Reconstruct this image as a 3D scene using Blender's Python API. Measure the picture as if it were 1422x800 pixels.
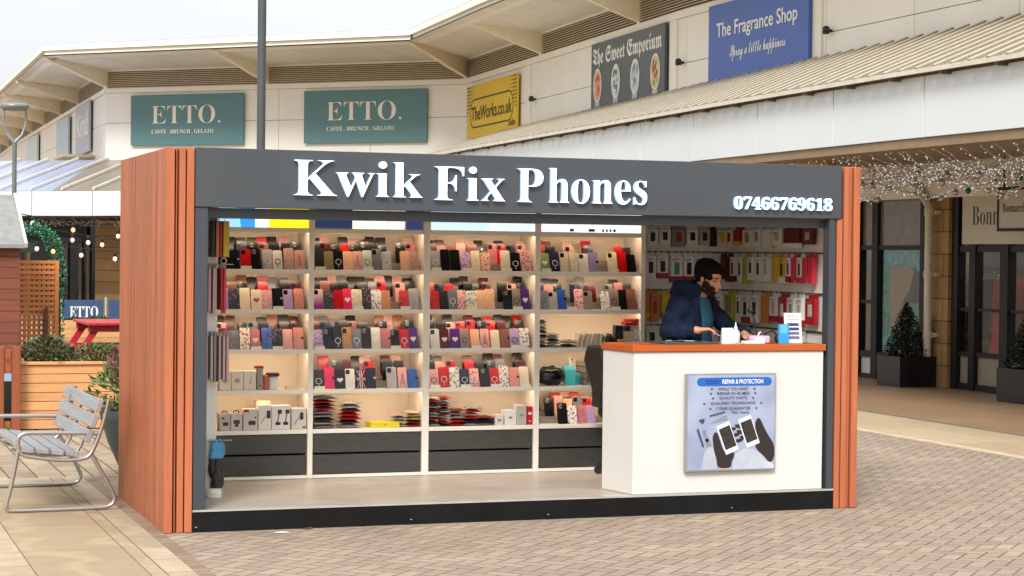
import bpy, math, random
from mathutils import Vector, Matrix, noise as mnoise
R = math.radians
rnd = random.Random(7)
for _o in list(bpy.data.objects):
    bpy.data.objects.remove(_o)
S = bpy.context.scene
COL = S.collection

# ------------------------------------------------------------------ camera
cam = bpy.data.cameras.new('camera')
cam.sensor_width = 36.0
cam.lens = 2720.9 / 1422 * 36
cam.clip_end = 2000
camo = bpy.data.objects.new('camera', cam)
COL.objects.link(camo)
_yaw, _pit, _rol = .3448, -.0170, .0111
_f = Vector((math.sin(_yaw) * math.cos(_pit), math.cos(_yaw) * math.cos(_pit), math.sin(_pit)))
_r = Vector((math.cos(_yaw), -math.sin(_yaw), 0))
_u = _r.cross(_f)
_r2 = _r * math.cos(_rol) + _u * math.sin(_rol)
_u2 = -_r * math.sin(_rol) + _u * math.cos(_rol)
camo.matrix_world = Matrix(((_r2.x, _u2.x, -_f.x, -2.0842), (_r2.y, _u2.y, -_f.y, -12.1396), (_r2.z, _u2.z, -_f.z, 1.7562), (0, 0, 0, 1)))
S.camera = camo

# ------------------------------------------------------------------ sky, sun, exposure
SUN_EL, SUN_AZ = 40.0, 212.0          # azimuth measured clockwise from +Y
w = bpy.data.worlds.new('World')
S.world = w
w.use_nodes = True
nt = w.node_tree
bg = nt.nodes['Background']
sky = nt.nodes.new('ShaderNodeTexSky')
sky.sky_type = 'NISHITA'
sky.sun_disc = False
sky.sun_elevation = R(SUN_EL)
sky.sun_rotation = R(SUN_AZ)
sky.dust_density = 3.0
tc = nt.nodes.new('ShaderNodeTexCoord')
mp = nt.nodes.new('ShaderNodeMapping')
mp.inputs['Scale'].default_value = (1.2, 1.2, 4.0)
nz = nt.nodes.new('ShaderNodeTexNoise')
nz.inputs['Scale'].default_value = 1.6
nz.inputs['Detail'].default_value = 5
rp = nt.nodes.new('ShaderNodeValToRGB')
rp.color_ramp.elements[0].position = .2
rp.color_ramp.elements[0].color = (.84, .88, .95, 1)
rp.color_ramp.elements[1].position = .75
rp.color_ramp.elements[1].color = (1.06, 1.05, 1.03, 1)
mx = nt.nodes.new('ShaderNodeMixRGB')
mx.inputs[0].default_value = .86           # cloud cover
nt.links.new(tc.outputs['Generated'], mp.inputs[0])
nt.links.new(mp.outputs[0], nz.inputs['Vector'])
nt.links.new(nz.outputs['Fac'], rp.inputs[0])
nt.links.new(sky.outputs[0], mx.inputs[1])
sx = nt.nodes.new('ShaderNodeSeparateXYZ')
nt.links.new(tc.outputs['Generated'], sx.inputs[0])
mr = nt.nodes.new('ShaderNodeMapRange')
mr.inputs['From Min'].default_value = 0.0
mr.inputs['From Max'].default_value = 1.0
mr.inputs['To Min'].default_value = 5.9
mr.inputs['To Max'].default_value = 11.0
nt.links.new(sx.outputs[2], mr.inputs['Value'])
vm = nt.nodes.new('ShaderNodeVectorMath')
vm.operation = 'SCALE'
nt.links.new(rp.outputs[0], vm.inputs[0])
nt.links.new(mr.outputs[0], vm.inputs['Scale'])
nt.links.new(vm.outputs[0], mx.inputs[2])
nt.links.new(mx.outputs[0], bg.inputs[0])
bg.inputs[1].default_value = .10
sl = bpy.data.lights.new('sun', 'SUN')
sl.energy = 2.1
sl.angle = R(18)
sl.color = (1, .975, .94)
so = bpy.data.objects.new('sun', sl)
COL.objects.link(so)
_d = Vector((math.sin(R(SUN_AZ)) * math.cos(R(SUN_EL)), math.cos(R(SUN_AZ)) * math.cos(R(SUN_EL)), math.sin(R(SUN_EL))))
so.rotation_euler = _d.to_track_quat('Z', 'Y').to_euler()
so.location = _d * 60
S.view_settings.view_transform = 'Standard'
S.view_settings.look = 'None'
S.view_settings.gamma = 1
S.view_settings.use_curve_mapping = False
S.view_settings.exposure = 0.70
S.cycles.max_bounces = 8
S.cycles.diffuse_bounces = 4
S.cycles.glossy_bounces = 3
S.cycles.transmission_bounces = 4
S.cycles.transparent_max_bounces = 12
S.cycles.sample_clamp_indirect = 6
S.cycles.caustics_reflective = False
S.cycles.caustics_refractive = False

# ------------------------------------------------------------------ helpers: colour, materials
def H(h):
    h = h.lstrip('#')
    v = [int(h[i:i + 2], 16) / 255 for i in (0, 2, 4)]
    return tuple(x / 12.92 if x < .04045 else ((x + .055) / 1.055) ** 2.4 for x in v)
class NG:
    """small node-graph writer"""
    def __init__(s, m):
        s.t = m.node_tree
        s.b = s.t.nodes['Principled BSDF']
    def n(s, typ, **k):
        x = s.t.nodes.new(typ)
        for a, v in k.items():
            setattr(x, a, v)
        return x
    def set(s, inp, v):
        if hasattr(v, 'is_linked') or hasattr(v, 'links'):
            s.t.links.new(v, inp)
        else:
            inp.default_value = v
    def m(s, op, a, b=0.0, c=None):
        x = s.n('ShaderNodeMath', operation=op)
        s.set(x.inputs[0], a)
        s.set(x.inputs[1], b)
        if c is not None:
            s.set(x.inputs[2], c)
        return x.outputs[0]
    def mix(s, f, a, b, bt='MIX'):
        x = s.n('ShaderNodeMixRGB', blend_type=bt)
        s.set(x.inputs[0], f)
        s.set(x.inputs[1], a if not isinstance(a, tuple) else (*a[:3], 1))
        s.set(x.inputs[2], b if not isinstance(b, tuple) else (*b[:3], 1))
        return x.outputs[0]
    def coord(s, kind='Object', scale=(1, 1, 1), rot=(0, 0, 0)):
        x = s.n('ShaderNodeTexCoord')
        p = s.n('ShaderNodeMapping')
        p.inputs['Scale'].default_value = scale
        p.inputs['Rotation'].default_value = rot
        s.t.links.new(x.outputs[kind], p.inputs[0])
        return p.outputs[0]
    def wcoord(s, scale=(1, 1, 1), rot=(0, 0, 0)):
        x = s.n('ShaderNodeNewGeometry')
        p = s.n('ShaderNodeMapping')
        p.inputs['Scale'].default_value = scale
        p.inputs['Rotation'].default_value = rot
        s.t.links.new(x.outputs['Position'], p.inputs[0])
        return p.outputs[0]
    def noise(s, vec, scale=5, detail=3, rough=.55):
        x = s.n('ShaderNodeTexNoise')
        x.inputs['Scale'].default_value = scale
        x.inputs['Detail'].default_value = detail
        x.inputs['Roughness'].default_value = rough
        s.t.links.new(vec, x.inputs['Vector'])
        return x.outputs['Fac']
    def ramp(s, f, stops):
        x = s.n('ShaderNodeValToRGB')
        e = x.color_ramp.elements
        while len(e) < len(stops):
            e.new(.5)
        for k, (p, c) in enumerate(stops):
            e[k].position = p
            e[k].color = (c, c, c, 1) if isinstance(c, (int, float)) else (*c[:3], 1)
        s.t.links.new(f, x.inputs[0])
        return x.outputs[0]
    def bump(s, h, strength=.3, dist=.01):
        x = s.n('ShaderNodeBump')
        x.inputs['Strength'].default_value = strength
        x.inputs['Distance'].default_value = dist
        s.t.links.new(h, x.inputs['Height'])
        s.t.links.new(x.outputs[0], s.b.inputs['Normal'])
_MC = {}
def newmat(name, rough=.6, metal=0.0):
    m = bpy.data.materials.new(name)
    m.use_nodes = True
    g = NG(m)
    g.b.inputs['Roughness'].default_value = rough
    g.b.inputs['Metallic'].default_value = metal
    return m, g
def M(name, col, rough=.6, metal=0.0, var=.10, scale=6.0, stretch=(1, 1, 1), bump=0.0, island=0.0, spec=None):
    """painted or plain surface with faint uneven tone; island = tone change from piece to piece"""
    if name in _MC:
        return _MC[name]
    m, g = newmat(name, rough, metal)
    c = H(col) if isinstance(col, str) else col
    v = g.coord('Object', stretch)
    f = g.noise(v, scale, 4)
    lo = tuple(max(0, x * (1 - var)) for x in c)
    hi = tuple(min(1, x * (1 + var)) for x in c)
    out = g.mix(g.ramp(f, [(.3, 0.), (.7, 1.)]), lo, hi)
    if island:
        ge = g.n('ShaderNodeNewGeometry')
        k = g.m('MULTIPLY_ADD', ge.outputs['Random Per Island'], 2 * island, 1 - island)
        cx = g.n('ShaderNodeCombineXYZ')
        for i in range(3):
            g.t.links.new(k, cx.inputs[i])
        out = g.mix(1.0, out, cx.outputs[0], 'MULTIPLY')
    g.t.links.new(out, g.b.inputs['Base Color'])
    if bump:
        g.bump(f, bump, .01)
    if spec is not None:
        g.b.inputs['Specular IOR Level'].default_value = spec
    _MC[name] = m
    return m
def wood(name, col, axis='z', rough=.55, var=.28, island=.16, knots=True, dense=22):
    if name in _MC:
        return _MC[name]
    m, g = newmat(name, rough)
    c = H(col)
    st = {'x': (.06, 1, 1), 'y': (1, .06, 1), 'z': (1, 1, .06)}[axis]
    v = g.coord('Object', st)
    ge = g.n('ShaderNodeNewGeometry')
    off = g.n('ShaderNodeVectorMath', operation='ADD')
    g.t.links.new(v, off.inputs[0])
    sc = g.m('MULTIPLY', ge.outputs['Random Per Island'], 40)
    g.t.links.new(sc, off.inputs[1])
    f1 = g.noise(off.outputs[0], dense, 5, .65)
    f2 = g.noise(off.outputs[0], dense * 5, 2)
    f = g.m('ADD', g.m('MULTIPLY', f1, .7), g.m('MULTIPLY', f2, .3))
    lo = tuple(x * (1 - var) for x in c)
    hi = tuple(min(1, x * (1 + var)) for x in c)
    out = g.mix(g.ramp(f, [(.32, 0.), (.68, 1.)]), lo, hi)
    if knots:
        kst = {'x': (.45, 1, 1), 'y': (1, .45, 1), 'z': (1, 1, .45)}[axis]
        vo = g.n('ShaderNodeTexVoronoi')
        vo.inputs['Scale'].default_value = 4.2
        add = g.n('ShaderNodeVectorMath', operation='ADD')
        g.t.links.new(g.coord('Object', kst), add.inputs[0])
        g.t.links.new(sc, add.inputs[1])
        g.t.links.new(add.outputs[0], vo.inputs['Vector'])
        out = g.mix(g.ramp(vo.outputs['Distance'], [(.05, .75), (.12, 0.)]), out, tuple(x * .35 for x in c))
    k = g.m('MULTIPLY_ADD', ge.outputs['Random Per Island'], 2 * island, 1 - island)
    cx = g.n('ShaderNodeCombineXYZ')
    for i in range(3):
        g.t.links.new(k, cx.inputs[i])
    out = g.mix(1.0, out, cx.outputs[0], 'MULTIPLY')
    g.t.links.new(out, g.b.inputs['Base Color'])
    g.bump(f, .25, .006)
    _MC[name] = m
    return m
def emit(name, col, strength):
    if name in _MC:
        return _MC[name]
    m, g = newmat(name, .5)
    c = H(col) if isinstance(col, str) else col
    g.b.inputs['Base Color'].default_value = (*c, 1)
    g.b.inputs['Emission Color'].default_value = (*c, 1)
    g.b.inputs['Emission Strength'].default_value = strength
    _MC[name] = m
    return m
def glass(name, tint=(.85, .9, .88), fac=.75, rough=.02):
    """window pane: tinted see-through layer under a mirror film"""
    if name in _MC:
        return _MC[name]
    m = bpy.data.materials.new(name)
    m.use_nodes = True
    t = m.node_tree
    t.nodes.clear()
    o = t.nodes.new('ShaderNodeOutputMaterial')
    a = t.nodes.new('ShaderNodeBsdfTransparent')
    a.inputs[0].default_value = (*tint, 1)
    b = t.nodes.new('ShaderNodeBsdfGlossy')
    b.inputs['Roughness'].default_value = rough
    fr = t.nodes.new('ShaderNodeFresnel')
    fr.inputs[0].default_value = 1.5
    ad = t.nodes.new('ShaderNodeMath')
    ad.operation = 'ADD'
    ad.inputs[1].default_value = 1 - fac
    ad.use_clamp = True
    ge = t.nodes.new('ShaderNodeNewGeometry')
    fm = t.nodes.new('ShaderNodeMath')
    fm.operation = 'MULTIPLY_ADD'                # mirror film on the outer face only
    iv = t.nodes.new('ShaderNodeMath')
    iv.operation = 'SUBTRACT'
    iv.inputs[0].default_value = 1
    t.links.new(ge.outputs['Backfacing'], iv.inputs[1])
    t.links.new(fr.outputs[0], fm.inputs[0])
    t.links.new(iv.outputs[0], fm.inputs[1])
    fm.inputs[2].default_value = 0
    t.links.new(fm.outputs[0], ad.inputs[0])
    x = t.nodes.new('ShaderNodeMixShader')
    t.links.new(ad.outputs[0], x.inputs[0])
    t.links.new(a.outputs[0], x.inputs[1])
    t.links.new(b.outputs[0], x.inputs[2])
    t.links.new(x.outputs[0], o.inputs[0])
    _MC[name] = m
    return m

# ------------------------------------------------------------------ helpers: objects
def tag(o, label=None, cat=None, group=None, kind=None):
    if label:
        o['label'] = label
    if cat:
        o['category'] = cat
    if group:
        o['group'] = group
    if kind:
        o['kind'] = kind
    return o
def thing(name, label, cat, loc=(0, 0, 0), rz=0.0, group=None):
    o = bpy.data.objects.new(name, None)
    o.empty_display_size = .1
    COL.objects.link(o)
    o.location = loc
    o.rotation_euler = (0, 0, rz)
    return tag(o, label, cat, group)
class MB:
    """collects faces; self.T places what is added next"""
    def __init__(s):
        s.v, s.f, s.mi, s.sm = [], [], [], []
        s.T = Matrix.Identity(4)
    def add(s, vs, fs, m=0, smooth=False):
        b = len(s.v)
        s.v += [s.T @ Vector(p) for p in vs]
        for f in fs:
            s.f.append([b + i for i in f])
            s.mi.append(m)
            s.sm.append(smooth)
    def box(s, x0, x1, y0, y1, z0, z1, m=0):
        s.add([(x0, y0, z0), (x1, y0, z0), (x1, y1, z0), (x0, y1, z0), (x0, y0, z1), (x1, y0, z1), (x1, y1, z1), (x0, y1, z1)],
              [(0, 3, 2, 1), (4, 5, 6, 7), (0, 1, 5, 4), (1, 2, 6, 5), (2, 3, 7, 6), (3, 0, 4, 7)], m)
    def prism(s, poly, y0, y1, m=0, ms=None):
        """polygon (x,z) counter-clockwise seen from -y, extruded y0 (front) to y1"""
        n = len(poly)
        s.add([(x, y0, z) for x, z in poly] + [(x, y1, z) for x, z in poly], [tuple(range(n)), tuple(range(2 * n - 1, n - 1, -1))], m)
        s.add([(x, y0, z) for x, z in poly] + [(x, y1, z) for x, z in poly],
              [(i, i + n, (i + 1) % n + n, (i + 1) % n) for i in range(n)], m if ms is None else ms)
    def bar(s, a, b, w, h=None, m=0, up=(0, 0, 1)):
        """rectangular bar from a to b"""
        a, b = Vector(a), Vector(b)
        h = w if h is None else h
        d = (b - a).normalized()
        u = Vector(up)
        if abs(d.dot(u)) > .98:
            u = Vector((0, 1, 0))
        x = d.cross(u).normalized() * w / 2
        z = x.cross(d).normalized() * h / 2
        p = [a - x - z, a + x - z, a + x + z, a - x + z]
        q = [b - x - z, b + x - z, b + x + z, b - x + z]
        s.add(p + q, [(0, 1, 2, 3), (7, 6, 5, 4), (0, 4, 5, 1), (1, 5, 6, 2), (2, 6, 7, 3), (3, 7, 4, 0)], m)
    def tube(s, pts, r, seg=8, m=0, cap=True, closed=False):
        pts = [Vector(p) for p in pts]
        n = len(pts)
        rs = r if isinstance(r, (list, tuple)) else [r] * n
        ring = []
        prev = None
        for i, p in enumerate(pts):
            a = pts[(i - 1) % n] if (closed or i) else p
            c = pts[(i + 1) % n] if (closed or i < n - 1) else p
            d = (c - a).normalized()
            if prev is None:
                u = Vector((0, 0, 1)) if abs(d.z) < .9 else Vector((1, 0, 0))
                prev = d.cross(u).normalized()
            prev = (prev - d * prev.dot(d)).normalized()
            e = d.cross(prev)
            for k in range(seg):
                t = 2 * math.pi * k / seg
                ring.append(p + (prev * math.cos(t) + e * math.sin(t)) * rs[i])
        fs = []
        for i in range(n if closed else n - 1):
            j = (i + 1) % n
            for k in range(seg):
                l = (k + 1) % seg
                fs.append((i * seg + k, i * seg + l, j * seg + l, j * seg + k))
        s.add(ring, fs, m, True)
        if cap and not closed:
            s.add(ring[:seg], [tuple(range(seg - 1, -1, -1))], m)
            s.add(ring[-seg:], [tuple(range(seg))], m)
    def lathe(s, prof, seg=20, m=0, c=(0, 0, 0), smooth=True):
        vs, fs = [], []
        for r, z in prof:
            for k in range(seg):
                t = 2 * math.pi * k / seg
                vs.append((c[0] + r * math.cos(t), c[1] + r * math.sin(t), c[2] + z))
        for i in range(len(prof) - 1):
            for k in range(seg):
                l = (k + 1) % seg
                fs.append((i * seg + k, i * seg + l, (i + 1) * seg + l, (i + 1) * seg + k))
        s.add(vs, fs, m, smooth)
        s.add(vs[:seg], [tuple(range(seg - 1, -1, -1))], m)
        s.add(vs[-seg:], [tuple(range(seg))], m)
    def ball(s, c, r, m=0, seg=10, rings=7):
        r = r if isinstance(r, (tuple, list)) else (r, r, r)
        vs, fs = [(c[0], c[1], c[2] - r[2])], []
        for i in range(1, rings):
            p = math.pi * i / rings
            for k in range(seg):
                t = 2 * math.pi * k / seg
                vs.append((c[0] + r[0] * math.sin(p) * math.cos(t), c[1] + r[1] * math.sin(p) * math.sin(t), c[2] - r[2] * math.cos(p)))
        vs.append((c[0], c[1], c[2] + r[2]))
        for k in range(seg):
            l = (k + 1) % seg
            fs.append((0, 1 + l, 1 + k))
            for i in range(rings - 2):
                a = 1 + i * seg
                fs.append((a + k, a + l, a + seg + l, a + seg + k))
            a = 1 + (rings - 2) * seg
            fs.append((a + k, a + l, len(vs) - 1))
        s.add(vs, fs, m, True)
    def build(s, name, mats, parent=None, bevel=0.0, segs=1, origin=None, sharp=True):
        """parent given: coordinates are the parent's own"""
        used = sorted({i for f in s.f for i in f})
        if len(used) < len(s.v):
            ix = {u: k for k, u in enumerate(used)}
            s.v = [s.v[u] for u in used]
            s.f = [[ix[i] for i in f] for f in s.f]
        me = bpy.data.meshes.new(name)
        o = Vector(origin) if origin else Vector((0, 0, 0))
        me.from_pydata([tuple(p - o) for p in s.v], [], s.f)
        mats = mats if isinstance(mats, (list, tuple)) else [mats]
        for m in mats:
            me.materials.append(m)
        me.polygons.foreach_set('material_index', s.mi)
        me.polygons.foreach_set('use_smooth', s.sm)
        me.update()
        ob = bpy.data.objects.new(name, me)
        COL.objects.link(ob)
        ob.location = o
        if parent:
            ob.parent = parent
        if bevel:
            b = ob.modifiers.new('bevel', 'BEVEL')
            b.width = bevel
            b.segments = segs
            b.limit_method = 'ANGLE'
            b.angle_limit = R(40)
        return ob
def Tm(loc=(0, 0, 0), rz=0.0, rx=0.0, ry=0.0, s=1.0):
    return Matrix.Translation(loc) @ Matrix.Rotation(rz, 4, 'Z') @ Matrix.Rotation(ry, 4, 'Y') @ Matrix.Rotation(rx, 4, 'X') @ Matrix.Diagonal((s, s, s, 1))
def copy_tree(o, parent=None):
    c = o.copy()
    COL.objects.link(c)
    if parent:
        c.parent = parent
    for ch in list(o.children):
        copy_tree(ch, c)
    return c

# lettering: glyph alphabets the built-in font falls back on
def serif(s):
    o = ''
    for ch in s:
        if 'A' <= ch <= 'Z':
            o += chr(0x1D400 + ord(ch) - 65)
        elif 'a' <= ch <= 'z':
            o += chr(0x1D41A + ord(ch) - 97)
        elif '0' <= ch <= '9':
            o += chr(0x1D7CE + ord(ch) - 48)
        else:
            o += ch
    return o
def blackletter(s):
    return ''.join(chr(0x1D56C + ord(c) - 65) if 'A' <= c <= 'Z' else chr(0x1D586 + ord(c) - 97) if 'a' <= c <= 'z' else c for c in s)
def script(s):
    return ''.join(chr(0x1D4D0 + ord(c) - 65) if 'A' <= c <= 'Z' else chr(0x1D4EA + ord(c) - 97) if 'a' <= c <= 'z' else c for c in s)
def glyphs(body, depth, offset=0.0, spacing=1.0, res=3):
    """mesh data of a line of text, upright in the x-z plane, face towards -y"""
    c = bpy.data.curves.new('t', 'FONT')
    c.body = body
    c.extrude = depth / 2 if depth else 0
    c.offset = offset
    c.resolution_u = res
    c.space_character = spacing
    o = bpy.data.objects.new('t', c)
    COL.objects.link(o)
    bpy.context.view_layer.update()
    ev = o.evaluated_get(bpy.context.evaluated_depsgraph_get())
    me = ev.to_mesh()
    vs = [Vector((v.co.x, -v.co.z, v.co.y)) for v in me.vertices]
    fs = [tuple(p.vertices) for p in me.polygons]
    ev.to_mesh_clear()
    bpy.data.objects.remove(o)
    bpy.data.curves.remove(c)
    return vs, fs
def fit_text(mb, body, x0, x1, z0, z1, y, depth=.002, m=0, offset=0.0, spacing=1.0, side=None, res=3, T=None):
    """adds the line so that its ink fills x0..x1, z0..z1, front face at y; returns pieces split by x gaps"""
    vs, fs = glyphs(body, 1.0 if depth else 0, offset, spacing, res)
    if not vs:
        return
    ax, bx = min(v.x for v in vs), max(v.x for v in vs)
    az, bz = min(v.z for v in vs), max(v.z for v in vs)
    out = [(x0 + (v.x - ax) / (bx - ax) * (x1 - x0), y + (v.y + (.5 if depth else 0)) * depth, z0 + (v.z - az) / (bz - az) * (z1 - z0)) for v in vs]
    if side is None:
        mb.add(out, fs, m)
    else:
        fr = [f for f in fs if all(abs(out[i][1] - y) < depth * .01 for i in f)]
        st = set(fr)
        mb.add(out, fr, m)
        mb.add(out, [f for f in fs if f not in st], side)
def letters(name, body, x0, x1, z0, z1, y, depth, mats, parent, side=1, offset=0.0):
    """every character its own mesh"""
    vs, fs = glyphs(body, 1.0, offset, 1.0, 4)
    ax, bx = min(v.x for v in vs), max(v.x for v in vs)
    az, bz = min(v.z for v in vs), max(v.z for v in vs)
    P = [(x0 + (v.x - ax) / (bx - ax) * (x1 - x0), y + (v.y + .5) * depth, z0 + (v.z - az) / (bz - az) * (z1 - z0)) for v in vs]
    spans = sorted((min(P[i][0] for i in f), max(P[i][0] for i in f)) for f in fs)
    gr = []
    for a, b in spans:
        if gr and a <= gr[-1][1] + .0005:
            gr[-1][1] = max(gr[-1][1], b)
        else:
            gr.append([a, b])
    for a, b in gr:
        mb = MB()
        sel = [f for f in fs if a - .0001 <= min(P[i][0] for i in f) and max(P[i][0] for i in f) <= b + .0001]
        for f in sel:
            front = all(abs(P[i][1] - y) < depth * .01 for i in f)
            mb.add([P[i] for i in f], [tuple(range(len(f)))], 0 if front else side)
        mb.build(name, mats, parent)
# ================================================================== THE SETTING
def herring_mat():
    m, g = newmat('block_paving', .85)
    v = g.wcoord((10, 10, 10), (0, 0, R(45)))
    sp = g.n('ShaderNodeSeparateXYZ')
    g.t.links.new(v, sp.inputs[0])
    x, y = sp.outputs[0], sp.outputs[1]
    i, j = g.m('FLOOR', x), g.m('FLOOR', y)
    fx, fy = g.m('FRACT', x), g.m('FRACT', y)
    k = g.m('FLOORED_MODULO', g.m('SUBTRACT', i, j), 4.0)
    k = g.m('ROUND', k)
    is1 = g.m('COMPARE', k, 1.0, .1)
    is2 = g.m('COMPARE', k, 2.0, .1)
    hor = g.m('LESS_THAN', k, 1.5)
    ver = g.m('SUBTRACT', 1.0, hor)
    u = g.m('ADD', fx, g.m('MULTIPLY', is1, 1.0))
    vv = g.m('ADD', fy, g.m('MULTIPLY', is2, 1.0))
    lu = g.m('ADD', 1.0, hor)
    lv = g.m('ADD', 1.0, ver)
    d = g.m('MINIMUM', g.m('MINIMUM', u, g.m('SUBTRACT', lu, u)), g.m('MINIMUM', vv, g.m('SUBTRACT', lv, vv)))
    joint = g.ramp(d, [(.025, 1.), (.07, 0.)])
    cx = g.n('ShaderNodeCombineXYZ')
    g.t.links.new(g.m('SUBTRACT', i, is1), cx.inputs[0])
    g.t.links.new(g.m('SUBTRACT', j, is2), cx.inputs[1])
    wn = g.n('ShaderNodeTexWhiteNoise')
    g.t.links.new(cx.outputs[0], wn.inputs['Vector'])
    big = g.noise(g.wcoord(), .55, 4, .6)
    fine = g.noise(g.wcoord(), 60, 3, .7)
    base = g.ramp(wn.outputs['Value'], [(0, H('#938475')), (.35, H('#9e8e7d')), (.7, H('#a69684')), (.93, H('#ad9c88')), (1, H('#998071'))])
    base = g.mix(g.ramp(big, [(.3, .5), (.7, 0.)]), base, H('#9c8a78'))
    base = g.mix(g.ramp(fine, [(.3, .4), (.6, 0.)]), base, H('#8b7763'))
    st = g.noise(g.wcoord((.6, 1.4, 1)), 1.3, 5, .65)
    base = g.mix(g.ramp(st, [(.56, 0.), (.70, .5)]), base, H('#c6b091'))
    gum = g.n('ShaderNodeTexVoronoi')
    gum.inputs['Scale'].default_value = 1.7
    g.t.links.new(g.wcoord(), gum.inputs['Vector'])
    base = g.mix(g.ramp(gum.outputs['Distance'], [(.03, .45), (.05, 0.)]), base, H('#6f6255'))
    col = g.mix(g.m('MULTIPLY', joint, g.ramp(g.noise(g.wcoord(), 1.1, 3), [(.3, .60), (.7, 1.0)])), base, H('#514335'))
    g.t.links.new(col, g.b.inputs['Base Color'])
    g.bump(g.m('SUBTRACT', g.m('MULTIPLY', fine, .25), joint), .55, .006)
    return m
def slab_mat(name, cols, bw, bh, mortar, jc, rot90=True, vein=True, rough=.8, ms=.004, off=.5, shift=(0, 0, 0)):
    m, g = newmat(name, rough)
    x = g.n('ShaderNodeNewGeometry')
    p = g.n('ShaderNodeMapping')
    p.inputs['Rotation'].default_value = (0, 0, R(-90) if rot90 else 0)
    p.inputs['Location'].default_value = shift
    g.t.links.new(x.outputs['Position'], p.inputs[0])
    b = g.n('ShaderNodeTexBrick')
    g.t.links.new(p.outputs[0], b.inputs['Vector'])
    b.inputs['Scale'].default_value = 1
    b.inputs['Brick Width'].default_value = bw
    b.inputs['Row Height'].default_value = bh
    b.inputs['Mortar Size'].default_value = ms
    b.inputs['Mortar Smooth'].default_value = .2
    b.offset = off
    b.inputs['Color1'].default_value = (0, 0, 0, 1)
    b.inputs['Color2'].default_value = (1, 1, 1, 1)
    tone = g.ramp(b.outputs['Color'], [(k / (len(cols) - 1), H(c)) for k, c in enumerate(cols)])
    f = g.noise(g.wcoord((1, 2.6, 1)), 3.2, 6, .62)
    fine = g.noise(g.wcoord(), 55, 3)
    c = g.mix(g.ramp(f, [(.35, .55), (.62, 0.)]), tone, H(cols[0]))
    c = g.mix(g.ramp(fine, [(.3, .3), (.6, 0.)]), c, tuple(q * .7 for q in H(cols[0])))
    if vein:
        wv = g.n('ShaderNodeTexWave')
        wv.inputs['Scale'].default_value = 1.1
        wv.inputs['Distortion'].default_value = 9
        wv.inputs['Detail'].default_value = 3
        g.t.links.new(g.wcoord((.5, 1.5, 1)), wv.inputs['Vector'])
        c = g.mix(g.ramp(wv.outputs['Fac'], [(.8, 0.), (1., .28)]), c, H('#c9b48f'))
    c = g.mix(b.outputs['Fac'], c, H(jc))
    g.t.links.new(c, g.b.inputs['Base Color'])
    g.bump(g.m('SUBTRACT', g.m('MULTIPLY', fine, .3), b.outputs['Fac']), .45, .006)
    return m
def sheet(name, poly, z, mat, thick=.03):
    mb = MB()
    n = len(poly)
    mb.add([(x, y, z) for x, y in poly] + [(x, y, z - thick) for x, y in poly],
           [tuple(range(n))] + [(i + n, (i + 1) % n + n, (i + 1) % n, i) for i in range(n)])
    return tag(mb.build(name, mat), kind='structure')
sheet('ground', [(-400, -400), (400, -400), (400, 500), (-400, 500)], 0, herring_mat(), .2)
flag = slab_mat('sandstone_flags', ['#9c8a6d', '#ad997a', '#b5a283', '#bfad90', '#c4b8a4'], 1.07, .585, .004, '#6d5e4a', shift=(.53, .25, 0))
bord = slab_mat('sandstone_border', ['#a09077', '#b2a186', '#bdac91'], .46, .165, .004, '#6d5e4a', shift=(.1, .085, 0))
sold = slab_mat('brick_course', ['#86705c', '#96806a', '#a18b73'], .10, .2, .004, '#574637', vein=False, shift=(0, .1, 0), off=0)
sheet('flagstone_path', [(-14, -14), (-.252, -14), (-.252, 3.2), (-14, 3.2)], .004, flag)
sheet('flagstone_border', [(-.25, -14), (-.088, -14), (-.088, 3.2), (-.25, 3.2)], .004, bord)
sheet('brick_edge_course', [(-.086, -14), (.0, -14), (.0, 3.2), (-.086, 3.2)], .004, sold)
sheet('sett_paving', [(-14, 3.2), (.6, 3.2), (.6, 7.4), (-14, 7.4)], .004, slab_mat('setts', ['#8c7b66', '#a18e75', '#b3a084'], .42, .21, .006, '#5a4c3c', ms=.008))
tile = slab_mat('smooth_paving', ['#9d7f60', '#a5876a', '#ab8e70'], 1.2, .6, .002, '#8d7157', rot90=False, vein=False, rough=.42, ms=.003)
sand = slab_mat('sandstone_strip', ['#b09a7b', '#bba688', '#c2ae90'], 1.6, .63, .003, '#9a866c', vein=True, ms=.003)
sheet('sandstone_strip', [(8.15, -14), (9.30, -14), (9.30, 40), (8.15, 40)], .004, sand)
sheet('sandstone_edging', [(8.03, -14), (8.147, -14), (8.147, 40), (8.03, 40)], .006, M('edging_stone', '#c9b697', .8, var=.15))
sheet('drainage_channel', [(9.30, -14), (9.42, -14), (9.42, 40), (9.30, 40)], .005, M('channel_grey', '#7b6f63', .7, var=.2))
sheet('covered_walkway', [(9.42, -14), (13.4, -14), (13.4, 40), (9.42, 40)], .004, tile)
turf_m, g = newmat('turf_green', .9)
g.t.links.new(g.ramp(g.noise(g.coord(), 30, 4), [(.3, H('#3c5a1e')), (.7, H('#5d7d30'))]), g.b.inputs['Base Color'])
sheet('artificial_turf', [(-6, 7.4), (2.7, 7.4), (3.6, 20), (-6, 20)], .008, turf_m)

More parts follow.
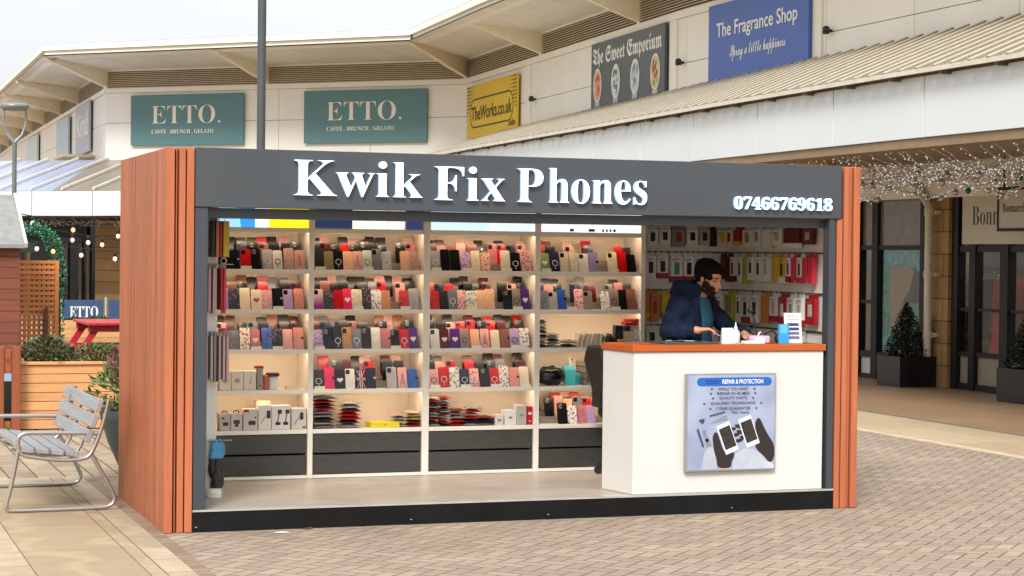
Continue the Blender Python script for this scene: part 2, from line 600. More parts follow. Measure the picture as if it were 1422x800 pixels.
# ---------------------------------------------------------------- shopping centre building
cream = M('cream_cladding', '#efeae0', .45, var=.04, scale=.8)
cream2 = M('cream_trim', '#f1ecdf', .45, var=.04, scale=1.0)
joint_m = M('cladding_joint', '#8d8474', .8)
louv_m = M('louvre_beige', '#d8c7aa', .5, var=.06)
dark_in = M('void_dark', '#6b5b45', .9)
soff_m = M('soffit_grey', '#e4ddd0', .6, var=.05, scale=2)
whitep = M('fascia_white', '#d3d8da', .35, var=.03, scale=.6)
Q = [Vector(p) for p in ((6.35, 85), (5.9, 71), (5.45, 41.4), (13.3, 34.2), (13.03, 29.1), (12.87, 26.5), (12.47, 19.4), (12.35, -6))]
EV = [Vector(p) for p in ((4.0, 85), (3.75, 53.6), (3.6, 39.8), (11.2, 32.2), (11.0, 28.6), (10.85, 26.1), (10.6, 19.3), (10.45, -6))]
def seg_T(p, q):
    d = (q - p).normalized()
    n = Vector((d.y, -d.x))           # outward: to the right of travel, towards the square
    return Matrix(((d.x, -n.x, 0, p.x), (d.y, -n.y, 0, p.y), (0, 0, 1, 0), (0, 0, 0, 1))), (q - p).length
centre = thing('shopping_centre', 'long cream two storey shopping centre with louvres and deep bracketed eaves', 'building', (9, 38, 0))
def wb(mb, name, mats, parent=None, bevel=0):
    """world-space mesh under an unrotated parent"""
    p = parent or centre
    off = Vector(p.location)
    q = p.parent
    while q:
        off += Vector(q.location)
        q = q.parent
    mb.v = [v - off for v in mb.v]
    return mb.build(name, mats, p, bevel)
br_m = M('bracket_cream', '#f0e6cd', .5, var=.04)
for i in range(len(Q) - 1):
    T, L = seg_T(Q[i], Q[i + 1])
    z0 = 0.0 if i < 3 else 2.6
    mb = MB()
    mb.T = T
    mb.box(0, L, .05, .35, z0, 7.2, 1)
    wid = L / max(1, round(L / 2.6))
    k = 0
    while k * wid < L - .01:
        a, b = k * wid + .006, (k + 1) * wid - .006
        for za, zb in ((z0, 3.9), (3.91, 5.17), (5.182, 5.98)):
            if zb > za:
                mb.box(a, b, 0, .05, za, zb, 0)
        k += 1
    wb(mb, 'wall', [cream, joint_m])
    mb = MB()
    mb.T = T
    mb.box(0, L, -.05, .05, 5.985, 6.11)
    mb.box(0, L, -.03, .05, 6.56, 6.62)
    wb(mb, 'coping', cream2)
    mb = MB()
    mb.T = T
    for k in range(9):
        z = 6.115 + k * .049
        mb.add([(0, -.03, z), (L, -.03, z), (L, .03, z + .042), (0, .03, z + .042)], [(0, 1, 2, 3)])
        mb.box(0, L, -.035, -.028, z, z + .016)
    mb.box(0, L, .04, .049, 6.11, 6.56, 1)
    wb(mb, 'louvre', [louv_m, dark_in])
for i in range(len(Q) - 1):
    a, b, ea, eb = Q[i], Q[i + 1], EV[i], EV[i + 1]
    mb = MB()
    n = max(1, int((b - a).length / 1.3))
    for k in range(n):
        t0, t1 = k / n, (k + 1) / n - .012 / (b - a).length
        p, q = a.lerp(b, t0), a.lerp(b, t1)
        ep, eq = ea.lerp(eb, t0), ea.lerp(eb, t1)
        mb.add([(p.x, p.y, 6.6), (q.x, q.y, 6.6), (eq.x, eq.y, 6.76), (ep.x, ep.y, 6.76)], [(0, 1, 2, 3)])
    mb.add([(a.x, a.y, 6.63), (b.x, b.y, 6.63), (eb.x, eb.y, 6.79), (ea.x, ea.y, 6.79)], [(0, 1, 2, 3)], 1)
    wb(mb, 'soffit', [soff_m, joint_m])
    mb = MB()
    mb.T, L = seg_T(ea, eb)
    e = .02 if i not in (1, 2) else 0
    mb.box(0, L, 0, .3, 6.90, 7.04)
    mb.box(0, L, .08, .3, 6.80, 6.897)
    mb.box(0, L, .2, .4, 6.72, 6.797)
    wb(mb, 'eave_fascia', cream2)
    mb = MB()
    mb.add([(ea.x, ea.y, 7.045), (eb.x, eb.y, 7.045), (b.x + 3 * (b.x - eb.x), b.y + 3 * (b.y - eb.y) * .3, 7.6), (a.x + 3 * (a.x - ea.x), a.y + 3 * (a.y - ea.y) * .3, 7.6)], [(0, 1, 2, 3)])
    wb(mb, 'roof', M('roof_sheet', '#b9b4a8', .5))
def bracket(pw, pe):
    pw, pe = Vector(pw), Vector(pe)
    d = (pe - pw)
    L = d.length
    d.normalize()
    mb = MB()
    mb.T = Matrix(((d.x, -d.y, 0, pw.x), (d.y, d.x, 0, pw.y), (0, 0, 1, 0), (0, 0, 0, 1)))
    s = .16 / L
    prof = [(0, 6.14), (L * .35, 6.33), (L * .7, 6.55), (L * .93, 6.66), (L * .97, 6.72), (L * .95, 6.6 + .16 * .95), (0, 6.6)]
    mb.prism(prof, -.06, .06)
    wb(mb, 'bracket', br_m)
    mb = MB()
    mb.T = Matrix(((d.x, -d.y, 0, pw.x), (d.y, d.x, 0, pw.y), (0, 0, 1, 0), (0, 0, 0, 1)))
    mb.box(-.03, .045, -.07, .07, 6.112, 6.14)
    mb.box(-.03, .05, -.05, .05, 6.14, 6.598)
    wb(mb, 'louvre_post', cream2)
bracket((5.45, 41.4), (3.6, 39.8))
bracket((9.14, 38.06), (7.3, 36.1))
bracket((13.3, 34.2), (11.2, 32.2))
for y in (47.8, 52.9, 58.2, 63.0, 68.6, 74, 79):
    x = 5.45 + (y - 41.4) * .0152
    bracket((x, y), (x - 1.95, y - .2))
for y, x in ((27.98, 12.96), (21.8, 12.61), (15.9, 12.45), (10.0, 12.42), (4.1, 12.40)):
    bracket((x, y), (x - 1.75, y - .1))

# ---------------------------------------------------------------- fascia lettering signs on the upper walls
def wall_sign(name, label, cat, x0, x1, z0, z1, T, col, deco, thick=.06, frame=None, rough=.4):
    """sign board standing proud of the wall; deco(mb) adds flat printing in local s,z at y just in front"""
    root = thing(name, label, cat)
    c = T @ Vector(((x0 + x1) / 2, 0, z0))
    root.location = c
    mb = MB()
    mb.T = T
    mb.box(x0, x1, -.05 - thick, -.052, z0, z1)
    wb(mb, 'panel', M(name + '_' + col, col, rough, var=.03, scale=2), root, .004)
    deco(root, T, -.05 - thick)
    return root
def printed(root, T, name, y, mat, fn, lift=.006):
    mb = MB()
    mb.T = T
    fn(mb, y - lift)
    return wb(mb, name, mat, root)
ink_w = M('ink_white', '#f0eee8', .5, var=.02)
ink_cream = M('ink_cream', '#ece6d4', .5, var=.02)
ink_k = M('ink_black', '#26241f', .5)
T_e, L_e = seg_T(Q[2], Q[3])
def along(T, x, y):
    return (T.inverted() @ Vector((x, y, 0))).x
for nm, xa, xb, lab in (('cafe', (6.09, 40.82), (8.66, 38.49), 'teal cafe sign nearest the tall dark pole, on its left'), ('cafe', (9.99, 37.29), (12.58, 34.95), 'teal cafe sign between the tall dark pole and the yellow sign')):
    a, b = along(T_e, *xa), along(T_e, *xb)
    w_ = b - a
    def deco(root, T, y, a=a, w_=w_):
        printed(root, T, 'lettering', y, ink_cream, lambda mb, yy: (fit_text(mb, serif('ETTO') + '.', a + w_ * .19, a + w_ * .80, 5.13, 5.61, yy, .006, offset=-.012)), .007)
        printed(root, T, 'tagline', y, ink_cream, lambda mb, yy: (fit_text(mb, serif('CAFFE') + ' . ' + serif('BRUNCH') + ' . ' + serif('GELATO'), a + w_ * .19, a + w_ * .74, 4.87, 4.975, yy, .006, offset=-.006), mb.bar((a + w_ * .297, yy + .003, 4.985), (a + w_ * .304, yy + .003, 5.01), .012, .006)), .007)
    wall_sign('cafe_sign', lab, 'sign', a, b, 4.56, 5.90, T_e, '#587f82', deco)
    mb = MB()
T_r1, L_r1 = seg_T(Q[3], Q[4])
T_r5, L_r5 = seg_T(Q[4], Q[5])
T_r2, L_r2 = seg_T(Q[5], Q[6])
T_r4, L_r4 = seg_T(Q[6], Q[7])
# yellow sign: wall straight ahead of the corner
a, b = along(T_r1, 13.27, 33.73), along(T_r1, 13.05, 29.53)
def deco(root, T, y):
    def ring(mb, yy):
        cx0, cx1, zc, r = a + .55, b - .5, 5.17, .32
        def loop(rr):
            p = []
            for k in range(13):
                t = R(-90 + 180 * k / 12)
                p.append((cx1 - .1 + rr * math.cos(t), zc + rr * math.sin(t)))
            for k in range(13):
                t = R(90 + 180 * k / 12)
                p.append((cx0 + .1 + rr * math.cos(t), zc + rr * math.sin(t)))
            return p
        o, i = loop(r + .035), loop(r)
        n = len(o)
        mb.add([(x, yy, z) for x, z in o] + [(x, yy, z) for x, z in i], [(k, (k + 1) % n, n + (k + 1) % n, n + k) for k in range(n)])
    def rays(mb, yy):
        for k in range(9):
            z = 5.84 - k * .085
            l = (.62 if k < 5 else .62 - (k - 4) * .12)
            mb.add([(b - .02, yy, z), (b - .02, yy, z - .038), (b - .02 - l, yy, z - .02)], [(0, 2, 1)])
            mb.add([(a + .02, yy, z), (a + .02, yy, z - .038), (a + .02 + l, yy, z - .02)], [(0, 1, 2)])
    printed(root, T, 'outline_print', y, M('ink_olive', '#4a3f14', .5), ring, .007)
    printed(root, T, 'lettering', y, M('ink_olive', '#4a3f14', .5), lambda mb, yy: fit_text(mb, 'TheWorks.co.uk', a + .42, b - .36, 5.0, 5.33, yy, .004, offset=.012), .007)
    printed(root, T, 'small_print', y, M('ink_olive', '#4a3f14', .5), lambda mb, yy: fit_text(mb, 'outlet', b - .62, b - .08, 4.70, 4.86, yy, .004), .007)
    printed(root, T, 'ray_print', y, M('ink_brown', '#6b5d22', .5), rays, .006)
wall_sign('bookshop_sign', 'square yellow sign with rounded black outline round its lettering', 'sign', a, b, 4.58, 5.86, T_r1, '#e6c02c', deco)
# dark sweet-shop sign
a, b = along(T_r2, 12.74, 24.29), along(T_r2, 12.51, 20.21)
def deco(root, T, y):
    printed(root, T, 'lettering', y, ink_w, lambda mb, yy: fit_text(mb, blackletter('The') + ' ' + blackletter('Sweet') + ' ' + blackletter('Emporium'), a + .12, b - .14, 5.46, 5.86, yy, .004, offset=.004), .007)
    cols = ('#e0a184', '#cfd6d2', '#c6d0cf', '#d9b58c')
    blot = (('#c4613c', '#d98b62'), ('#8fa0a0', '#55605f'), ('#7f9c6d', '#a9b7bd'), ('#6c9a4a', '#cf6a3a'))
    for k in range(4):
        cx = a + .40 + k * (b - a - .86) / 3
        def bulb(mb, yy, cx=cx, k=k):
            for q, (rx, rz, m_) in enumerate(((.25, .34, 0), (.215, .30, 1))):
                n = 24
                mb.add([(cx + rx * math.cos(2 * math.pi * t / n), yy - q * .002, 5.12 + rz * math.sin(2 * math.pi * t / n)) for t in range(n)], [tuple(range(n - 1, -1, -1))[::-1]], m_)
            rr = random.Random(k)
            for q in range(16):
                px, pz = cx + rr.uniform(-.13, .13), 5.12 + rr.uniform(-.2, .2)
                s1 = rr.uniform(.03, .07)
                mb.add([(px - s1, yy - .004, pz - s1 * .5), (px + s1 * .3, yy - .004, pz - s1), (px + s1, yy - .004, pz + s1 * .4), (px - s1 * .2, yy - .004, pz + s1)], [(0, 1, 2, 3)], 2 + q % 2)
            mb.add([(cx - .14, yy, 4.80), (cx - .11, yy, 4.62), (cx + .11, yy, 4.62), (cx + .14, yy, 4.80)], [(0, 1, 2, 3)], 4)
            mb.add([(cx - .02, yy - .003, 4.62), (cx - .02, yy - .003, 4.56), (cx + .02, yy - .003, 4.56), (cx + .02, yy - .003, 4.62)], [(0, 1, 2, 3)], 0)
            for e in (-.05, .05):
                mb.add([(cx + e - .022, yy - .003, 4.69), (cx + e + .022, yy - .003, 4.69), (cx + e + .022, yy - .003, 4.73), (cx + e - .022, yy - .003, 4.73)], [(0, 1, 2, 3)], 5)
        mb = MB()
        mb.T = T
        bulb(mb, y - .006)
        wb(mb, 'sweet_jar_print', [M('print_rim', '#e3e2da', .5), M('print_fill%d' % k, cols[k], .5), M('print_a%d' % k, blot[k][0], .5), M('print_b%d' % k, blot[k][1], .5), M('print_base', '#b7b8b4', .5), ink_k], root)
wall_sign('sweet_shop_sign', 'dark grey sign with gothic white lettering and four round sweet jars', 'sign', a, b, 4.60, 5.97, T_r2, '#4d5355', deco)
a, b = along(T_r4, 12.42, 18.28), along(T_r4, 12.39, 14.69)
def deco(root, T, y):
    printed(root, T, 'lettering', y, ink_w, lambda mb, yy: (fit_text(mb, 'The Fragrance Shop', a + .32, b - .36, 5.38, 5.70, yy, .004, offset=.008)), .007)
    printed(root, T, 'tagline', y, ink_w, lambda mb, yy: (fit_text(mb, script('Spray') + ' ' + script('a') + ' ' + script('little') + ' ' + script('happiness'), a + .85, b - .75, 5.0, 5.28, yy, .004)), .007)
wall_sign('perfume_shop_sign', 'large blue sign with white lettering at the right end of the upper wall', 'sign', a, b, 4.68, 6.02, T_r4, '#3f5fae', deco)
# cream pilasters beside the signs and little black wall lamps
lampm = M('lamp_black', '#222222', .4)
for T, s0, lab in ((T_r5, .62, 'small black wall lamp just right of the yellow sign'), (T_r2, L_r2 - .2, 'small black wall lamp just right of the gothic lettered sign'), (T_r4, along(T_r4, 12.4, 14.2), 'small black wall lamp just right of the blue sign')):
    mb = MB()
    mb.T = T
    mb.box(s0 - .56, s0 - .22, -.04, -.001, 3.95, 5.98)
    wb(mb, 'pilaster', cream2)
    c = T @ Vector((s0 + .05, -.06, 5.2))
    l_ = thing('wall_lamp', lab, 'lamp', c, 0, 'black lamps on the upper wall')
    mb = MB()
    mb.T = T
    mb.lathe([(.0, -.0), (.055, 0), (.055, .1), (.02, .12)], 10, 0, (s0 + .05, -.1, 5.14))
    mb.box(s0 + .03, s0 + .07, -.06, -.001, 5.17, 5.21)
    wb(mb, 'lamp_head', lampm, l_)
# left wing: two pale panels and a slate sign
T_l2, L_l2 = seg_T(Q[1], Q[2])
def deco(root, T, y):
    printed(root, T, 'lettering', y, ink_w, lambda mb, yy: (fit_text(mb, 'Kind', L_l2 - 5.9, L_l2 - 3.2, 5.05, 5.75, yy, .004, offset=.02), ), .007)
wall_sign('slate_sign', 'slate grey sign with tall white letters on the receding left wing', 'sign', L_l2 - 6.3, L_l2 - 2.85, 4.56, 6.02, T_l2, '#a7aeb9', deco)
for a, b, c_, lab in ((L_l2 - 11.9, L_l2 - 8.3, '#aec1cb', 'pale blue blank sign panel on the receding left wing'), (L_l2 - 22.5, L_l2 - 18.5, '#c3d3d3', 'faint white and teal sign panel far along the left wing')):
    wall_sign('blank_sign', lab, 'sign', a, b, 4.56, 5.92, T_l2, c_, lambda *k: None)
mb = MB()
mb.T = T_l2
mb.box(L_l2 - 4.8, L_l2 - 2.3, -.9, -.05, 4.36, 4.44)
tag(wb(mb, 'sign_hood', M('hood_beige', '#b9ad95', .5)), None)

# ---------------------------------------------------------------- right-hand canopy over the walkway
FA = [Vector(p) for p in ((10.2, 27.4), (9.95, 23), (9.74, 17), (9.5, 12), (9.38, 7), (9.38, -6))]
WR = [Vector(p) for p in ((13.05, 31.0), (12.75, 25.5), (12.45, 18.5), (12.32, 12.6), (12.30, 7.3), (12.30, -6))]
canopy = thing('walkway_canopy', 'white fronted canopy with ribbed cream roof along the right hand shops', 'canopy', (9.5, 12, 0))
def poly_len(P):
    return sum((P[i + 1] - P[i]).length for i in range(len(P) - 1))
def poly_at(P, s):
    for i in range(len(P) - 1):
        l = (P[i + 1] - P[i]).length
        if s <= l or i == len(P) - 2:
            return P[i].lerp(P[i + 1], s / l)
        s -= l
LF = poly_len(FA)
LW = poly_len(WR)
n = 16
for k in range(n):
    p, q = poly_at(FA, LF * k / n), poly_at(FA, LF * (k + 1) / n)
    mb = MB()
    mb.T, L = seg_T(p, q)
    mb.box(.010, L - .010, 0, .06, 3.09, 3.76)
    wb(mb, 'fascia_panel', whitep, canopy, .004)
mb = MB()
mb2 = MB()
for i in range(len(FA) - 1):
    for m_ in (mb, mb2):
        m_.T, L = seg_T(FA[i], FA[i + 1])
    mb.box(0, L, .065, .2, 3.1, 3.8)
    mb2.box(0, L, .03, .32, 2.985, 3.085)
    mb2.box(0, L, .05, .12, 3.764, 3.80)
wb(mb, 'fascia_frame', M('frame_dark', '#4c4a46', .6), canopy)
wb(mb2, 'edge_beam', M('beam_tan', '#8a745a', .6, var=.1), canopy)
# ribbed sheet: ribs run up the slope from eave to wall
NR_ = 96
N = NR_ * 4
mb = MB()
vs, fs = [], []
tt = []
for k in range(NR_):
    tt += [(k, 0), (k + .76, 0), (k + .80, 1), (k + .96, 1)]
tt.append((NR_ - .001, 0))
for k in range(N + 1):
    t = tt[k][0] / NR_
    p, q = poly_at(FA, LF * t), poly_at(WR, LW * t)
    d = (p - q).normalized()
    z = .048 if tt[k][1] else 0.0
    e = p + d * .12
    vs += [(e.x, e.y, 3.79 + z), (q.x, q.y, 4.58 + .42 * t + z)]
fs = [(2 * k, 2 * k + 1, 2 * k + 3, 2 * k + 2) for k in range(N)]
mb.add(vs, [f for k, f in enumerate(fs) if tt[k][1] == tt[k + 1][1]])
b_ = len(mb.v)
mb.add(vs, [f for k, f in enumerate(fs) if tt[k][1] != tt[k + 1][1]], 1)  # rib side faces painted darker, their shading put into the colour
ob = wb(mb, 'ribbed_roof', [M('ribbed_cream', '#cfc8b8', .55, var=.10, scale=1.6, stretch=(1, 3, 1)), M('rib_side_shade', '#8f8674', .8)], canopy)
sd = ob.modifiers.new('thick', 'SOLIDIFY')
sd.thickness = .012
mb = MB()
for i in range(len(FA) - 1):
    mb.T, L = seg_T(FA[i], FA[i + 1])
    mb.box(0, L, -.155, -.125, 3.772, 3.822)
wb(mb, 'eave_trim', M('trim_cream', '#cfc8b8', .5), canopy)
for k in range(32):
    s = LF * (k + .5) / 32
    p = poly_at(FA, s)
    mb = MB()
    mb.box(p.x - .13, p.x + .02, p.y - .025, p.y + .025, 3.735, 3.774)
    wb(mb, 'roof_clip', M('clip_dark', '#57514a', .6), canopy)
mb = MB()
for i in range(len(FA) - 1):
    a, b, c_, d_ = FA[i], FA[i + 1], WR[i + 1], WR[i]
    mb.add([(a.x + .25, a.y, 3.07), (b.x + .25, b.y, 3.07), (c_.x, c_.y, 3.07), (d_.x, d_.y, 3.07)], [(0, 1, 2, 3)])
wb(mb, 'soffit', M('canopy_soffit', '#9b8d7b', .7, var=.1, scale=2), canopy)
for k, (x, y) in enumerate(((10.05, 10.2), (10.1, 18.5), (10.05, 2.0))):
    mb = MB()
    mb.lathe([(.2, 0), (.2, .12), (.17, .14), (.17, 2.6), (.26, 2.85), (.26, 3.0)], 20, 0, (x, y, 0))
    wb(mb, 'column', M('column_tan', '#b08e5f', .5, var=.08), canopy)

# ---------------------------------------------------------------- left-hand canopy with glazed lean-to roof
lc = thing('glazed_canopy', 'white canopy with sloping ribbed glass roof below the cream wall on the left', 'canopy', (4, 38.2, 0))
d_e = (Q[3] - Q[2]).normalized()
P0 = Vector((2.52, 39.49)) - d_e * 4
P1 = P0 + d_e * 15.5
T_c, L_c = seg_T(P0, P1)
k = 0
s0 = 4 + .98
cuts = [s0 + 1.83 * j for j in range(-2, 6)]
cuts = [0] + [c for c in cuts if 0 < c < L_c] + [L_c]
for c0, c1 in zip(cuts, cuts[1:]):
    mb = MB()
    mb.T = T_c
    mb.box(c0 + .012, c1 - .012, 0, .08, 2.62, 3.24)
    wb(mb, 'fascia_panel', whitep, lc)
mb = MB()
mb.T = T_c
mb.box(0, L_c, .085, .3, 2.64, 3.2)
wb(mb, 'fascia_frame', M('frame_dark', '#4c4a46', .6), lc)
wallgap = (Vector((2.52, 39.49)) - Q[2]).dot(Vector((-d_e.y, d_e.x)))
dep = abs(wallgap)
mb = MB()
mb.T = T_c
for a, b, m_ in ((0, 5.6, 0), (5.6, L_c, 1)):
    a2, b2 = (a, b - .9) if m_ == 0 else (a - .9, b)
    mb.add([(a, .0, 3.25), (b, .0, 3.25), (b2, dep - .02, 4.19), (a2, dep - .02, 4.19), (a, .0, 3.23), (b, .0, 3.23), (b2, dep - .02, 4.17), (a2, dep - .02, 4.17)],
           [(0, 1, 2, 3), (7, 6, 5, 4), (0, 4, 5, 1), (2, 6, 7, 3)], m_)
wb(mb, 'roof_glazing', [M('glazing_blue', '#a1acc8', .25, var=.04), M('glazing_grey', '#8e867b', .35, var=.08)], lc)  # blue panes carry the reflected sky painted into their colour
for k in range(17):
    x = .2 + k * .95
    mb = MB()
    mb.T = T_c
    mb.bar((x, -.02, 3.29), (x, dep - .03, 4.24), .05, .06)
    wb(mb, 'glazing_bar', M('bar_white', '#e9e4da', .5), lc)
mb = MB()
mb.T = T_c
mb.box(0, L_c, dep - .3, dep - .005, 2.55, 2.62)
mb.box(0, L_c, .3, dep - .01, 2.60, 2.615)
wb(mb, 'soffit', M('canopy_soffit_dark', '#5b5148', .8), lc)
# ================================================================== THE KIOSK
W_, D_, H_ = 4.87, 1.93, 2.40
FZ = .14
clad = wood('cladding_orange', '#a55e39', 'z', .55, .30, .12, True, 30)
slatm = wood('slat_orange', '#b06542', 'z', .55, .2, .07, False, 30)
grey = M('kiosk_grey', '#454a4f', .38, var=.05, scale=1.5)
grey2 = M('kiosk_frame_grey', '#3f444a', .38, var=.05, scale=1.5)
blackm = M('plinth_black', '#0d0d0d', .6, var=.6, scale=5, bump=.1, spec=.25)
white = M('kiosk_white', '#eae7e0', .45, var=.03, scale=2)
gapm = M('gap_dark', '#2a1d16', .9)
ks = thing('retail_kiosk', 'orange timber clad phone repair kiosk with dark grey fascia and open front', 'kiosk')
for side, xo in (('l', 0.0), ('r', W_ - .05)):
    mb = MB()
    y = .05
    k = 0
    r_ = random.Random(3)
    while y < D_ - .02:
        wd = r_.choice((.066, .072, .096))
        if D_ - (y + wd) < .05:
            wd = D_ - y
        e = r_.uniform(-.002, .002)
        mb.box(xo - e if side == 'l' else xo, xo + .05 + (e if side == 'r' else 0), y, y + wd - .006, .002, 2.395)
        y += wd
    mb.box(xo + .006, xo + .044, .05, D_ - .005, .01, 2.38, 1)
    mb.build('cladding', [clad, gapm], ks)
for x0, x1, y0, y1 in ((0, .049, 0, .046), (.060, .070, .022, .045), (.078, .117, 0, .046), (.125, .172, 0, .046), (4.69, 4.732, 0, .046), (4.742, 4.782, 0, .046), (4.792, 4.815, .022, .045), (4.822, 4.87, 0, .046)):
    mb = MB()
    mb.box(x0, x1, y0, y1, .002, 2.398 if x0 < 1 or x0 > 4.7 else 2.03)
    mb.build('slat', slatm, ks, .003)
for x0, x1 in ((.05, .176), (4.688, 4.82)):
    mb = MB()
    mb.box(x0, x1, .047, .075, .01, 2.39)
    mb.build('slat_backing', gapm, ks)
mb = MB()
mb.box(.176, 4.715, -.012, .07, 2.032, 2.402)
fas = mb.build('fascia', grey, ks, .003)
lit = emit('letter_lit', (1.0, 1.0, 1.0), .95)
litside = emit('letter_side', (.42, .62, .80), .35)
for wd, a, b, z0, z1 in (('Kwik', .793, 1.640, 2.113, 2.343), ('Fix', 1.722, 2.205, 2.106, 2.325), ('P', 2.292, 2.470, 2.104, 2.322), ('hones', 2.513, 3.216, 2.100, 2.330)):
    letters('letter', serif(wd), a, b, z0, z1, -.046, .033, [lit, litside], fas, 1, -.010)
letters('digit', serif('07466769618'), 3.873, 4.625, 2.085, 2.172, -.044, .031, [lit, litside], fas, 1, -.006)
mb = MB()
mb.box(.176, 4.69, .072, .16, 1.965, 2.03)
mb.build('header_rail', grey2, ks, .002)
for x0, x1 in ((.178, .258), (4.628, 4.676)):
    mb = MB()
    mb.box(x0, x1, .0, .09, FZ + .002, 2.03)
    mb.build('post', grey2, ks, .002)
mb = MB()
mb.box(4.678, 4.688, .02, .09, .13, 2.03)
mb.build('shadow_gap_strip', M('gap_black', '#0c0c0c', .6), ks)
mb = MB()
mb.box(.174, 4.687, .004, .05, .0, .128)
for x in (.2, 1.6, 2.55, 3.9):
    mb.lathe([(.0, 0), (.012, 0), (.01, .006), (0, .007)], 10, 1, (x, .002, .03))
mb.build('plinth', [blackm, M('screw_steel', '#999999', .3, 1.0)], ks)
mb = MB()
mb.box(.176, 4.686, -.002, .06, .1285, .1415)
mb.build('threshold_trim', M('trim_alu', '#d2d0cb', .35, .6), ks)
flm, g = newmat('vinyl_floor', .38)
f1 = g.noise(g.wcoord((1, 3, 1)), 2.2, 5)
g.t.links.new(g.mix(g.ramp(f1, [(.3, 0.), (.7, 1.)]), H('#a79c8e'), H('#b9afa2')), g.b.inputs['Base Color'])
mb = MB()
mb.box(.06, 4.81, .061, D_ - .06, .05, FZ)
mb.build('floor', flm, ks)
mb = MB()
mb.box(.052, 4.818, D_ - .055, D_ - .005, .01, 2.38)
mb.build('back_wall', white, ks)
for x0, x1 in ((.052, .075), (4.795, 4.816)):
    mb = MB()
    mb.box(x0, x1, .1, D_ - .06, FZ + .002, 2.3)
    mb.build('inner_wall', white, ks)
mb = MB()
mb.box(.052, 4.818, .075, D_ - .002, 2.3, 2.39)
mb.build('roof', M('roof_grey', '#6b6f73', .6), ks)

# ---------------------------------------------------------------- shelving
shm = M('shelf_white', '#efe8da', .45, var=.03, scale=2)
drm, g = newmat('drawer_slate', .5)
f1 = g.noise(g.coord('Object', (1.2, 1, 6), (0, R(28), 0)), 9, 5, .6)
g.t.links.new(g.mix(g.ramp(f1, [(.3, 0.), (.7, 1.)]), H('#3a3835'), H('#454340')), g.b.inputs['Base Color'])
led = emit('led_warm', (1.0, .76, .55), 14.0)
SY, SB = 1.50, 1.84
BX = [(.618, 1.275), (1.313, 2.128), (2.180, 2.996), (3.038, 3.852)]
DV = [(.575, .618), (1.275, 1.313), (2.128, 2.180), (2.996, 3.038), (3.852, 3.888)]
SZ = [.492, .777, 1.065, 1.350, 1.634, 1.925]      # shelf top heights, bottom to top
su = thing('shelving_unit', 'white four bay shelving unit with warm strip lights and slate grey drawers', 'shelves', (2.2, 1.7, FZ))
def sb_(mb, name, mats, parent, bevel=0):
    off = Vector(parent.location)
    q = parent.parent
    while q:
        off += Vector(q.location)
        q = q.parent
    mb.v = [v - off for v in mb.v]
    return mb.build(name, mats, parent, bevel)
for a, b in DV:
    mb = MB()
    mb.box(a, b, SY - .003, SB, FZ + .001, 2.12)
    sb_(mb, 'divider', shm, su, .002)
mb = MB()
mb.box(.57, 3.89, SB + .001, SB + .02, FZ + .002, 2.12)
sb_(mb, 'back_panel', M('shelf_back', '#efe3cf', .5, var=.03), su)
for bi, (a, b) in enumerate(BX):
    for zi, z in enumerate(SZ):
        mb = MB()
        mb.box(a + .001, b - .001, SY + .016, SB, z - .018, z)
        mb.box(a + .001, b - .001, SY, SY + .0155, z - .03, z)
        sh = sb_(mb, 'shelf', shm, su, .002)
        if zi:
            mb = MB()
            mb.box(a + .02, b - .02, SY + .018, SY + .030, z - .026, z - .0185)
            sb_(mb, 'led_strip', led, sh)
    mb = MB()
    mb.box(a + .001, b - .001, SY + .0, SB, FZ + .002, .165)
    sb_(mb, 'base_rail', shm, su, .002)
    for z0, z1 in ((.17, .308), (.322, .458)):
        mb = MB()
        mb.box(a + .004, b - .004, SY + .012, SB - .05, z0, z1)
        sb_(mb, 'drawer', drm, su, .002)
# backlit header pictures above the shelves
HC = [[('#8fc7ea', .0, .22, .22), ('#2f8fd8', .22, .40, .06), ('#dfe6ea', .40, .56, -.06), ('#f2dc1e', .56, 1.0, 0)],
      [('#1d2a4d', 0, .34, .02), ('#e9e6d2', .34, .66, .04), ('#e8d9e0', .67, .83, -.04), ('#20305a', .84, 1.0, 0)],
      [('#b9d3e6', 0, .55, .0), ('#c9dcea', .55, 1.0, 0)],
      [('#d9e0ea', 0, .35, .0), ('#e8ebf0', .35, 1.0, 0)]]
for bi, (a, b) in enumerate(BX):
    mb = MB()
    mb.box(a + .001, b - .001, SY + .004, SY + .04, 1.926, 2.118)
    hp = sb_(mb, 'header_panel', shm, su)
    wd = b - a - .01
    for c_, u0, u1, sk in HC[bi]:
        mb = MB()
        x0, x1 = a + .005 + u0 * wd, a + .005 + u1 * wd
        lo, hi = sk * wd * .12, -sk * wd * .12
        zz = (1.93, 2.115)
        mb.add([(max(a + .004, x0), SY + .0015, zz[0]), (min(b - .004, x1 + lo), SY + .0015, zz[0]), (min(b - .004, x1 + hi), SY + .0015, zz[1]), (max(a + .004, x0), SY + .0015, zz[1])], [(0, 1, 2, 3)])
        sb_(mb, 'picture_patch', emit('header_' + c_, c_, .8), hp)
    if bi == 3:
        mb = MB()
        for x, wv in ((3.27, .03), (3.42, .05), (3.53, .015), (3.56, .015), (3.59, .015), (3.62, .02)):
            mb.box(x, x + wv, SY - .001, SY + .001, 1.935, 1.955)
        sb_(mb, 'picture_marks', ink_k, hp)

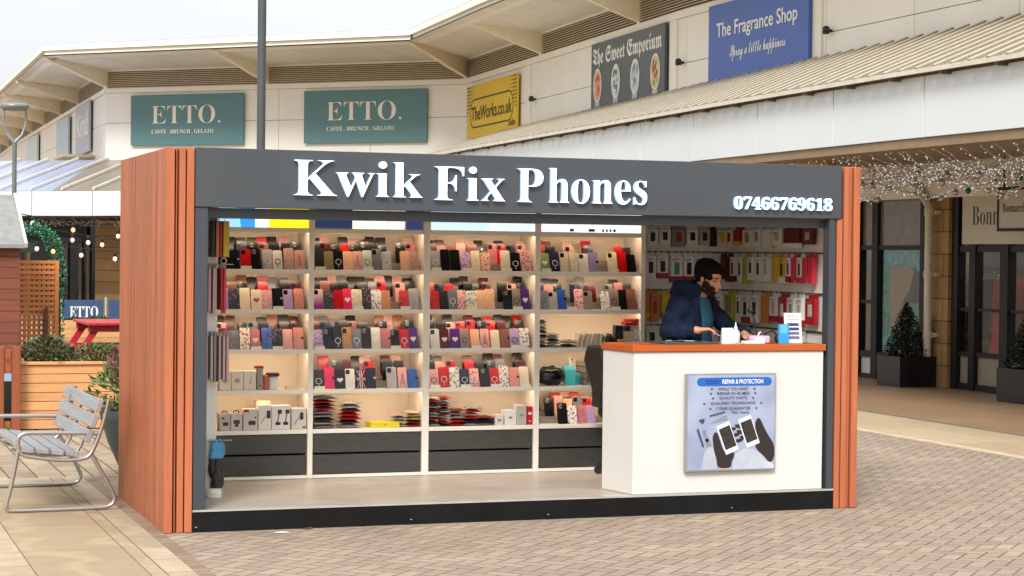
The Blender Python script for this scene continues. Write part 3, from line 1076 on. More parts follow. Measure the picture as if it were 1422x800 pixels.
# ---------------------------------------------------------------- phone cases: 13 stepped displays
PAL = {'black': '#111011', 'dark grey': '#302f30', 'grey': '#77767a', 'silver': '#a9a7a6', 'white': '#dcd6cc', 'red': '#c01018', 'dark red': '#570f18', 'hot pink': '#dd2f5c', 'pink': '#dca39a',
       'dusty pink': '#c79a8e', 'rose': '#bf7277', 'peach': '#e7b48f', 'cream': '#e6d5b4', 'gold': '#b58b55', 'tan': '#c98e62', 'brown': '#8a5138', 'purple': '#512a78', 'lilac': '#b59ac0', 'lavender': '#8d82a8',
       'blue': '#2b57a0', 'navy': '#242a44', 'taupe': '#8f8173', 'olive': '#8b7a4e', 'mint': '#cdd8be', 'green': '#7fa06a', 'stone': '#c9bda6', 'orange': '#d9743c', 'salmon': '#d98f7d'}
def case_mat(col, pat):
    key = 'case_%s_%s' % (col.replace(' ', '_'), pat)
    if key in _MC:
        return _MC[key]
    m, g = newmat(key, .24 if pat in ('plain', 'gradient') else .40)
    c = H(PAL[col])
    oi = g.n('ShaderNodeObjectInfo')
    ad = g.n('ShaderNodeVectorMath', operation='ADD')
    g.t.links.new(g.coord('Object'), ad.inputs[0])
    g.t.links.new(g.m('MULTIPLY', oi.outputs['Random'], 13.0), ad.inputs[1])
    v = ad.outputs[0]
    dk = tuple(x * .72 for x in c)
    lt = tuple(min(1, x * 1.12 + .03) for x in c)
    if pat == 'glitter':
        vo = g.n('ShaderNodeTexVoronoi')
        vo.inputs['Scale'].default_value = 190
        g.t.links.new(v, vo.inputs['Vector'])
        out = g.mix(g.ramp(vo.outputs['Color'], [(.3, 0.), (.8, 1.)]), dk, lt)
    elif pat == 'marble':
        out = g.mix(g.ramp(g.noise(v, 28, 5, .7), [(.42, 0.), (.5, 1.), (.58, 0.)]), lt, dk)
    elif pat == 'floral':
        vo = g.n('ShaderNodeTexVoronoi')
        vo.inputs['Scale'].default_value = 52
        g.t.links.new(v, vo.inputs['Vector'])
        sp = g.n('ShaderNodeSeparateColor')
        g.t.links.new(vo.outputs['Color'], sp.inputs[0])
        flo = g.ramp(sp.outputs[0], [(0, H('#b65a66')), (.35, H('#7d6b8d')), (.6, H('#5e6a54')), (.8, dk)])
        out = g.mix(g.ramp(vo.outputs['Distance'], [(.36, 1.), (.46, 0.)]), lt, flo)
    elif pat == 'gradient':
        sp = g.n('ShaderNodeSeparateXYZ')
        g.t.links.new(g.coord('Object'), sp.inputs[0])
        out = g.mix(g.ramp(g.m('MULTIPLY', sp.outputs[2], 7.0), [(.2, 0.), (.75, 1.)]), H('#a23f94'), H('#d8b7b0'))
    else:
        out = g.mix(g.ramp(g.noise(v, 14, 3), [(.35, 0.), (.65, 1.)]), tuple(x * .93 for x in c), tuple(min(1, x * 1.06) for x in c))
    g.t.links.new(out, g.b.inputs['Base Color'])
    _MC[key] = m
    return m
CW, CH = .074, .152
def rrect(w, h, r, n=3, cx=0, cz=0):
    p = []
    for (sx, sz, a0) in ((1, -1, -90), (1, 1, 0), (-1, 1, 90), (-1, -1, 180)):
        for k in range(n + 1):
            t = R(a0 + 90 * k / n)
            p.append((cx + sx * (w / 2 - r) + r * math.cos(t), cz + sz * (h / 2 - r) + r * math.sin(t)))
    return p
_body = {}
def body_mesh(kind):
    """one shared outline per sort of case; origin at the middle of the bottom edge, face to -y"""
    if kind not in _body:
        mb = MB()
        if kind == 'wallet':
            mb.prism(rrect(CW, CH, .004, 2, 0, CH / 2), 0, .005)
            mb.prism(rrect(CW - .006, CH - .006, .004, 2, .002, CH / 2), .005, .014)
            mb.prism(rrect(CW, CH, .004, 2, 0, CH / 2), .014, .018)
        else:
            mb.prism(rrect(CW, CH, .011, 4, 0, CH / 2), .001, .011)
            mb.prism(rrect(CW - .003, CH - .003, .010, 4, 0, CH / 2), .0, .0011)
        me = mb.build('tmp', [white])
        _body[kind] = me.data
        bpy.data.objects.remove(me)
    return _body[kind]
_bm = {}
def case_data(kind, mat):
    k = (kind, mat.name)
    if k not in _bm:
        d = body_mesh(kind).copy()
        d.materials.clear()
        d.materials.append(mat)
        _bm[k] = d
    return _bm[k]
camm = M('camera_plate_black', '#161616', .2)
camm2 = M('camera_plate_grey', '#8d8b88', .25, .4)
lensm = M('lens_black', '#050507', .1)
ringm_w = M('ring_white', '#e5e2dc', .4)
ringm_k = M('ring_black', '#222222', .3)
claspm = M('clasp_silver', '#b9b6b0', .3, .6)
heartm = M('print_pale', '#efdcdc', .5)
heartd = M('print_rose', '#a63f55', .5)
def part_mesh(key, fn):
    if key not in _bm:
        mb = MB()
        mats = fn(mb)
        o = mb.build('tmp', mats)
        _bm[key] = o.data
        bpy.data.objects.remove(o)
    return _bm[key]
def heart(mb, s, z, y=-.0015):
    p = []
    for k in range(20):
        t = 2 * math.pi * k / 20
        p.append((s * .062 * 16 * math.sin(t) ** 3, z + s * .062 * (13 * math.cos(t) - 5 * math.cos(2 * t) - 2 * math.cos(3 * t) - math.cos(4 * t))))
    mb.prism(p[::-1], y, .0005)
def ringfn(m_):
    def f(mb):
        mb.tube([(.021 * math.cos(t * math.pi / 8), -.0012, .062 + .021 * math.sin(t * math.pi / 8)) for t in range(16)], .0026, 5, 0, closed=True)
        mb.box(-.002, .002, -.0015, .001, .018, .036)
        return [m_]
    return f
def camfn(dark):
    def f(mb):
        mb.prism(rrect(.031, .033, .007, 3, -.0165, .127), -.0022, .0005, 0)
        for dx, dz in ((-.008, .008), (-.008, -.008), (.007, 0)):
            mb.prism([(-.0165 + dx + .0055 * math.cos(t * math.pi / 5), .127 + dz + .0055 * math.sin(t * math.pi / 5)) for t in range(10)], -.0036, -.0022, 1)
        return [camm if dark else camm2, lensm]
    return f
def flagfn(mb):
    x, z0, z1 = CW / 2 - .003, .004, CH - .006
    for i, (w_, m_) in enumerate(((.011, 0), (.005, 1))):
        for s in (1, -1):
            a, b = Vector((-x * s, 0, z0)), Vector((x * s, 0, z1))
            n_ = Vector((-(b - a).z, 0, (b - a).x)).normalized() * w_ / 2
            yy = -.0006 - .0004 * i - (.0001 if s > 0 else 0)
            q = [a - n_, b - n_, b + n_, a + n_]
            mb.add([(max(-x, min(x, p.x)), yy, max(z0, min(z1, p.z))) for p in q], [(0, 1, 2, 3)], m_)
    zc = (z0 + z1) / 2
    for i, (w_, m_) in enumerate(((.018, 0), (.010, 1))):
        yy = -.0016 - .0005 * i
        mb.box(-w_ / 2, w_ / 2, yy, 0, z0, z1, m_)
        mb.box(-x, x, yy - .0001, 0, zc - w_ / 2, zc + w_ / 2, m_)
    return [M('flag_white', '#e6e0d6', .5), M('flag_red', '#b21f2a', .5)]
def towerfn(mb):
    for s in (1, -1):
        mb.bar((s * .022, -.0008, .012), (s * .004, -.0008, .07), .004, .0015)
        mb.bar((s * .004, -.0008, .07), (0, -.0008, .112), .0035, .0015)
    mb.box(-.014, .014, -.0014, .0, .034, .038)
    mb.box(-.009, .009, -.0014, .0, .056, .06)
    return [M('print_brown', '#6d4b44', .5)]
DETAIL = {'ring': lambda c: ('magnetic_ring', part_mesh('ring_w' if c in ('black', 'dark grey', 'grey', 'silver', 'red', 'navy') else 'ring_k', ringfn(ringm_w if c in ('black', 'dark grey', 'grey', 'silver', 'red', 'navy') else ringm_k))),
          'camera': lambda c: ('camera_plate', part_mesh('cam_l' if c in ('black', 'dark grey') else 'cam_d', camfn(c not in ('black', 'dark grey')))),
          'heart': lambda c: ('heart_print', part_mesh('heart' + str(c in ('lilac', 'pink', 'cream')), lambda mb: (heart(mb, .022, .07), [heartd if c in ('lilac', 'pink', 'cream') else heartm])[1])),
          'flag': lambda c: ('flag_print', part_mesh('flag', flagfn)),
          'tower': lambda c: ('tower_print', part_mesh('tower', towerfn)),
          'wallet': lambda c: ('clasp', part_mesh('clasp' + str(c == 'black'), lambda mb: (mb.prism(rrect(.02, .016, .006, 3, CW / 2 - .008, .078), -.0025, .019), [claspm if c in ('black', 'blue') else camm])[1]))}
def parse(s):
    """'red ring' -> colour, features"""
    for c in sorted(PAL, key=len, reverse=True):
        if s.startswith(c):
            return c, s[len(c):].split()
    raise ValueError(s)
WORD = {'ring': 'with ring mark', 'camera': 'with camera plate', 'heart': 'with heart', 'flag': 'with union flag', 'tower': 'with tower print', 'wallet': 'wallet style', 'glitter': 'glittery', 'floral': 'flowered', 'marble': 'marbled', 'gradient': 'purple fading'}
ORD = ['first', 'second', 'third', 'fourth', 'fifth', 'sixth', 'seventh', 'eighth', 'ninth', 'tenth', 'eleventh', 'twelfth', 'thirteenth', 'fourteenth']
BAYW = ['leftmost bay', 'second bay', 'third bay', 'rightmost bay']
ROWW = {5: 'above', 4: 'top shelf', 3: 'second shelf', 2: 'third shelf', 1: 'fourth shelf', 0: 'lowest shelf'}
def place_case(desc, x, y, z, tilt, lab, rz=0.0, detail=True):
    col, feats = parse(desc)
    pat = next((f for f in feats if f in ('glitter', 'floral', 'marble', 'gradient')), 'plain')
    kind = 'wallet' if 'wallet' in feats else 'back'
    o = bpy.data.objects.new('phone_case', case_data(kind, case_mat(col, pat)))
    COL.objects.link(o)
    o.location = (x, y, z)
    o.rotation_euler = (-tilt, 0, rz)
    o.scale = (rnd.uniform(.93, 1.05), 1, rnd.uniform(.90, 1.05))
    tag(o, lab, 'phone case', 'phone cases on the shelves')
    if detail:
        for f in feats:
            if f in DETAIL:
                nm, md = DETAIL[f](col)
                c = bpy.data.objects.new(nm, md)
                COL.objects.link(c)
                c.parent = o
    return o
FRONT = {(0, 4): 'black ring|black wallet|red camera|black camera|silver ring|white ring|dusty pink glitter|pink tower',
         (0, 3): 'lilac heart|black floral|cream|cream heart|pink glitter|black wallet|lilac camera|salmon glitter',
         (0, 2): 'red camera|grey marble|cream floral|rose heart|blue floral|black floral|pink|salmon wallet',
         (1, 4): 'dark grey|olive glitter|black ring|peach|pink tower|mint ring|grey camera|silver ring|-|peach glitter|dusty pink glitter',
         (1, 3): 'pink gradient camera|black floral|red|hot pink heart|cream marble|black floral|white floral|tan|-|red floral|silver glitter',
         (1, 2): 'lilac floral|black camera|dark grey ring|gold camera|grey ring|dark grey camera|white heart|rose wallet|black camera|red ring|purple heart',
         (1, 1): 'dark grey ring|hot pink wallet|black heart|white camera|navy flag|black wallet|-|silver camera|pink tower|blue wallet',
         (2, 4): 'silver ring|black|black|lilac floral|cream|peach floral|-|cream|black ring|pink floral',
         (2, 3): 'red marble|dark grey|grey ring|pink floral|mint floral|peach|peach glitter|-|black camera|taupe ring|purple heart',
         (2, 2): 'white camera|dark red heart|purple heart|taupe ring|peach|pink tower|cream|brown wallet|lilac ring|white floral',
         (2, 1): 'pink ring|red ring|white floral|navy ring|pink floral|black camera|red ring|white floral|salmon wallet|cream',
         (3, 4): 'green heart|navy ring|stone camera|stone marble|white camera|lavender wallet|-|cream camera|red|black',
         (3, 3): 'grey marble|silver camera|blue wallet|-|pink floral|taupe camera|-|white floral|taupe ring|black|brown glitter',
         (3, 0): '-|-|black camera|white floral|rose glitter|lilac|-|-|-|-'}
BACK = ['black', 'black', 'dark red', 'red', 'dusty pink', 'black wallet', 'black', 'dark grey', 'brown', 'navy', 'rose', 'black', 'red', 'black', 'black wallet', 'dark red', 'grey', 'pink', 'black', 'red']
riser_m = M('riser_grey', '#8f8577', .5)
n_case = 0
for (bi, zi), row in FRONT.items():
    a, b = BX[bi]
    items = row.split('|')
    n = len(items)
    z = SZ[zi] + .001
    rr = random.Random(bi * 10 + zi)
    pitch = (b - a - .035) / n
    # stepped riser the rear rows stand on (one per shelf)
    mb = MB()
    mb.box(a + .012, b - .03, SY + .108, SY + .172, SZ[zi] + .0005, SZ[zi] + .050)
    mb.box(a + .012, b - .03, SY + .173, SY + .235, SZ[zi] + .0005, SZ[zi] + .087)
    rs = mb.build('display_riser', riser_m, None, .002)
    rs.location = (0, 0, 0)
    rs.parent = su
    rs.location = -Vector(su.location)
    cnt = 0
    present = []
    for k, it in enumerate(items):
        x = a + .012 + pitch * (k + .5) + rr.uniform(-.003, .003)
        if it == '-':
            present.append(None)
            continue
        col, feats = parse(it)
        desc = ' '.join([WORD[f] for f in feats if f in ('glitter', 'floral', 'marble', 'gradient', 'wallet')][:1])
        extra = ' '.join([WORD[f] for f in feats if f in ('ring', 'camera', 'heart', 'flag', 'tower')][:1])
        lab = '%s%s phone case %s, front row %s, %s, %s' % (desc + ' ' if desc else '', col, extra, ORD[cnt], ROWW[zi], BAYW[bi])
        lab = lab.replace(' ,', ',')
        present.append(col)
        place_case(it, x, SY + .022 + rr.uniform(0, .004), z, R(rr.uniform(13, 17)), lab, R(rr.uniform(-3, 3)))
        cnt += 1
        n_case += 1
    for tier, (yy, zz, keep) in enumerate(((SY + .118, SZ[zi] + .051, .82), (SY + .183, SZ[zi] + .088, .60))):
        cnt = 0
        for k, it in enumerate(items):
            if it == '-' and rr.random() < .75:
                continue
            if rr.random() > keep:
                continue
            x = a + .012 + pitch * (k + .5) + rr.uniform(-.008, .008)
            col = rr.choice(BACK)
            if tier == 0 and 'wallet' not in col and rr.random() < .6:
                col += ' camera'
            lab = '%s phone case, %s row %s from left, %s, %s' % (col.replace(' camera', ''), ('middle', 'rear')[tier], ORD[cnt], ROWW[zi], BAYW[bi])
            place_case(col, x, yy + rr.uniform(0, .006), zz, R(rr.uniform(12, 16)), lab, R(rr.uniform(-3, 3)))
            cnt += 1
            n_case += 1
# little price cards on the shelf lips
pcm = M('price_card', '#efe6d0', .6)
for (bi, zi), ks_ in {(0, 4): (2,), (0, 3): (5,), (0, 2): (3, 5), (1, 4): (0, 5), (1, 3): (4, 9), (1, 2): (0, 8), (1, 1): (0,), (2, 4): (0, 3, 7), (2, 3): (4, 9), (2, 2): (4, 8), (2, 1): (0, 3, 6, 9), (3, 4): (0, 7), (3, 3): (3, 8)}.items():
    a, b = BX[bi]
    n = len(FRONT[(bi, zi)].split('|'))
    for q, k in enumerate(ks_):
        x = a + .012 + (b - a - .035) / n * (k + .5)
        mb = MB()
        mb.box(-.038, .038, 0, .002, 0, .022)
        o = mb.build('price_card', pcm)
        o.location = (x, SY + .006, SZ[zi] + .001)
        o.rotation_euler = (R(-12), 0, 0)
        tag(o, 'blank cream price card, %s from left on %s of %s' % (ORD[q], ROWW[zi], BAYW[bi]), 'price card', 'price cards along the shelves')
print('cases', n_case)
# ================================================================== COUNTER, POSTER, STOCK
ctm = M('counter_white', '#d6d5d1', .4, var=.02, scale=2)
topm = wood('counter_orange', '#b4561d', 'x', .4, .12, .02, False, 18)
cn = thing('service_counter', 'white service counter with orange wood top at the kiosk front', 'counter', (3.8, .2, FZ))
A_, B_, C_, E_ = (3.165, .022), (4.60, .012), (4.60, .42), (3.095, .40)
def vprism(mb, poly, z0, z1, m=0):
    n = len(poly)
    mb.add([(x, y, z0) for x, y in poly] + [(x, y, z1) for x, y in poly], [tuple(range(n - 1, -1, -1)), tuple(range(n, 2 * n))] + [(i, (i + 1) % n, (i + 1) % n + n, i + n) for i in range(n)], m)
mb = MB()
vprism(mb, [A_, B_, C_, E_], FZ + .002, 1.108)
sb_(mb, 'body', ctm, cn, .003)
mb = MB()
vprism(mb, [(3.150, .004), (4.612, -.004), (4.612, .47), (3.15, .47), (3.082, .41)], 1.110, 1.155)
sb_(mb, 'top', topm, cn, .003)

# repair poster on the counter front
po = thing('repair_poster', 'framed blue grey repair advert on the counter front showing two phones in gloved hands', 'poster', (3.87, .0, .29))
X0, X1, Z0, Z1, PY = 3.535, 4.215, .290, .958, -.022
mb = MB()
mb.box(X0, X1, PY, .010, Z0, Z1)
sb_(mb, 'frame', M('poster_frame', '#8b8f92', .4), po, .002)
def pflat(name, mat, fn, k):
    mb = MB()
    fn(mb, PY - .0012 * k)
    return sb_(mb, name, mat, po)
def smooth(P):
    for _ in range(2):
        Qp = [P[0]]
        for a, b in zip(P, P[1:]):
            Qp += [tuple(.75 * x + .25 * y for x, y in zip(a, b)), tuple(.25 * x + .75 * y for x, y in zip(a, b))]
        Qp.append(P[-1])
        P = Qp
    return P
def poly(mb, pts, y, soft=False):
    """pts in fractions of the poster, from its top left"""
    if soft:
        pts = smooth(list(pts) + [pts[0]])[1:-1]
    q = [(X0 + .012 + u * (X1 - X0 - .02), y, Z1 - .01 - v * (Z1 - Z0 - .02)) for u, v in pts]
    n = Vector((0, 0, 0))
    for i in range(len(q)):
        a, b = q[i], q[(i + 1) % len(q)]
        n.y += (a[2] - b[2]) * (a[0] + b[0])
    mb.add(q, [tuple(range(len(q)))])
def poster_back(mb, y):
    poly(mb, [(0, 0), (1, 0), (1, 1), (0, 1)], y)
bm, g = newmat('poster_print', .35)
sp = g.n('ShaderNodeSeparateXYZ')
g.t.links.new(g.coord('Object'), sp.inputs[0])
g.t.links.new(g.mix(g.ramp(g.noise(g.coord('Object'), 3.2, 2), [(.35, 0.), (.65, 1.)]), H('#8c97b3'), H('#a9b3cb')), g.b.inputs['Base Color'])
pflat('print_ground', bm, poster_back, 1)
pflat('shoulder_print', M('print_shoulder', '#b4bac6', .4, var=.18, scale=5), lambda mb, y: (poly(mb, [(.55, .84), (.64, .78), (.76, .79), (.88, .86), (.995, .96), (.995, 1), (.52, 1), (.52, .92)], y), poly(mb, [(.16, .995), (.19, .82), (.25, .74), (.31, .78), (.34, .995)], y)), 2)
def stadium(u0, u1, v0, v1):
    r = (v1 - v0) / 2
    p = []
    for k in range(9):
        t = R(-90 + 180 * k / 8)
        p.append((u1 - r + r * math.cos(t), (v0 + v1) / 2 + r * math.sin(t)))
    for k in range(9):
        t = R(90 + 180 * k / 8)
        p.append((u0 + r + r * math.cos(t), (v0 + v1) / 2 + r * math.sin(t)))
    return p
pflat('banner_print', M('print_blue', '#1f63b5', .35, var=.03), lambda mb, y: poly(mb, stadium(.10, .96, .025, .115), y), 2)
def T_(mb, s, u0, u1, v0, v1, y, off=0):
    fit_text(mb, s, X0 + .012 + u0 * (X1 - X0 - .02), X0 + .012 + u1 * (X1 - X0 - .02), Z1 - .01 - v1 * (Z1 - Z0 - .02), Z1 - .01 - v0 * (Z1 - Z0 - .02), y, .0006, 0, off)
pflat('banner_lettering', ink_w, lambda mb, y: T_(mb, 'REPAIR & PROTECTION', .39, .86, .045, .092, y, .016), 3)
pflat('dark_lettering', M('print_darkblue', '#12458a', .4), lambda mb, y: T_(mb, 'SCREEN', .20, .36, .047, .092, y, .012), 3)
for s_, u0, u1, v in (('WHILE YOU WAIT', .34, .69, .13), ('REPAIR IN 45 MIN', .33, .70, .178), ('QUALITY PARTS', .355, .675, .228), ('QUALIFIED TECHNICIANS', .255, .77, .283), ('1 YEAR GUARANTEE', .325, .715, .337), ('T&C Apply', .49, .705, .382)):
    pflat('text_line', M('print_slate', '#454b60', .4), lambda mb, y: T_(mb, s_, u0, u1, v, v + .032, y, .012), 3)
    if s_[0] != 'T':
        for c in (u0 - .07, u1 + .07):
            pflat('star_print', M('print_slate', '#454b60', .4), lambda mb, y: poly(mb, [(c + (.017 if k % 2 else .008) * math.cos(k * math.pi / 5), v + .016 + (.017 if k % 2 else .008) * math.sin(k * math.pi / 5)) for k in range(10)], y), 3)
def hands(mb, y):
    poly(mb, [(.285, .66), (.30, .605), (.335, .60), (.36, .66), (.40, .78), (.44, .83), (.52, .80), (.54, .85), (.505, .92), (.50, .985), (.345, .985), (.335, .88), (.30, .80)], y, True)
    poly(mb, [(.775, .50), (.80, .455), (.835, .47), (.87, .55), (.94, .665), (1, .745), (1, .90), (.945, .945), (.87, .86), (.80, .80), (.77, .74)], y, True)
    for u, v, l, a in ((.505, .575, .05, -14), (.545, .635, .055, -12), (.585, .695, .05, -10), (.585, .545, .05, 14), (.61, .605, .055, 12), (.645, .665, .05, 10)):
        c, s = math.cos(R(a)), math.sin(R(a))
        poly(mb, [(u + l * math.cos(k * math.pi / 6) * c - .020 * math.sin(k * math.pi / 6) * s, v + l * math.cos(k * math.pi / 6) * s + .020 * math.sin(k * math.pi / 6) * c) for k in range(12)], y - .0001 * u)
pflat('glove_print', M('print_glove', '#2a2223', .5), hands, 3)
def rotrect(u, v, w, h, a):
    c, s = math.cos(R(a)), math.sin(R(a))
    return [(u + x * c - z * s, v + x * s + z * c) for x, z in ((-w / 2, -h / 2), (w / 2, -h / 2), (w / 2, h / 2), (-w / 2, h / 2))]
pflat('phone_print', M('print_white', '#e8e8ea', .3), lambda mb, y: (poly(mb, rotrect(.455, .665, .155, .325, -21), y), poly(mb, rotrect(.70, .60, .155, .32, -20), y)), 4)
pflat('screen_print', M('print_screen', '#33302d', .3, var=.6, scale=60), lambda mb, y: (poly(mb, rotrect(.455, .66, .132, .235, -21), y), poly(mb, rotrect(.70, .595, .132, .232, -20), y)), 5)
pflat('tool_print', M('print_tool', '#3a4470', .4), lambda mb, y: (poly(mb, rotrect(.335, .41, .18, .016, -13), y), poly(mb, [(.12, .47), (.19, .455), (.185, .50), (.16, .51)], y), poly(mb, rotrect(.145, .66, .022, .2, -20), y)), 4)
pflat('tweezer_print', M('print_steel', '#7f858a', .4), lambda mb, y: (poly(mb, [(.235, .515), (.44, .425), (.45, .433)], y), poly(mb, [(.235, .518), (.45, .455), (.46, .465)], y), poly(mb, rotrect(.205, .64, .03, .13, -20), y), poly(mb, rotrect(.235, .71, .05, .09, -20), y)), 4)
pflat('wrist_print', M('print_skin', '#c3a596', .5), lambda mb, y: (poly(mb, [(.345, .985), (.50, .985), (.49, 1), (.35, 1)], y)), 4)

# ---------------------------------------------------------------- slat wall boards with hooks
swm = M('slatwall_white', '#e9e6e0', .45, var=.03)
railm = M('rail_dark', '#3c3a37', .5)
RZ = [1.995, 1.785, 1.490, 1.215]
sw = thing('slatwall_board', 'white slatwall board with dark rails on the kiosk back wall beside the shelves', 'display board', (4.3, 1.84, FZ), group=None)
mb = MB()
mb.box(3.892, 4.792, 1.842, 1.868, FZ + .004, 2.28)
sb_(mb, 'board', swm, sw)
for z in RZ:
    mb = MB()
    mb.box(3.895, 4.765, 1.832, 1.841, z, z + .012)
    sb_(mb, 'rail', railm, sw)
sw2 = thing('slatwall_board', 'white slatwall board with dark rails on the right side wall of the kiosk', 'display board', (4.78, 1.1, FZ))
mb = MB()
mb.box(4.772, 4.794, .12, 1.838, FZ + .004, 2.28)
sb_(mb, 'board', swm, sw2)
for z in RZ:
    mb = MB()
    mb.box(4.762, 4.771, .15, 1.828, z, z + .012)
    sb_(mb, 'rail', railm, sw2)
hookm = M('hook_steel', '#a9a9a9', .3, .9)
COLP = {'white': '#ece9e2', 'red': '#a31a22', 'dark red': '#5e1118', 'pink red': '#d6304c', 'yellow': '#d8b524', 'lime': '#c2bb3a', 'orange': '#d07a2d', 'cream': '#d9cfb4', 'grey': '#8d8b88', 'black': '#131313', 'silver': '#b3b1ad', 'pink': '#cf9aa6', 'blue': '#3d7fc4', 'teal': '#2f9f96'}
def pack(x, y, ztop, w, h, d, col, pic, facing, lab, cat='accessory pack', group='packs hung on the slatwall', band=None):
    """hanging retail box: body, hang tab with hole, printed picture, coloured foot band"""
    rz = {'front': 0, 'side': R(-90), 'edge': R(-90)}[facing]
    t = thing('hanging_pack', lab, cat, (x, y, ztop - h), rz, group)
    mb = MB()
    mb.box(-w / 2, w / 2, -d, 0, 0, h - .035)
    mb.build('box', M('pack_' + col, COLP[col], .4, var=.04), t, .0015)
    mb = MB()
    mb.prism([(-w / 2, h - .036), (w / 2, h - .036), (w / 2, h - .01), (w / 2 - .01, h), (.012, h), (.012, h - .012), (-.012, h - .012), (-.012, h), (-w / 2 + .01, h)], -.003, 0)
    mb.build('hang_tab', M('pack_' + col, COLP[col], .4, var=.04), t)
    if pic:
        mb = MB()
        zc = (h - .03) * .52
        mb.prism(rrect(w * .42, h * .40, .006, 2, 0, zc), -d - .001, -d + .001)
        mb.prism(rrect(w * .22, h * .12, .006, 2, w * .12, zc - h * .1), -d - .0018, -d + .001)
        mb.build('picture', M('pack_pic_' + pic, COLP[pic], .4, var=.2, scale=40), t)
        mb = MB()
        mb.box(-w * .38, w * .2, -d - .001, -d, h - .062, h - .055)
        mb.box(-w * .38, 0, -d - .001, -d, h - .075, h - .071)
        mb.build('print_lines', M('pack_lines', '#6d6a66', .5), t)
    if band:
        mb = MB()
        mb.box(-w / 2 - .0008, w / 2 + .0008, -d - .0012, -.002, .0, h * .2)
        mb.build('foot_band', M('pack_' + band, COLP[band], .4, var=.04), t)
    mb = MB()
    mb.tube([(0, .012, h - .006), (0, -.05 - d, h - .006), (0, -.055 - d, h + .004)], .0022, 6)
    mb.build('hook', hookm, t)
    return t
def ordw(i):
    return ORD[i]
ROWS = [  # row, wall, list of (centre, width, colour, picture, band)
    (0, 'b', [(4.075, .095, 'white', 'black', None), (4.18, .095, 'white', 'black', None), (4.295, .11, 'grey', 'red', None), (4.415, .095, 'white', 'black', None), (4.52, .09, 'silver', 'black', None), (4.60, .05, 'black', None, None), (4.67, .09, 'cream', 'lime', None)]),
    (0, 's', [(1.78, .12, 'white', 'red', None), (1.65, .13, 'red', None, 'yellow'), (1.47, .17, 'white', 'grey', None), (1.31, .13, 'white', 'grey', None), (1.155, .12, 'white', None, None), (.98, .16, 'white', 'silver', None), (.75, .26, 'dark red', None, 'white'), (.50, .16, 'dark red', 'silver', None)]),
    (1, 'b', [(3.945, .075, 'white', 'black', None), (4.06, .09, 'white', 'black', None), (4.16, .095, 'white', 'black', 'red'), (4.28, .10, 'white', 'teal', 'red'), (4.385, .09, 'white', 'black', 'red'), (4.475, .08, 'white', 'grey', None), (4.56, .07, 'white', 'grey', None), (4.70, .06, 'dark red', None, None)]),
    (1, 's', [(1.80, .09, 'dark red', None, None), (1.71, .085, 'white', 'dark red', 'dark red'), (1.585, .08, 'white', 'black', None), (1.50, .08, 'lime', 'grey', None), (1.40, .10, 'white', 'black', None), (1.27, .10, 'white', 'black', None), (1.145, .10, 'white', 'silver', None), (.985, .09, 'yellow', None, None), (.885, .10, 'yellow', 'black', 'white'), (.785, .07, 'white', 'dark red', 'red'), (.70, .075, 'pink red', None, None), (.61, .075, 'white', 'black', 'pink red'), (.53, .075, 'pink red', None, None), (.44, .075, 'pink red', None, None)]),
    (2, 'b', [(3.945, .07, 'yellow', 'black', None), (4.025, .06, 'orange', None, 'yellow'), (4.10, .07, 'orange', 'red', None), (4.20, .08, 'yellow', None, 'orange'), (4.31, .09, 'white', 'grey', None), (4.42, .09, 'white', 'black', None), (4.53, .09, 'red', 'white', None), (4.64, .09, 'white', 'grey', None)]),
    (2, 's', [(1.765, .17, 'lime', 'grey', None), (1.61, .09, 'white', 'dark red', None), (1.49, .13, 'white', 'black', 'red'), (1.335, .14, 'white', 'black', None), (1.16, .13, 'orange', None, None), (1.02, .13, 'white', 'silver', 'red'), (.88, .12, 'red', 'white', None), (.745, .12, 'white', 'grey', 'red'), (.615, .10, 'white', 'silver', 'red'), (.445, .16, 'red', 'silver', None)]),
    (3, 'b', [(3.96, .10, 'grey', 'black', 'yellow'), (4.08, .10, 'white', 'black', None), (4.705, .07, 'dark red', None, None)]),
    (3, 's', [(1.70, .12, 'dark red', 'grey', None), (1.52, .12, 'white', 'grey', None), (.62, .14, 'silver', 'grey', None)]),
]
TIER = ['top row', 'second row', 'third row', 'bottom row']
HGT = [(.165, .03), (.225, .035), (.245, .03), (.165, .03)]
for row, wall, L in ROWS:
    h, d = HGT[row]
    for i, (c, w_, col, pic, band) in enumerate(L):
        rr = random.Random(row * 100 + i + (50 if wall == 's' else 0))
        hh = h * rr.uniform(.9, 1.06)
        feat = (', %s picture' % pic if pic else '') + (', %s base' % band if band else '')
        if wall == 'b':
            lab = '%s pack%s, %s from left, %s, back slatwall' % (col, feat, ordw(i), TIER[row])
            pack(c, 1.822, RZ[row] + .008, w_, hh, d, col, pic, 'front', lab, band=band)
        else:
            lab = '%s pack%s, %s from left, %s, side slatwall' % (col, feat, ordw(i), TIER[row])
            pack(4.752, c, RZ[row] + .008, w_ * .92, hh, d, col, pic, 'side', lab, band=band)
mb = MB()
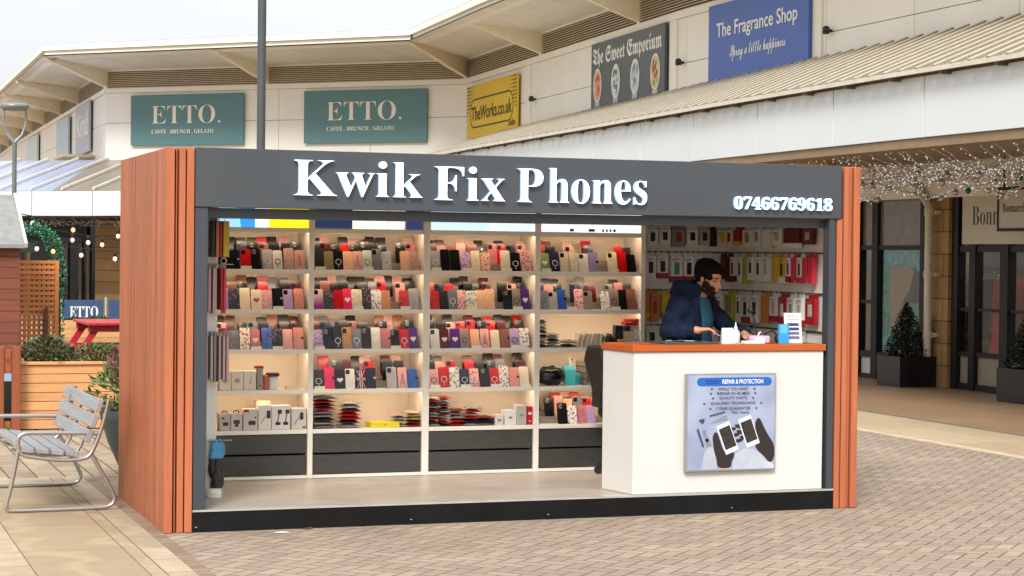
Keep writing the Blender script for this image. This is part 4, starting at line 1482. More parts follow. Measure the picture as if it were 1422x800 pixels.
# ---------------------------------------------------------------- left display board and what hangs from it
lb = thing('display_board', 'narrow white display board standing inside the kiosk by the left post', 'display board', (.42, 1.05, FZ))
mb = MB()
mb.box(.385, .447, .66, 1.47, FZ + .001, 2.02)
sb_(mb, 'board', white, lb, .002)
for z in (1.66, 1.215, .50):
    mb = MB()
    mb.tube([(.36, .635, z + .012), (.55, .635, z + .012)], .004, 6)
    mb.box(.41, .425, .634, .66, z + .006, z + .018)
    sb_(mb, 'rail', hookm, lb)
def strip(x, y, ztop, w, h, d, col, lab, group):
    t = thing('hanging_pack', lab, 'accessory pack', (x, y, ztop - h), R(-90) + R(rnd.uniform(-9, 9)), group)
    mb = MB()
    mb.box(-w / 2, w / 2, -d, 0, 0, h - .02)
    mb.build('box', M('pack_' + col, COLP[col], .4, var=.04), t, .0015)
    mb = MB()
    mb.prism([(-w / 2 + .006, h - .021), (w / 2 - .006, h - .021), (w / 2 - .012, h), (-w / 2 + .012, h)], -.004, -.001)
    mb.build('hang_tab', M('pack_tab_clear', '#c9ccd0', .2), t)
for z, h, L in ((1.668, .32, [(.395, 'pink'), (.418, 'silver'), (.440, 'pink'), (.470, 'red'), (.494, 'pink red')]), (1.222, .32, [(.385, 'pink'), (.405, 'silver'), (.428, 'grey'), (.448, 'black'), (.47, 'pink'), (.49, 'silver'), (.513, 'pink')])):
    for i, (x, c) in enumerate(L):
        strip(x, .635, z, .10, h * rnd.uniform(.92, 1.0), .016, c, '%s edge-on pack, %s from left, %s bunch by the left post' % (c, ORD[i], 'upper' if z > 1.5 else 'lower'), 'packs hung edge-on by the left post')
for i, (x, c) in enumerate(((.398, 'black'), (.425, 'orange'), (.447, 'red'), (.482, 'yellow'))):
    t = thing('upright_box', '%s upright box, %s from left, hung high by the left post' % (c, ORD[i]), 'box', (x, .63, 1.72), 0, 'boxes hung high by the left post')
    wv = (.02, .02, .016, .038)[i]
    mb = MB()
    mb.box(-wv / 2, wv / 2, -.10, .02, 0, .235)
    mb.build('carton', M('pack_' + c, COLP[c], .4, var=.04), t, .001)
    mb = MB()
    mb.tube([(0, -.04, .236), (0, -.04, .262), (0, .03, .262)], .002, 6)
    mb.build('hook', hookm, t)
t = thing('plastic_bag', 'black and clear plastic bag with light blue top hung low by the left post', 'bag', (.445, .62, .20))
mb = MB()
rr = random.Random(5)
vs, fs = [], []
NS, NR = 26, 12
for i in range(NR):
    u_ = i / (NR - 1)
    for k in range(NS):
        t_ = 2 * math.pi * k / NS
        c_, s_ = math.cos(t_), math.sin(t_)
        q = 1 + .55 * mnoise.noise(Vector((c_ * 2.2, s_ * 2.2, u_ * 3.5))) + .25 * mnoise.noise(Vector((c_ * 6, s_ * 6, u_ * 9 + 4)))
        z_ = .31 * u_ + (.035 * mnoise.noise(Vector((c_ * 3, s_ * 3, 7))) if i == NR - 1 else 0)
        vs.append(((.036 + .007 * u_) * c_ * q + .006 * math.sin(u_ * 9), .024 * s_ * q, z_))
for i in range(NR - 1):
    for k in range(NS):
        l = (k + 1) % NS
        fs.append((i * NS + k, i * NS + l, (i + 1) * NS + l, (i + 1) * NS + k))
mb.add(vs, [f for f in fs if f[0] < NS * 7], 0, True)
mb.add([vs[i] for i in range(NS)], [tuple(range(NS - 1, -1, -1))], 0)
mb.build('sack', M('bag_black', '#25272a', .25, var=.6, scale=30), t)
mb = MB()
mb.add(vs, [f for f in fs if f[0] >= NS * 7], 0, True)
mb.build('bag_top', M('bag_blue', '#4b9cc9', .3, var=.2, scale=30), t)
mb = MB()
mb.lathe([(.05, 0), (.05, .03), (.045, .055), (.0, .06)], 16, 0, (.43, .60, FZ + .002))
tag(mb.build('white_tub', white), 'small white tub on the floor under the hanging plastic bag', 'tub')

# ---------------------------------------------------------------- boxed goods and packets on the shelves
def carton(x0, x1, d, h, z, col, lab, pics=(), y=SY + .015, rz=0, group=None, name='carton', pcol='#2b2b2b'):
    t = thing(name, lab, 'box', ((x0 + x1) / 2, y, z), rz, group)
    w_ = x1 - x0
    mb = MB()
    mb.box(-w_ / 2, w_ / 2, 0, d, 0, h)
    mb.build('box', M('carton_' + col.strip('#'), col, .45, var=.04), t, .002)
    if pics:
        mb = MB()
        for kind, u, v, s in pics:
            cx, cz = (u - .5) * w_, v * h
            if kind == 'arm':
                mb.bar((cx - s, -.0008, cz - s * 1.4), (cx + s * .2, -.0008, cz + s * .3), .008, .0016)
                mb.bar((cx + s * .2, -.001, cz + s * .3), (cx + s * .6, -.001, cz + s * .6), .007, .0016)
                mb.prism(rrect(s * .9, s * 1.9, .008, 3, cx + s * .9, cz + s * .7), -.0016, .0005)
            elif kind == 'stand':
                mb.bar((cx, -.0008, cz - s), (cx + s * .35, -.0008, cz + s), .007, .0016)
                mb.prism(rrect(s * .9, s * .5, .006, 3, cx + s * .1, cz - s), -.0016, .0005)
                mb.prism(rrect(s * .7, s * .7, .006, 3, cx + s * .4, cz + s), -.0017, .0005)
            elif kind == 'blob':
                mb.prism([(cx + s * math.cos(k * math.pi / 8), cz + s * .8 * math.sin(k * math.pi / 8)) for k in range(16)], -.0012, .0005)
            else:
                mb.prism(rrect(s, s * .6, .004, 2, cx, cz), -.0012, .0005)
        mb.build('picture', M('carton_pic_' + pcol.strip('#'), pcol, .4, var=.3, scale=40), t)
    return t
z = SZ[1] + .001
for i, (a, b) in enumerate(((.642, .722), (.726, .812), (.816, .902))):
    carton(a, b, .07, .135, z, '#e3d8c3', 'cream white small box, %s in the row of three, leftmost bay' % ORD[i], [('blob', .5, .5, .022)] if i < 2 else [('stand', .5, .5, .018)], group='three cream boxes', pcol='#a89f92')
carton(.912, .952, .05, .15, z, '#9b938b', 'slim grey box with red top between cream boxes and orange box', [('bar', .5, .2, .02)], pcol='#6d6660')
mb = MB()
mb.box(.90, .957, SY + .02, SY + .08, z + .151, z + .168)
tag(mb.build('red_carton', M('pack_red', COLP['red'], .4)), 'flat red box lying on top of the slim grey box, leftmost bay', 'box')
carton(.962, .992, .05, .105, z, '#c7622f', 'small orange box beside the white tub with dark lid')
t = thing('jar', 'short white tub with wide dark lid on the fourth shelf, leftmost bay', 'tub', (1.03, SY + .055, z))
mb = MB()
mb.lathe([(.034, 0), (.036, .01), (.036, .09), (.03, .094)], 18)
mb.build('tub', white, t)
mb = MB()
mb.lathe([(.047, .0945), (.05, .10), (.05, .112), (.045, .118)], 18)
mb.build('lid', M('lid_brown', '#3a2a20', .4), t)
t = thing('acrylic_tray', 'low cream empty tray alone at the right of the fourth shelf', 'tray', (1.17, SY + .05, z))
mb = MB()
mb.box(-.045, .045, -.02, .03, 0, .004)
mb.build('base', M('tray_cream', '#e3cf9f', .3), t)
for x0, x1, y0, y1 in ((-.045, .045, -.02, -.016), (-.045, .045, .026, .03), (-.045, -.041, -.016, .026), (.041, .045, -.016, .026)):
    mb = MB()
    mb.box(x0, x1, y0, y1, .0042, .022)
    mb.build('side', M('tray_cream', '#e3cf9f', .3), t)
z = SZ[0] + .001
for i, (a, b, h, col, pics, lab) in enumerate(((.645, .722, .118, '#b9b2a8', [('blob', .3, .75, .009), ('bar', .55, .4, .04)], 'grey white gadget box with red tab, first on the lowest shelf, leftmost bay'),
                                              (.726, .806, .122, '#c4beb4', [('bar', .5, .5, .045), ('blob', .5, .3, .014)], 'pale box with dark oval tab and phone picture, second on lowest shelf'),
                                              (.814, .916, .150, '#c9c5bd', [('bar', .6, .35, .05), ('blob', .85, .6, .008)], 'pale grey box with red corner label on the lowest shelf'),
                                              (.922, 1.014, .178, '#dedad2', [('arm', .5, .5, .03)], 'tall white box picturing one black holder arm, lowest shelf'),
                                              (1.018, 1.152, .172, '#dcd8d0', [('stand', .3, .5, .042), ('stand', .72, .5, .042)], 'white box picturing two black stands side by side, lowest shelf'),
                                              (1.162, 1.268, .150, '#cfcac2', [('arm', .45, .5, .028), ('bar', .85, .1, .02)], 'white box picturing a bulky black holder, right end of lowest shelf'))):
    t = carton(a, b, .09, h, z, col, lab, pics, group='gadget boxes on the lowest shelf')
    if i in (0, 1):
        mb = MB()
        mb.tube([(-.02, .02, h), (-.014, .02, h + .018), (.014, .02, h + .018), (.02, .02, h)], .005, 6)
        mb.build('handle_tab', M('tab_red', '#8e3020', .4) if i == 0 else ink_k, t)
    if i == 2:
        mb = MB()
        mb.box(-.051, -.012, -.0012, .001, h - .022, h - .002)
        mb.build('corner_label', M('pack_red', COLP['red'], .4), t)
mb = MB()
mb.box(.93, 1.03, SY + .12, SY + .2, z, z + .20)
tag(mb.build('plain_carton', M('carton_peach', '#e8cda6', .5)), 'plain peach carton behind the tall white holder box, lowest shelf', 'box')

def packet_pile(x, n, z, w_, cols, place, y=SY + .02, dz=.022, lean=0.0, seed=1, dep=.16):
    """flat foil sachets, one object each, piled and slightly askew"""
    r_ = random.Random(seed)
    for i in range(n):
        c, hexc = cols[i % len(cols)] if isinstance(cols[0], tuple) else (cols[i % len(cols)], COLP[cols[i % len(cols)]])
        th = dz * r_.uniform(.8, 1.1)
        mb = MB()
        ww, dd = w_ * r_.uniform(.92, 1.04), dep
        nx, ny = 6, 4
        vt, vb_ = [], []
        for j in range(ny + 1):
            for k in range(nx + 1):
                u, v = k / nx, j / ny
                bulge = (1 - (2 * u - 1) ** 4) * (1 - (2 * v - 1) ** 4)
                vt.append(((u - .5) * ww, v * dd, th * (.35 + .6 * bulge) + r_.uniform(0, .002)))
                vb_.append(((u - .5) * ww, v * dd, th * .3 * (1 - bulge)))
        q = lambda j, k: j * (nx + 1) + k
        mb.add(vt, [(q(j, k), q(j, k + 1), q(j + 1, k + 1), q(j + 1, k)) for j in range(ny) for k in range(nx)], 0, True)
        mb.add(vb_, [(q(j + 1, k), q(j + 1, k + 1), q(j, k + 1), q(j, k)) for j in range(ny) for k in range(nx)], 0, True)
        edge = [q(0, k) for k in range(nx + 1)] + [q(j, nx) for j in range(1, ny + 1)] + [q(ny, k) for k in range(nx - 1, -1, -1)] + [q(j, 0) for j in range(ny - 1, 0, -1)]
        allv = vt + vb_
        o_ = len(vt)
        mb.add(allv, [(edge[(e + 1) % len(edge)], edge[e], edge[e] + o_, edge[(e + 1) % len(edge)] + o_)[::-1] for e in range(len(edge))], 0)
        o = mb.build('packet', M('foil_' + c.replace(' ', '_'), hexc, .3, var=.35, scale=25, stretch=(1, 1, 3)))
        o.location = (x + lean * i + r_.uniform(-.006, .006), y + r_.uniform(-.006, .01), z + dz * i)
        o.rotation_euler = (0, 0, R(r_.uniform(-7, 7)))
        tag(o, '%s packet, %s up in the %s' % (c, ORD[i], place), 'packet', 'flat packets piled on the shelves')
z = SZ[0] + .001
FO = [('silver', '#94908b'), ('black', '#262424'), ('red', '#b0151d'), ('grey', '#6f6c69'), ('silver', '#a39f99'), ('dark red', '#6a1219')]
packet_pile(1.415, 9, z, .16, [('grey', '#8c8882'), ('silver', '#a39f9a'), ('black', '#2a2828'), ('silver', '#9a9690'), ('grey', '#77736e'), ('red', '#b8141d'), ('black', '#2a2828'), ('red', '#c0251d'), ('black', '#2e2a28')], 'leftmost pile, second bay', dz=.026, seed=2)
packet_pile(1.60, 7, z, .15, [('silver', '#98928d'), ('black', '#2a2828'), ('red', '#b3151e'), ('red', '#bf2b33'), ('dark red', '#7d141c'), ('silver', '#a39f99'), ('grey', '#706c68')], 'pile behind the yellow box, second bay', dz=.028, seed=3, lean=.002)
t = carton(1.745, 1.965, .13, .040, z, '#e3d017', 'flat bright yellow box lying on the lowest shelf, second bay', [('bar', .5, .5, .02)], pcol='#b6a512')
packet_pile(1.985, 4, z, .11, [('lime', '#a7ad55'), ('cream', '#cbbb8f'), ('silver', '#a59c90'), ('pink', '#c79a92')], 'loose green pile right of the yellow box', dz=.026, seed=4)
packet_pile(2.082, 5, z, .085, [('red', '#8e2024'), ('dark red', '#6c2a22'), ('lime', '#a3a84f'), ('pink', '#c48d80'), ('cream', '#cfc0a0')], 'small pile at the right end, second bay', dz=.024, seed=5)
packet_pile(2.235, 10, z, .085, FO, 'tall pile at the left end, third bay', dz=.022, seed=6)
packet_pile(2.315, 11, z, .075, FO[1:] + FO[:1], 'second tall pile, third bay', dz=.020, seed=7, lean=.001)
packet_pile(2.415, 5, z, .11, [('red', '#c0141d'), ('red', '#c9242b'), ('silver', '#aaa49e'), ('grey', '#6f6b66'), ('dark red', '#6a1a1c')], 'red pile in the middle, third bay', dz=.026, seed=8)
packet_pile(2.52, 6, z, .12, [('silver', '#9f9a94'), ('black', '#2c2a29'), ('red', '#b81c22'), ('pink', '#c29a90'), ('red', '#c03035'), ('grey', '#85807a')], 'leaning pile with pink packet, third bay', dz=.024, seed=9, lean=.004)
packet_pile(2.645, 3, z, .12, [('grey', '#5f5b58'), ('black', '#302d2c'), ('dark red', '#5c2022')], 'low dark pile near the clear boxes, third bay', dz=.024, seed=10)
for i, (a, b, h, col, lab) in enumerate(((2.70, 2.765, .075, '#d9cfbf', 'small pale box left of the stacked white boxes, third bay'), (2.775, 2.865, .11, '#e4e0d8', 'white box with grey print in the third bay lowest shelf'), (2.868, 2.945, .145, '#b9b4ad', 'tall grey white box beside the red box, third bay'))):
    carton(a, b, .09, h, z, col, lab, [('bar', .5, .5, .03)], pcol='#8d8982')
mb = MB()
mb.box(2.46, 2.93, SY + .13, SY + .24, z, z + .05)
tag(mb.build('grey_tray', M('tray_grey', '#8d8983', .4)), 'long low grey tray behind the pale boxes, third bay', 'tray')
t = carton(2.952, 2.992, .05, .135, z, '#bb1620', 'upright red box with white mark at the right end, third bay', [('bar', .5, .62, .028), ('blob', .5, .2, .006)], pcol='#e6dcd6')

# rightmost bay, upper open shelf
z = SZ[2] + .001
packet_pile(3.075, 8, z, .065, [('black', '#242222'), ('grey', '#57524d'), ('cream', '#b7a98f'), ('black', '#2a2725')], 'stack at the left end, rightmost bay', dz=.026, seed=11, dep=.1)
packet_pile(3.165, 5, z, .10, [('silver', '#9c948a'), ('grey', '#6c655e'), ('black', '#2a2725'), ('cream', '#c6b8a0')], 'second stack, rightmost bay', dz=.022, seed=12, dep=.1)
packet_pile(3.285, 2, z, .11, [('black', '#1f1e1e'), ('grey', '#4a4643')], 'low black stack, rightmost bay', dz=.03, seed=13, dep=.1)
cols = ('#e6dcc4', '#c9bda4', '#efe6cf', '#b9ac96', '#ddd0b6')
for i in range(15):
    mb = MB()
    rr = random.Random(30 + i)
    mb.box(-.0045, .0045, 0, .09, 0, .105 + rr.uniform(-.008, .012))
    o = mb.build('card_sleeve', M('sleeve_' + cols[i % 5][1:], cols[i % 5], .6))
    o.location = (3.352 + i * .0145, SY + .02 + rr.uniform(0, .012), z + .001)
    o.rotation_euler = (0, R(14 + rr.uniform(-5, 5)), 0)
    tag(o, 'leaning cream card sleeve, %s from left in the row of sleeves' % (ORD[i] if i < 14 else 'fifteenth'), 'card', 'row of leaning cream sleeves')
t = thing('pouch', 'crumpled dark pouch with pink end beside the row of cream sleeves', 'pouch', (3.605, SY + .05, z))
mb = MB()
rr = random.Random(4)
mb.ball((0, 0, .05), (.045, .04, .05), 0, 14, 9)
mb.v = [v + Vector((rr.uniform(-.006, .006), rr.uniform(-.006, .006), rr.uniform(-.004, .006))) for v in mb.v]
mb.build('pouch_body', M('pouch_brown', '#2d1d1a', .5), t)
mb = MB()
mb.ball((-.012, -.045, .022), (.028, .02, .02), 0, 10, 7)
mb.build('pouch_end', M('pouch_pink', '#d6707a', .5), t)
carton(3.655, 3.715, .06, .165, z, '#1d1c1b', 'tall black box near the right end of the open shelf', [('bar', .4, .6, .02)], pcol='#514c48')
carton(3.668, 3.712, .03, .06, z, '#d2a61f', 'small yellow box in front of the tall black box', y=SY - .02)
carton(3.725, 3.802, .06, .12, z, '#d8cdb2', 'cream box with black lower label next to the tall black box', [('bar', .5, .16, .06)], pcol='#1f1d1b')
carton(3.732, 3.775, .05, .04, z + .121, '#1d1c1b', 'little black box on top of the cream labelled box')
carton(3.808, 3.848, .06, .13, z, '#ddd5c6', 'white box under the red boxes at the right end', [('bar', .5, .4, .02)], pcol='#9a948b')
for i in range(2):
    mb = MB()
    mb.box(-.06, .045, 0, .08, 0, .024)
    o = mb.build('red_carton', M('pack_red', COLP['red'], .4), None, .002)
    o.location = (3.80, SY + .03, z + .165 + .026 * i)
    o.rotation_euler = (0, 0, R(3 - 14 * i))
    tag(o, 'flat red box, %s of two lying on the boxes at the right end' % ('lower', 'upper')[i], 'box')
mb = MB()
mb.box(3.735, 3.85, SY + .065, SY + .13, z, z + .1635)
tag(mb.build('plain_carton', M('carton_peach', '#e8cda6', .5)), 'plain carton holding up the two flat red boxes', 'box')
# rightmost bay, next shelf down: black pouch, turquoise boxes, rack of trays
z = SZ[1] + .001
t = thing('black_bag', 'glossy black padded bag lying at the left of the rightmost bay', 'bag', (3.165, SY + .10, z))
mb = MB()
rr = random.Random(9)
mb.ball((0, 0, .072), (.118, .085, .072), 0, 22, 12)
mb.v = [Vector((v.x, v.y, max(0, v.z + .006 * math.sin(v.x * 90) + rr.uniform(-.003, .003)))) for v in mb.v]
mb.build('bag_body', M('bag_black_gloss', '#131313', .25, var=.3, scale=20), t)
mb = MB()
mb.tube([(-.08, -.06, .12), (-.03, -.075, .135), (.03, -.075, .13), (.08, -.06, .11)], .006, 6)
mb.build('zip', M('zip_black', '#2c2c2c', .4), t)
tqm = M('turquoise_card', '#3fb4bd', .4, var=.06)
for i, (x, w_, h, a, yy, lab) in enumerate(((3.315, .085, .15, 12, .06, 'leaning turquoise box right of the black bag'), (3.385, .06, .09, 0, .13, 'smaller turquoise box behind the leaning one'))):
    t = thing('turquoise_box', lab, 'box', (x, SY + yy, z), 0)
    mb = MB()
    mb.T = Matrix.Rotation(R(-a), 4, 'X')
    mb.box(-w_ / 2, w_ / 2, 0, .05, .0 if not i else .0, h)
    mb.build('carton', tqm, t, .002)
    mb = MB()
    mb.T = Matrix.Rotation(R(-a), 4, 'X')
    mb.box(-w_ / 2 - .001, w_ / 2 + .001, -.001, .0515, h * .78, h + .001)
    mb.build('lid', M('turquoise_lid', '#58c6cc', .35), t, .002)
for k in range(4):
    t = thing('wire_tray', 'silver tray, %s from the bottom of the stack behind the office chair' % ORD[k], 'tray', (3.63, SY + .1, z + .045 * k), 0, 'stacked silver trays')
    mb = MB()
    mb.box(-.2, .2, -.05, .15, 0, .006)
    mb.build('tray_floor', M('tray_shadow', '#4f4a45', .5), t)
    mb = MB()
    mb.box(-.2, .2, -.056, -.051, 0, .028)
    mb.build('tray_lip', M('tray_alu', '#b8b1a6', .3, .6), t)
    for x in (-.195, .195):
        mb = MB()
        mb.box(x - .004, x + .004, -.05, .15, .007, .044)
        mb.build('tray_side', M('tray_alu', '#b8b1a6', .3, .6), t)
t = thing('figurine', 'tiny white and black ornament on the shelf above the turquoise box', 'ornament', (3.36, SY + .2, z))
mb = MB()
mb.lathe([(.016, 0), (.018, .03), (.01, .12), (.02, .175), (.012, .2), (0, .205)], 10)
mb.build('body', M('ornament_white', '#d8cfc2', .4), t)
mb = MB()
mb.ball((.006, -.014, .19), .007)
mb.build('mark', ink_k, t)
for i, x in enumerate((3.32, 3.55)):
    mb = MB()
    mb.box(x - .035, x + .035, SY + .13, SY + .15, SZ[0] + .001, SZ[0] + .18)
    tag(mb.build('cream_carton', M('carton_cream_gold', '#d6bd86', .5)), 'cream and gold box behind the lowest row, %s in the rightmost bay' % ('left one', 'right one')[i], 'box')

# ---------------------------------------------------------------- things on the counter
CZ = 1.156
t = thing('price_stand', 'leaning white price card with blue printed rows at the right of the counter', 'sign', (4.44, .15, CZ))
mb = MB()
Tq = Tm((0, 0, 0), R(-6), R(-10))
mb.T = Tq
mb.box(-.064, .064, 0, .003, .001, .215)
mb.build('card', M('card_white', '#ece7dd', .5), t)
mb = MB()
mb.T = Tq
fit_text(mb, 'SERVICES', -.04, .04, .185, .197, -.001, .0005)
mb.box(-.045, .045, -.0008, .0, .168, .171)
mb.build('heading', M('print_slate', '#454b60', .4), t)
for k in range(4):
    mb = MB()
    mb.T = Tq
    mb.prism(rrect(.09, .022, .006, 3, 0, .132 - k * .031), -.001, 0)
    mb.build('printed_row', M('print_row_a', '#2b3f78', .4) if k < 2 else M('print_row_b', '#6d6a92', .4), t)
mb = MB()
mb.T = Tq
mb.bar((0, .004, .15), (0, .10, .031), .02, .003)
mb.build('strut', M('card_white', '#ece7dd', .5), t)
t = thing('blue_box', 'bright blue phone box with notched sides next to the price card', 'box', (4.345, .12, CZ), R(-8))
mb = MB()
mb.prism([(-.036, 0), (.036, 0), (.040, .05), (.034, .066), (.040, .085), (.037, .135), (-.037, .135), (-.040, .085), (-.034, .066), (-.040, .05)], 0, .02)
mb.build('carton', M('box_blue', '#2e9be0', .35, var=.03), t, .002)
mb = MB()
mb.prism(rrect(.05, .06, .006, 3, 0, .10), -.0012, .0005)
mb.build('picture', M('box_sky', '#64b9ee', .35), t)
t = thing('spray_bottle', 'small white plastic bottle with narrow neck on the counter', 'bottle', (4.02, .22, CZ))
mb = MB()
mb.lathe([(.028, 0), (.031, .006), (.031, .065), (.024, .085), (.012, .096)], 18)
mb.build('bottle', M('plastic_white', '#eceae6', .3), t)
mb = MB()
mb.lathe([(.013, .0965), (.013, .112), (.006, .118), (.004, .142), (.002, .146)], 14)
mb.build('cap', M('plastic_white', '#eceae6', .3), t)
t = thing('white_box', 'white tapered box nearest the front, just right of the worker', 'box', (3.905, .10, CZ), R(-12))
mb = MB()
mb.add([(-.052, -.03, 0), (.052, -.03, 0), (.052, .03, 0), (-.052, .03, 0), (-.045, -.012, .11), (.03, -.012, .11), (.03, .02, .11), (-.045, .02, .11)], [(0, 3, 2, 1), (4, 5, 6, 7), (0, 1, 5, 4), (1, 2, 6, 5), (2, 3, 7, 6), (3, 0, 4, 7)])
mb.build('carton', M('plastic_white', '#eceae6', .3), t, .003)
mb = MB()
mb.tube([(-.01, -.034, .02), (.03, -.04, .012), (.07, -.035, .006), (.11, -.01, .004)], .002, 6)
mb.build('cord', ink_w, t)
t = thing('tissue_pack', 'pale pink soft pack of wipes on the counter', 'pack', (4.165, .16, CZ), R(-10))
mb = MB()
mb.box(-.075, .075, -.045, .045, 0, .055)
mb.build('pack', M('wipes_pink', '#d9a9bd', .4, var=.12, scale=30), t, .014, 3)
mb = MB()
mb.prism(rrect(.07, .022, .006, 3, 0, .03), -.0465, -.044)
mb.build('label', M('wipes_white', '#ede4e6', .4), t)
mb = MB()
mb.tube([(0, 0, .055), (.006, 0, .072), (.018, .0, .078)], .006, 6)
mb.build('tissue', ink_w, t)
mb = MB()
mb.box(-.08, .08, -.03, .03, 0, .022)
o = mb.build('folded_cloth', M('cloth_white', '#e8e5df', .8, bump=.3), None, .006, 2)
o.location = (4.08, .07, CZ)
tag(o, 'folded white cloth lying between the bottle and the pink wipes', 'cloth')
t = thing('desk_lamp', 'black flexible neck lamp with cord at the middle of the counter', 'lamp', (4.235, .34, CZ))
mb = MB()
mb.tube([(0, 0, .02), (.005, 0, .09), (-.01, .0, .16), (-.035, 0, .215)], .005, 8)
mb.build('neck', M('lamp_black', '#222222', .4), t)
mb = MB()
mb.lathe([(.035, 0), (.035, .014), (.02, .02)], 16)
mb.build('base', M('lamp_black', '#222222', .4), t)
mb = MB()
mb.lathe([(.012, 0), (.02, .01), (.02, .03), (.012, .04)], 12, 0, (-.04, 0, .205))
mb.build('head', M('lamp_black', '#222222', .4), t)
t = thing('headphones', 'tangled black headset lying left of the blue box', 'headset', (4.285, .20, CZ))
mb = MB()
mb.tube([(.05 * math.cos(k * .4), .015 * math.sin(k * .9), .045 + .04 * math.sin(k * .4)) for k in range(9)], .006, 6)
mb.build('headband', ink_k, t)
for sx in (-.042, .05):
    mb = MB()
    mb.ball((sx, .0, .03), (.02, .026, .029), 0, 12, 8)
    mb.build('ear_cup', ink_k, t)
t = thing('repair_mat', 'flat grey repair mat in front of the worker', 'mat', (3.63, .22, CZ))
mb = MB()
mb.box(-.21, .20, -.13, .14, 0, .012)
mb.build('mat', M('mat_grey', '#4b4d4f', .6), t, .002)
mb = MB()
mb.tube([(.05 + .06 * math.cos(k * .7) * (1 - k * .03), -.05 + .04 * math.sin(k * .7), .018) for k in range(16)], .0035, 6)
mb.build('coiled_lead', ink_k, t)
for i, (x, a, c, lab) in enumerate(((3.50, 20, '#8d9092', 'silver screwdriver lying on the grey repair mat'), (3.60, -30, '#2b2b2b', 'black handled screwdriver lying on the grey repair mat'))):
    t = thing('screwdriver', lab, 'tool', (x, .16, CZ + .020), R(a))
    mb = MB()
    mb.tube([(-.05, 0, 0), (.0, 0, 0)], .007, 8)
    mb.build('handle', M('tool_' + c[1:], c, .4), t)
    mb = MB()
    mb.tube([(0, 0, 0), (.07, 0, 0)], .0022, 6)
    mb.build('shaft', hookm, t)

# ---------------------------------------------------------------- office chair behind the counter
ch = thing('office_chair', 'black office chair turned side-on behind the left end of the counter', 'chair', (3.655, 1.10, FZ))
ck = M('chair_black', '#191918', .6, var=.2, scale=20)
ckp = M('chair_plastic', '#151515', .3)
def cp(name, fn, m_=ck, bevel=0, segs=2):
    mb = MB()
    fn(mb)
    return mb.build(name, m_, ch, bevel, segs)
cp('seat', lambda mb: mb.box(-.22, .24, -.24, .24, .42, .50), ck, .03, 3)
def cback(mb):
    n = 8
    pts = []
    for i in range(n + 1):
        t_ = i / n
        z_ = .50 + .46 * t_
        x_ = -.25 - .05 * t_ + .02 * math.sin(t_ * 6)
        hw = .185 * (1 - .35 * max(0, t_ - .75) / .25)
        pts.append((x_, z_, hw))
    vs = []
    for x_, z_, hw in pts:
        vs += [(x_ - .045, -hw, z_), (x_ + .03, -hw, z_), (x_ + .03, hw, z_), (x_ - .045, hw, z_)]
    fs = [(0, 3, 2, 1), tuple(4 * n + k for k in range(4))]
    for i in range(n):
        for k in range(4):
            l = (k + 1) % 4
            fs.append((4 * i + k, 4 * i + l, 4 * i + 4 + l, 4 * i + 4 + k))
    mb.add(vs, fs, 0)
cp('backrest', cback, ck, .02, 3)
cp('back_bracket', lambda mb: mb.tube([(-.05, 0, .40), (-.22, 0, .40), (-.285, 0, .46), (-.29, 0, .62)], .018, 8), ckp)
cp('gas_column', lambda mb: mb.lathe([(.03, .1), (.03, .26), (.02, .26), (.02, .42)], 14), ckp)
for k in range(5):
    a = R(65 + 72 * k)
    leg = cp('base_leg', lambda mb: mb.bar((0, 0, .11), (.29 * math.cos(a), .29 * math.sin(a), .075), .045, .035), ckp)
    mb = MB()
    for e in (-.014, .014):
        Tz = Matrix.Translation((.29 * math.cos(a), .29 * math.sin(a), .03)) @ Matrix.Rotation(a, 4, 'Z') @ Matrix.Rotation(R(90), 4, 'X')
        mb.T = Tz
        mb.lathe([(.03, -.009 + e), (.03, .009 + e)], 16)
    mb.T = Matrix.Identity(4)
    mb.box(.29 * math.cos(a) - .01, .29 * math.cos(a) + .01, .29 * math.sin(a) - .01, .29 * math.sin(a) + .01, .03, .08)
    mb.build('castor', ckp, leg)
for s in (-1, 1):
    cp('armrest', lambda mb: (mb.tube([(-.05, s * .25, .44), (-.02, s * .28, .55), (-.02, s * .28, .66)], .014, 8), mb.box(-.14, .12, s * .28 - .03, s * .28 + .03, .66, .69)), ckp, .008, 2)
# ================================================================== THE MAN BEHIND THE COUNTER
man = thing('person', 'bearded man in navy padded jacket and teal shirt working behind the counter, head bowed', 'person', (3.970, .880, FZ), R(-44.6))
def fuse(mb, name, mat, parent, voxel, smooth=6, wob=0.0):
    """melts overlapping volumes into one continuous skin"""
    o = mb.build('tmp_' + name, mat)
    m1 = o.modifiers.new('r', 'REMESH')
    m1.mode = 'VOXEL'
    m1.voxel_size = voxel
    m2 = o.modifiers.new('s', 'SMOOTH')
    m2.iterations = smooth
    m2.factor = .5
    bpy.context.view_layer.update()
    me = bpy.data.meshes.new_from_object(o.evaluated_get(bpy.context.evaluated_depsgraph_get()))
    me.name = name
    if wob:
        for v in me.vertices:
            n_ = mnoise.noise(Vector(v.co) * 22) + .6 * mnoise.noise(Vector(v.co) * 55)
            v.co += v.normal * wob * n_
    me.polygons.foreach_set('use_smooth', [True] * len(me.polygons))
    bpy.data.objects.remove(o)
    ob = bpy.data.objects.new(name, me)
    COL.objects.link(ob)
    ob.parent = parent
    if not me.materials:
        me.materials.append(mat)
    return ob
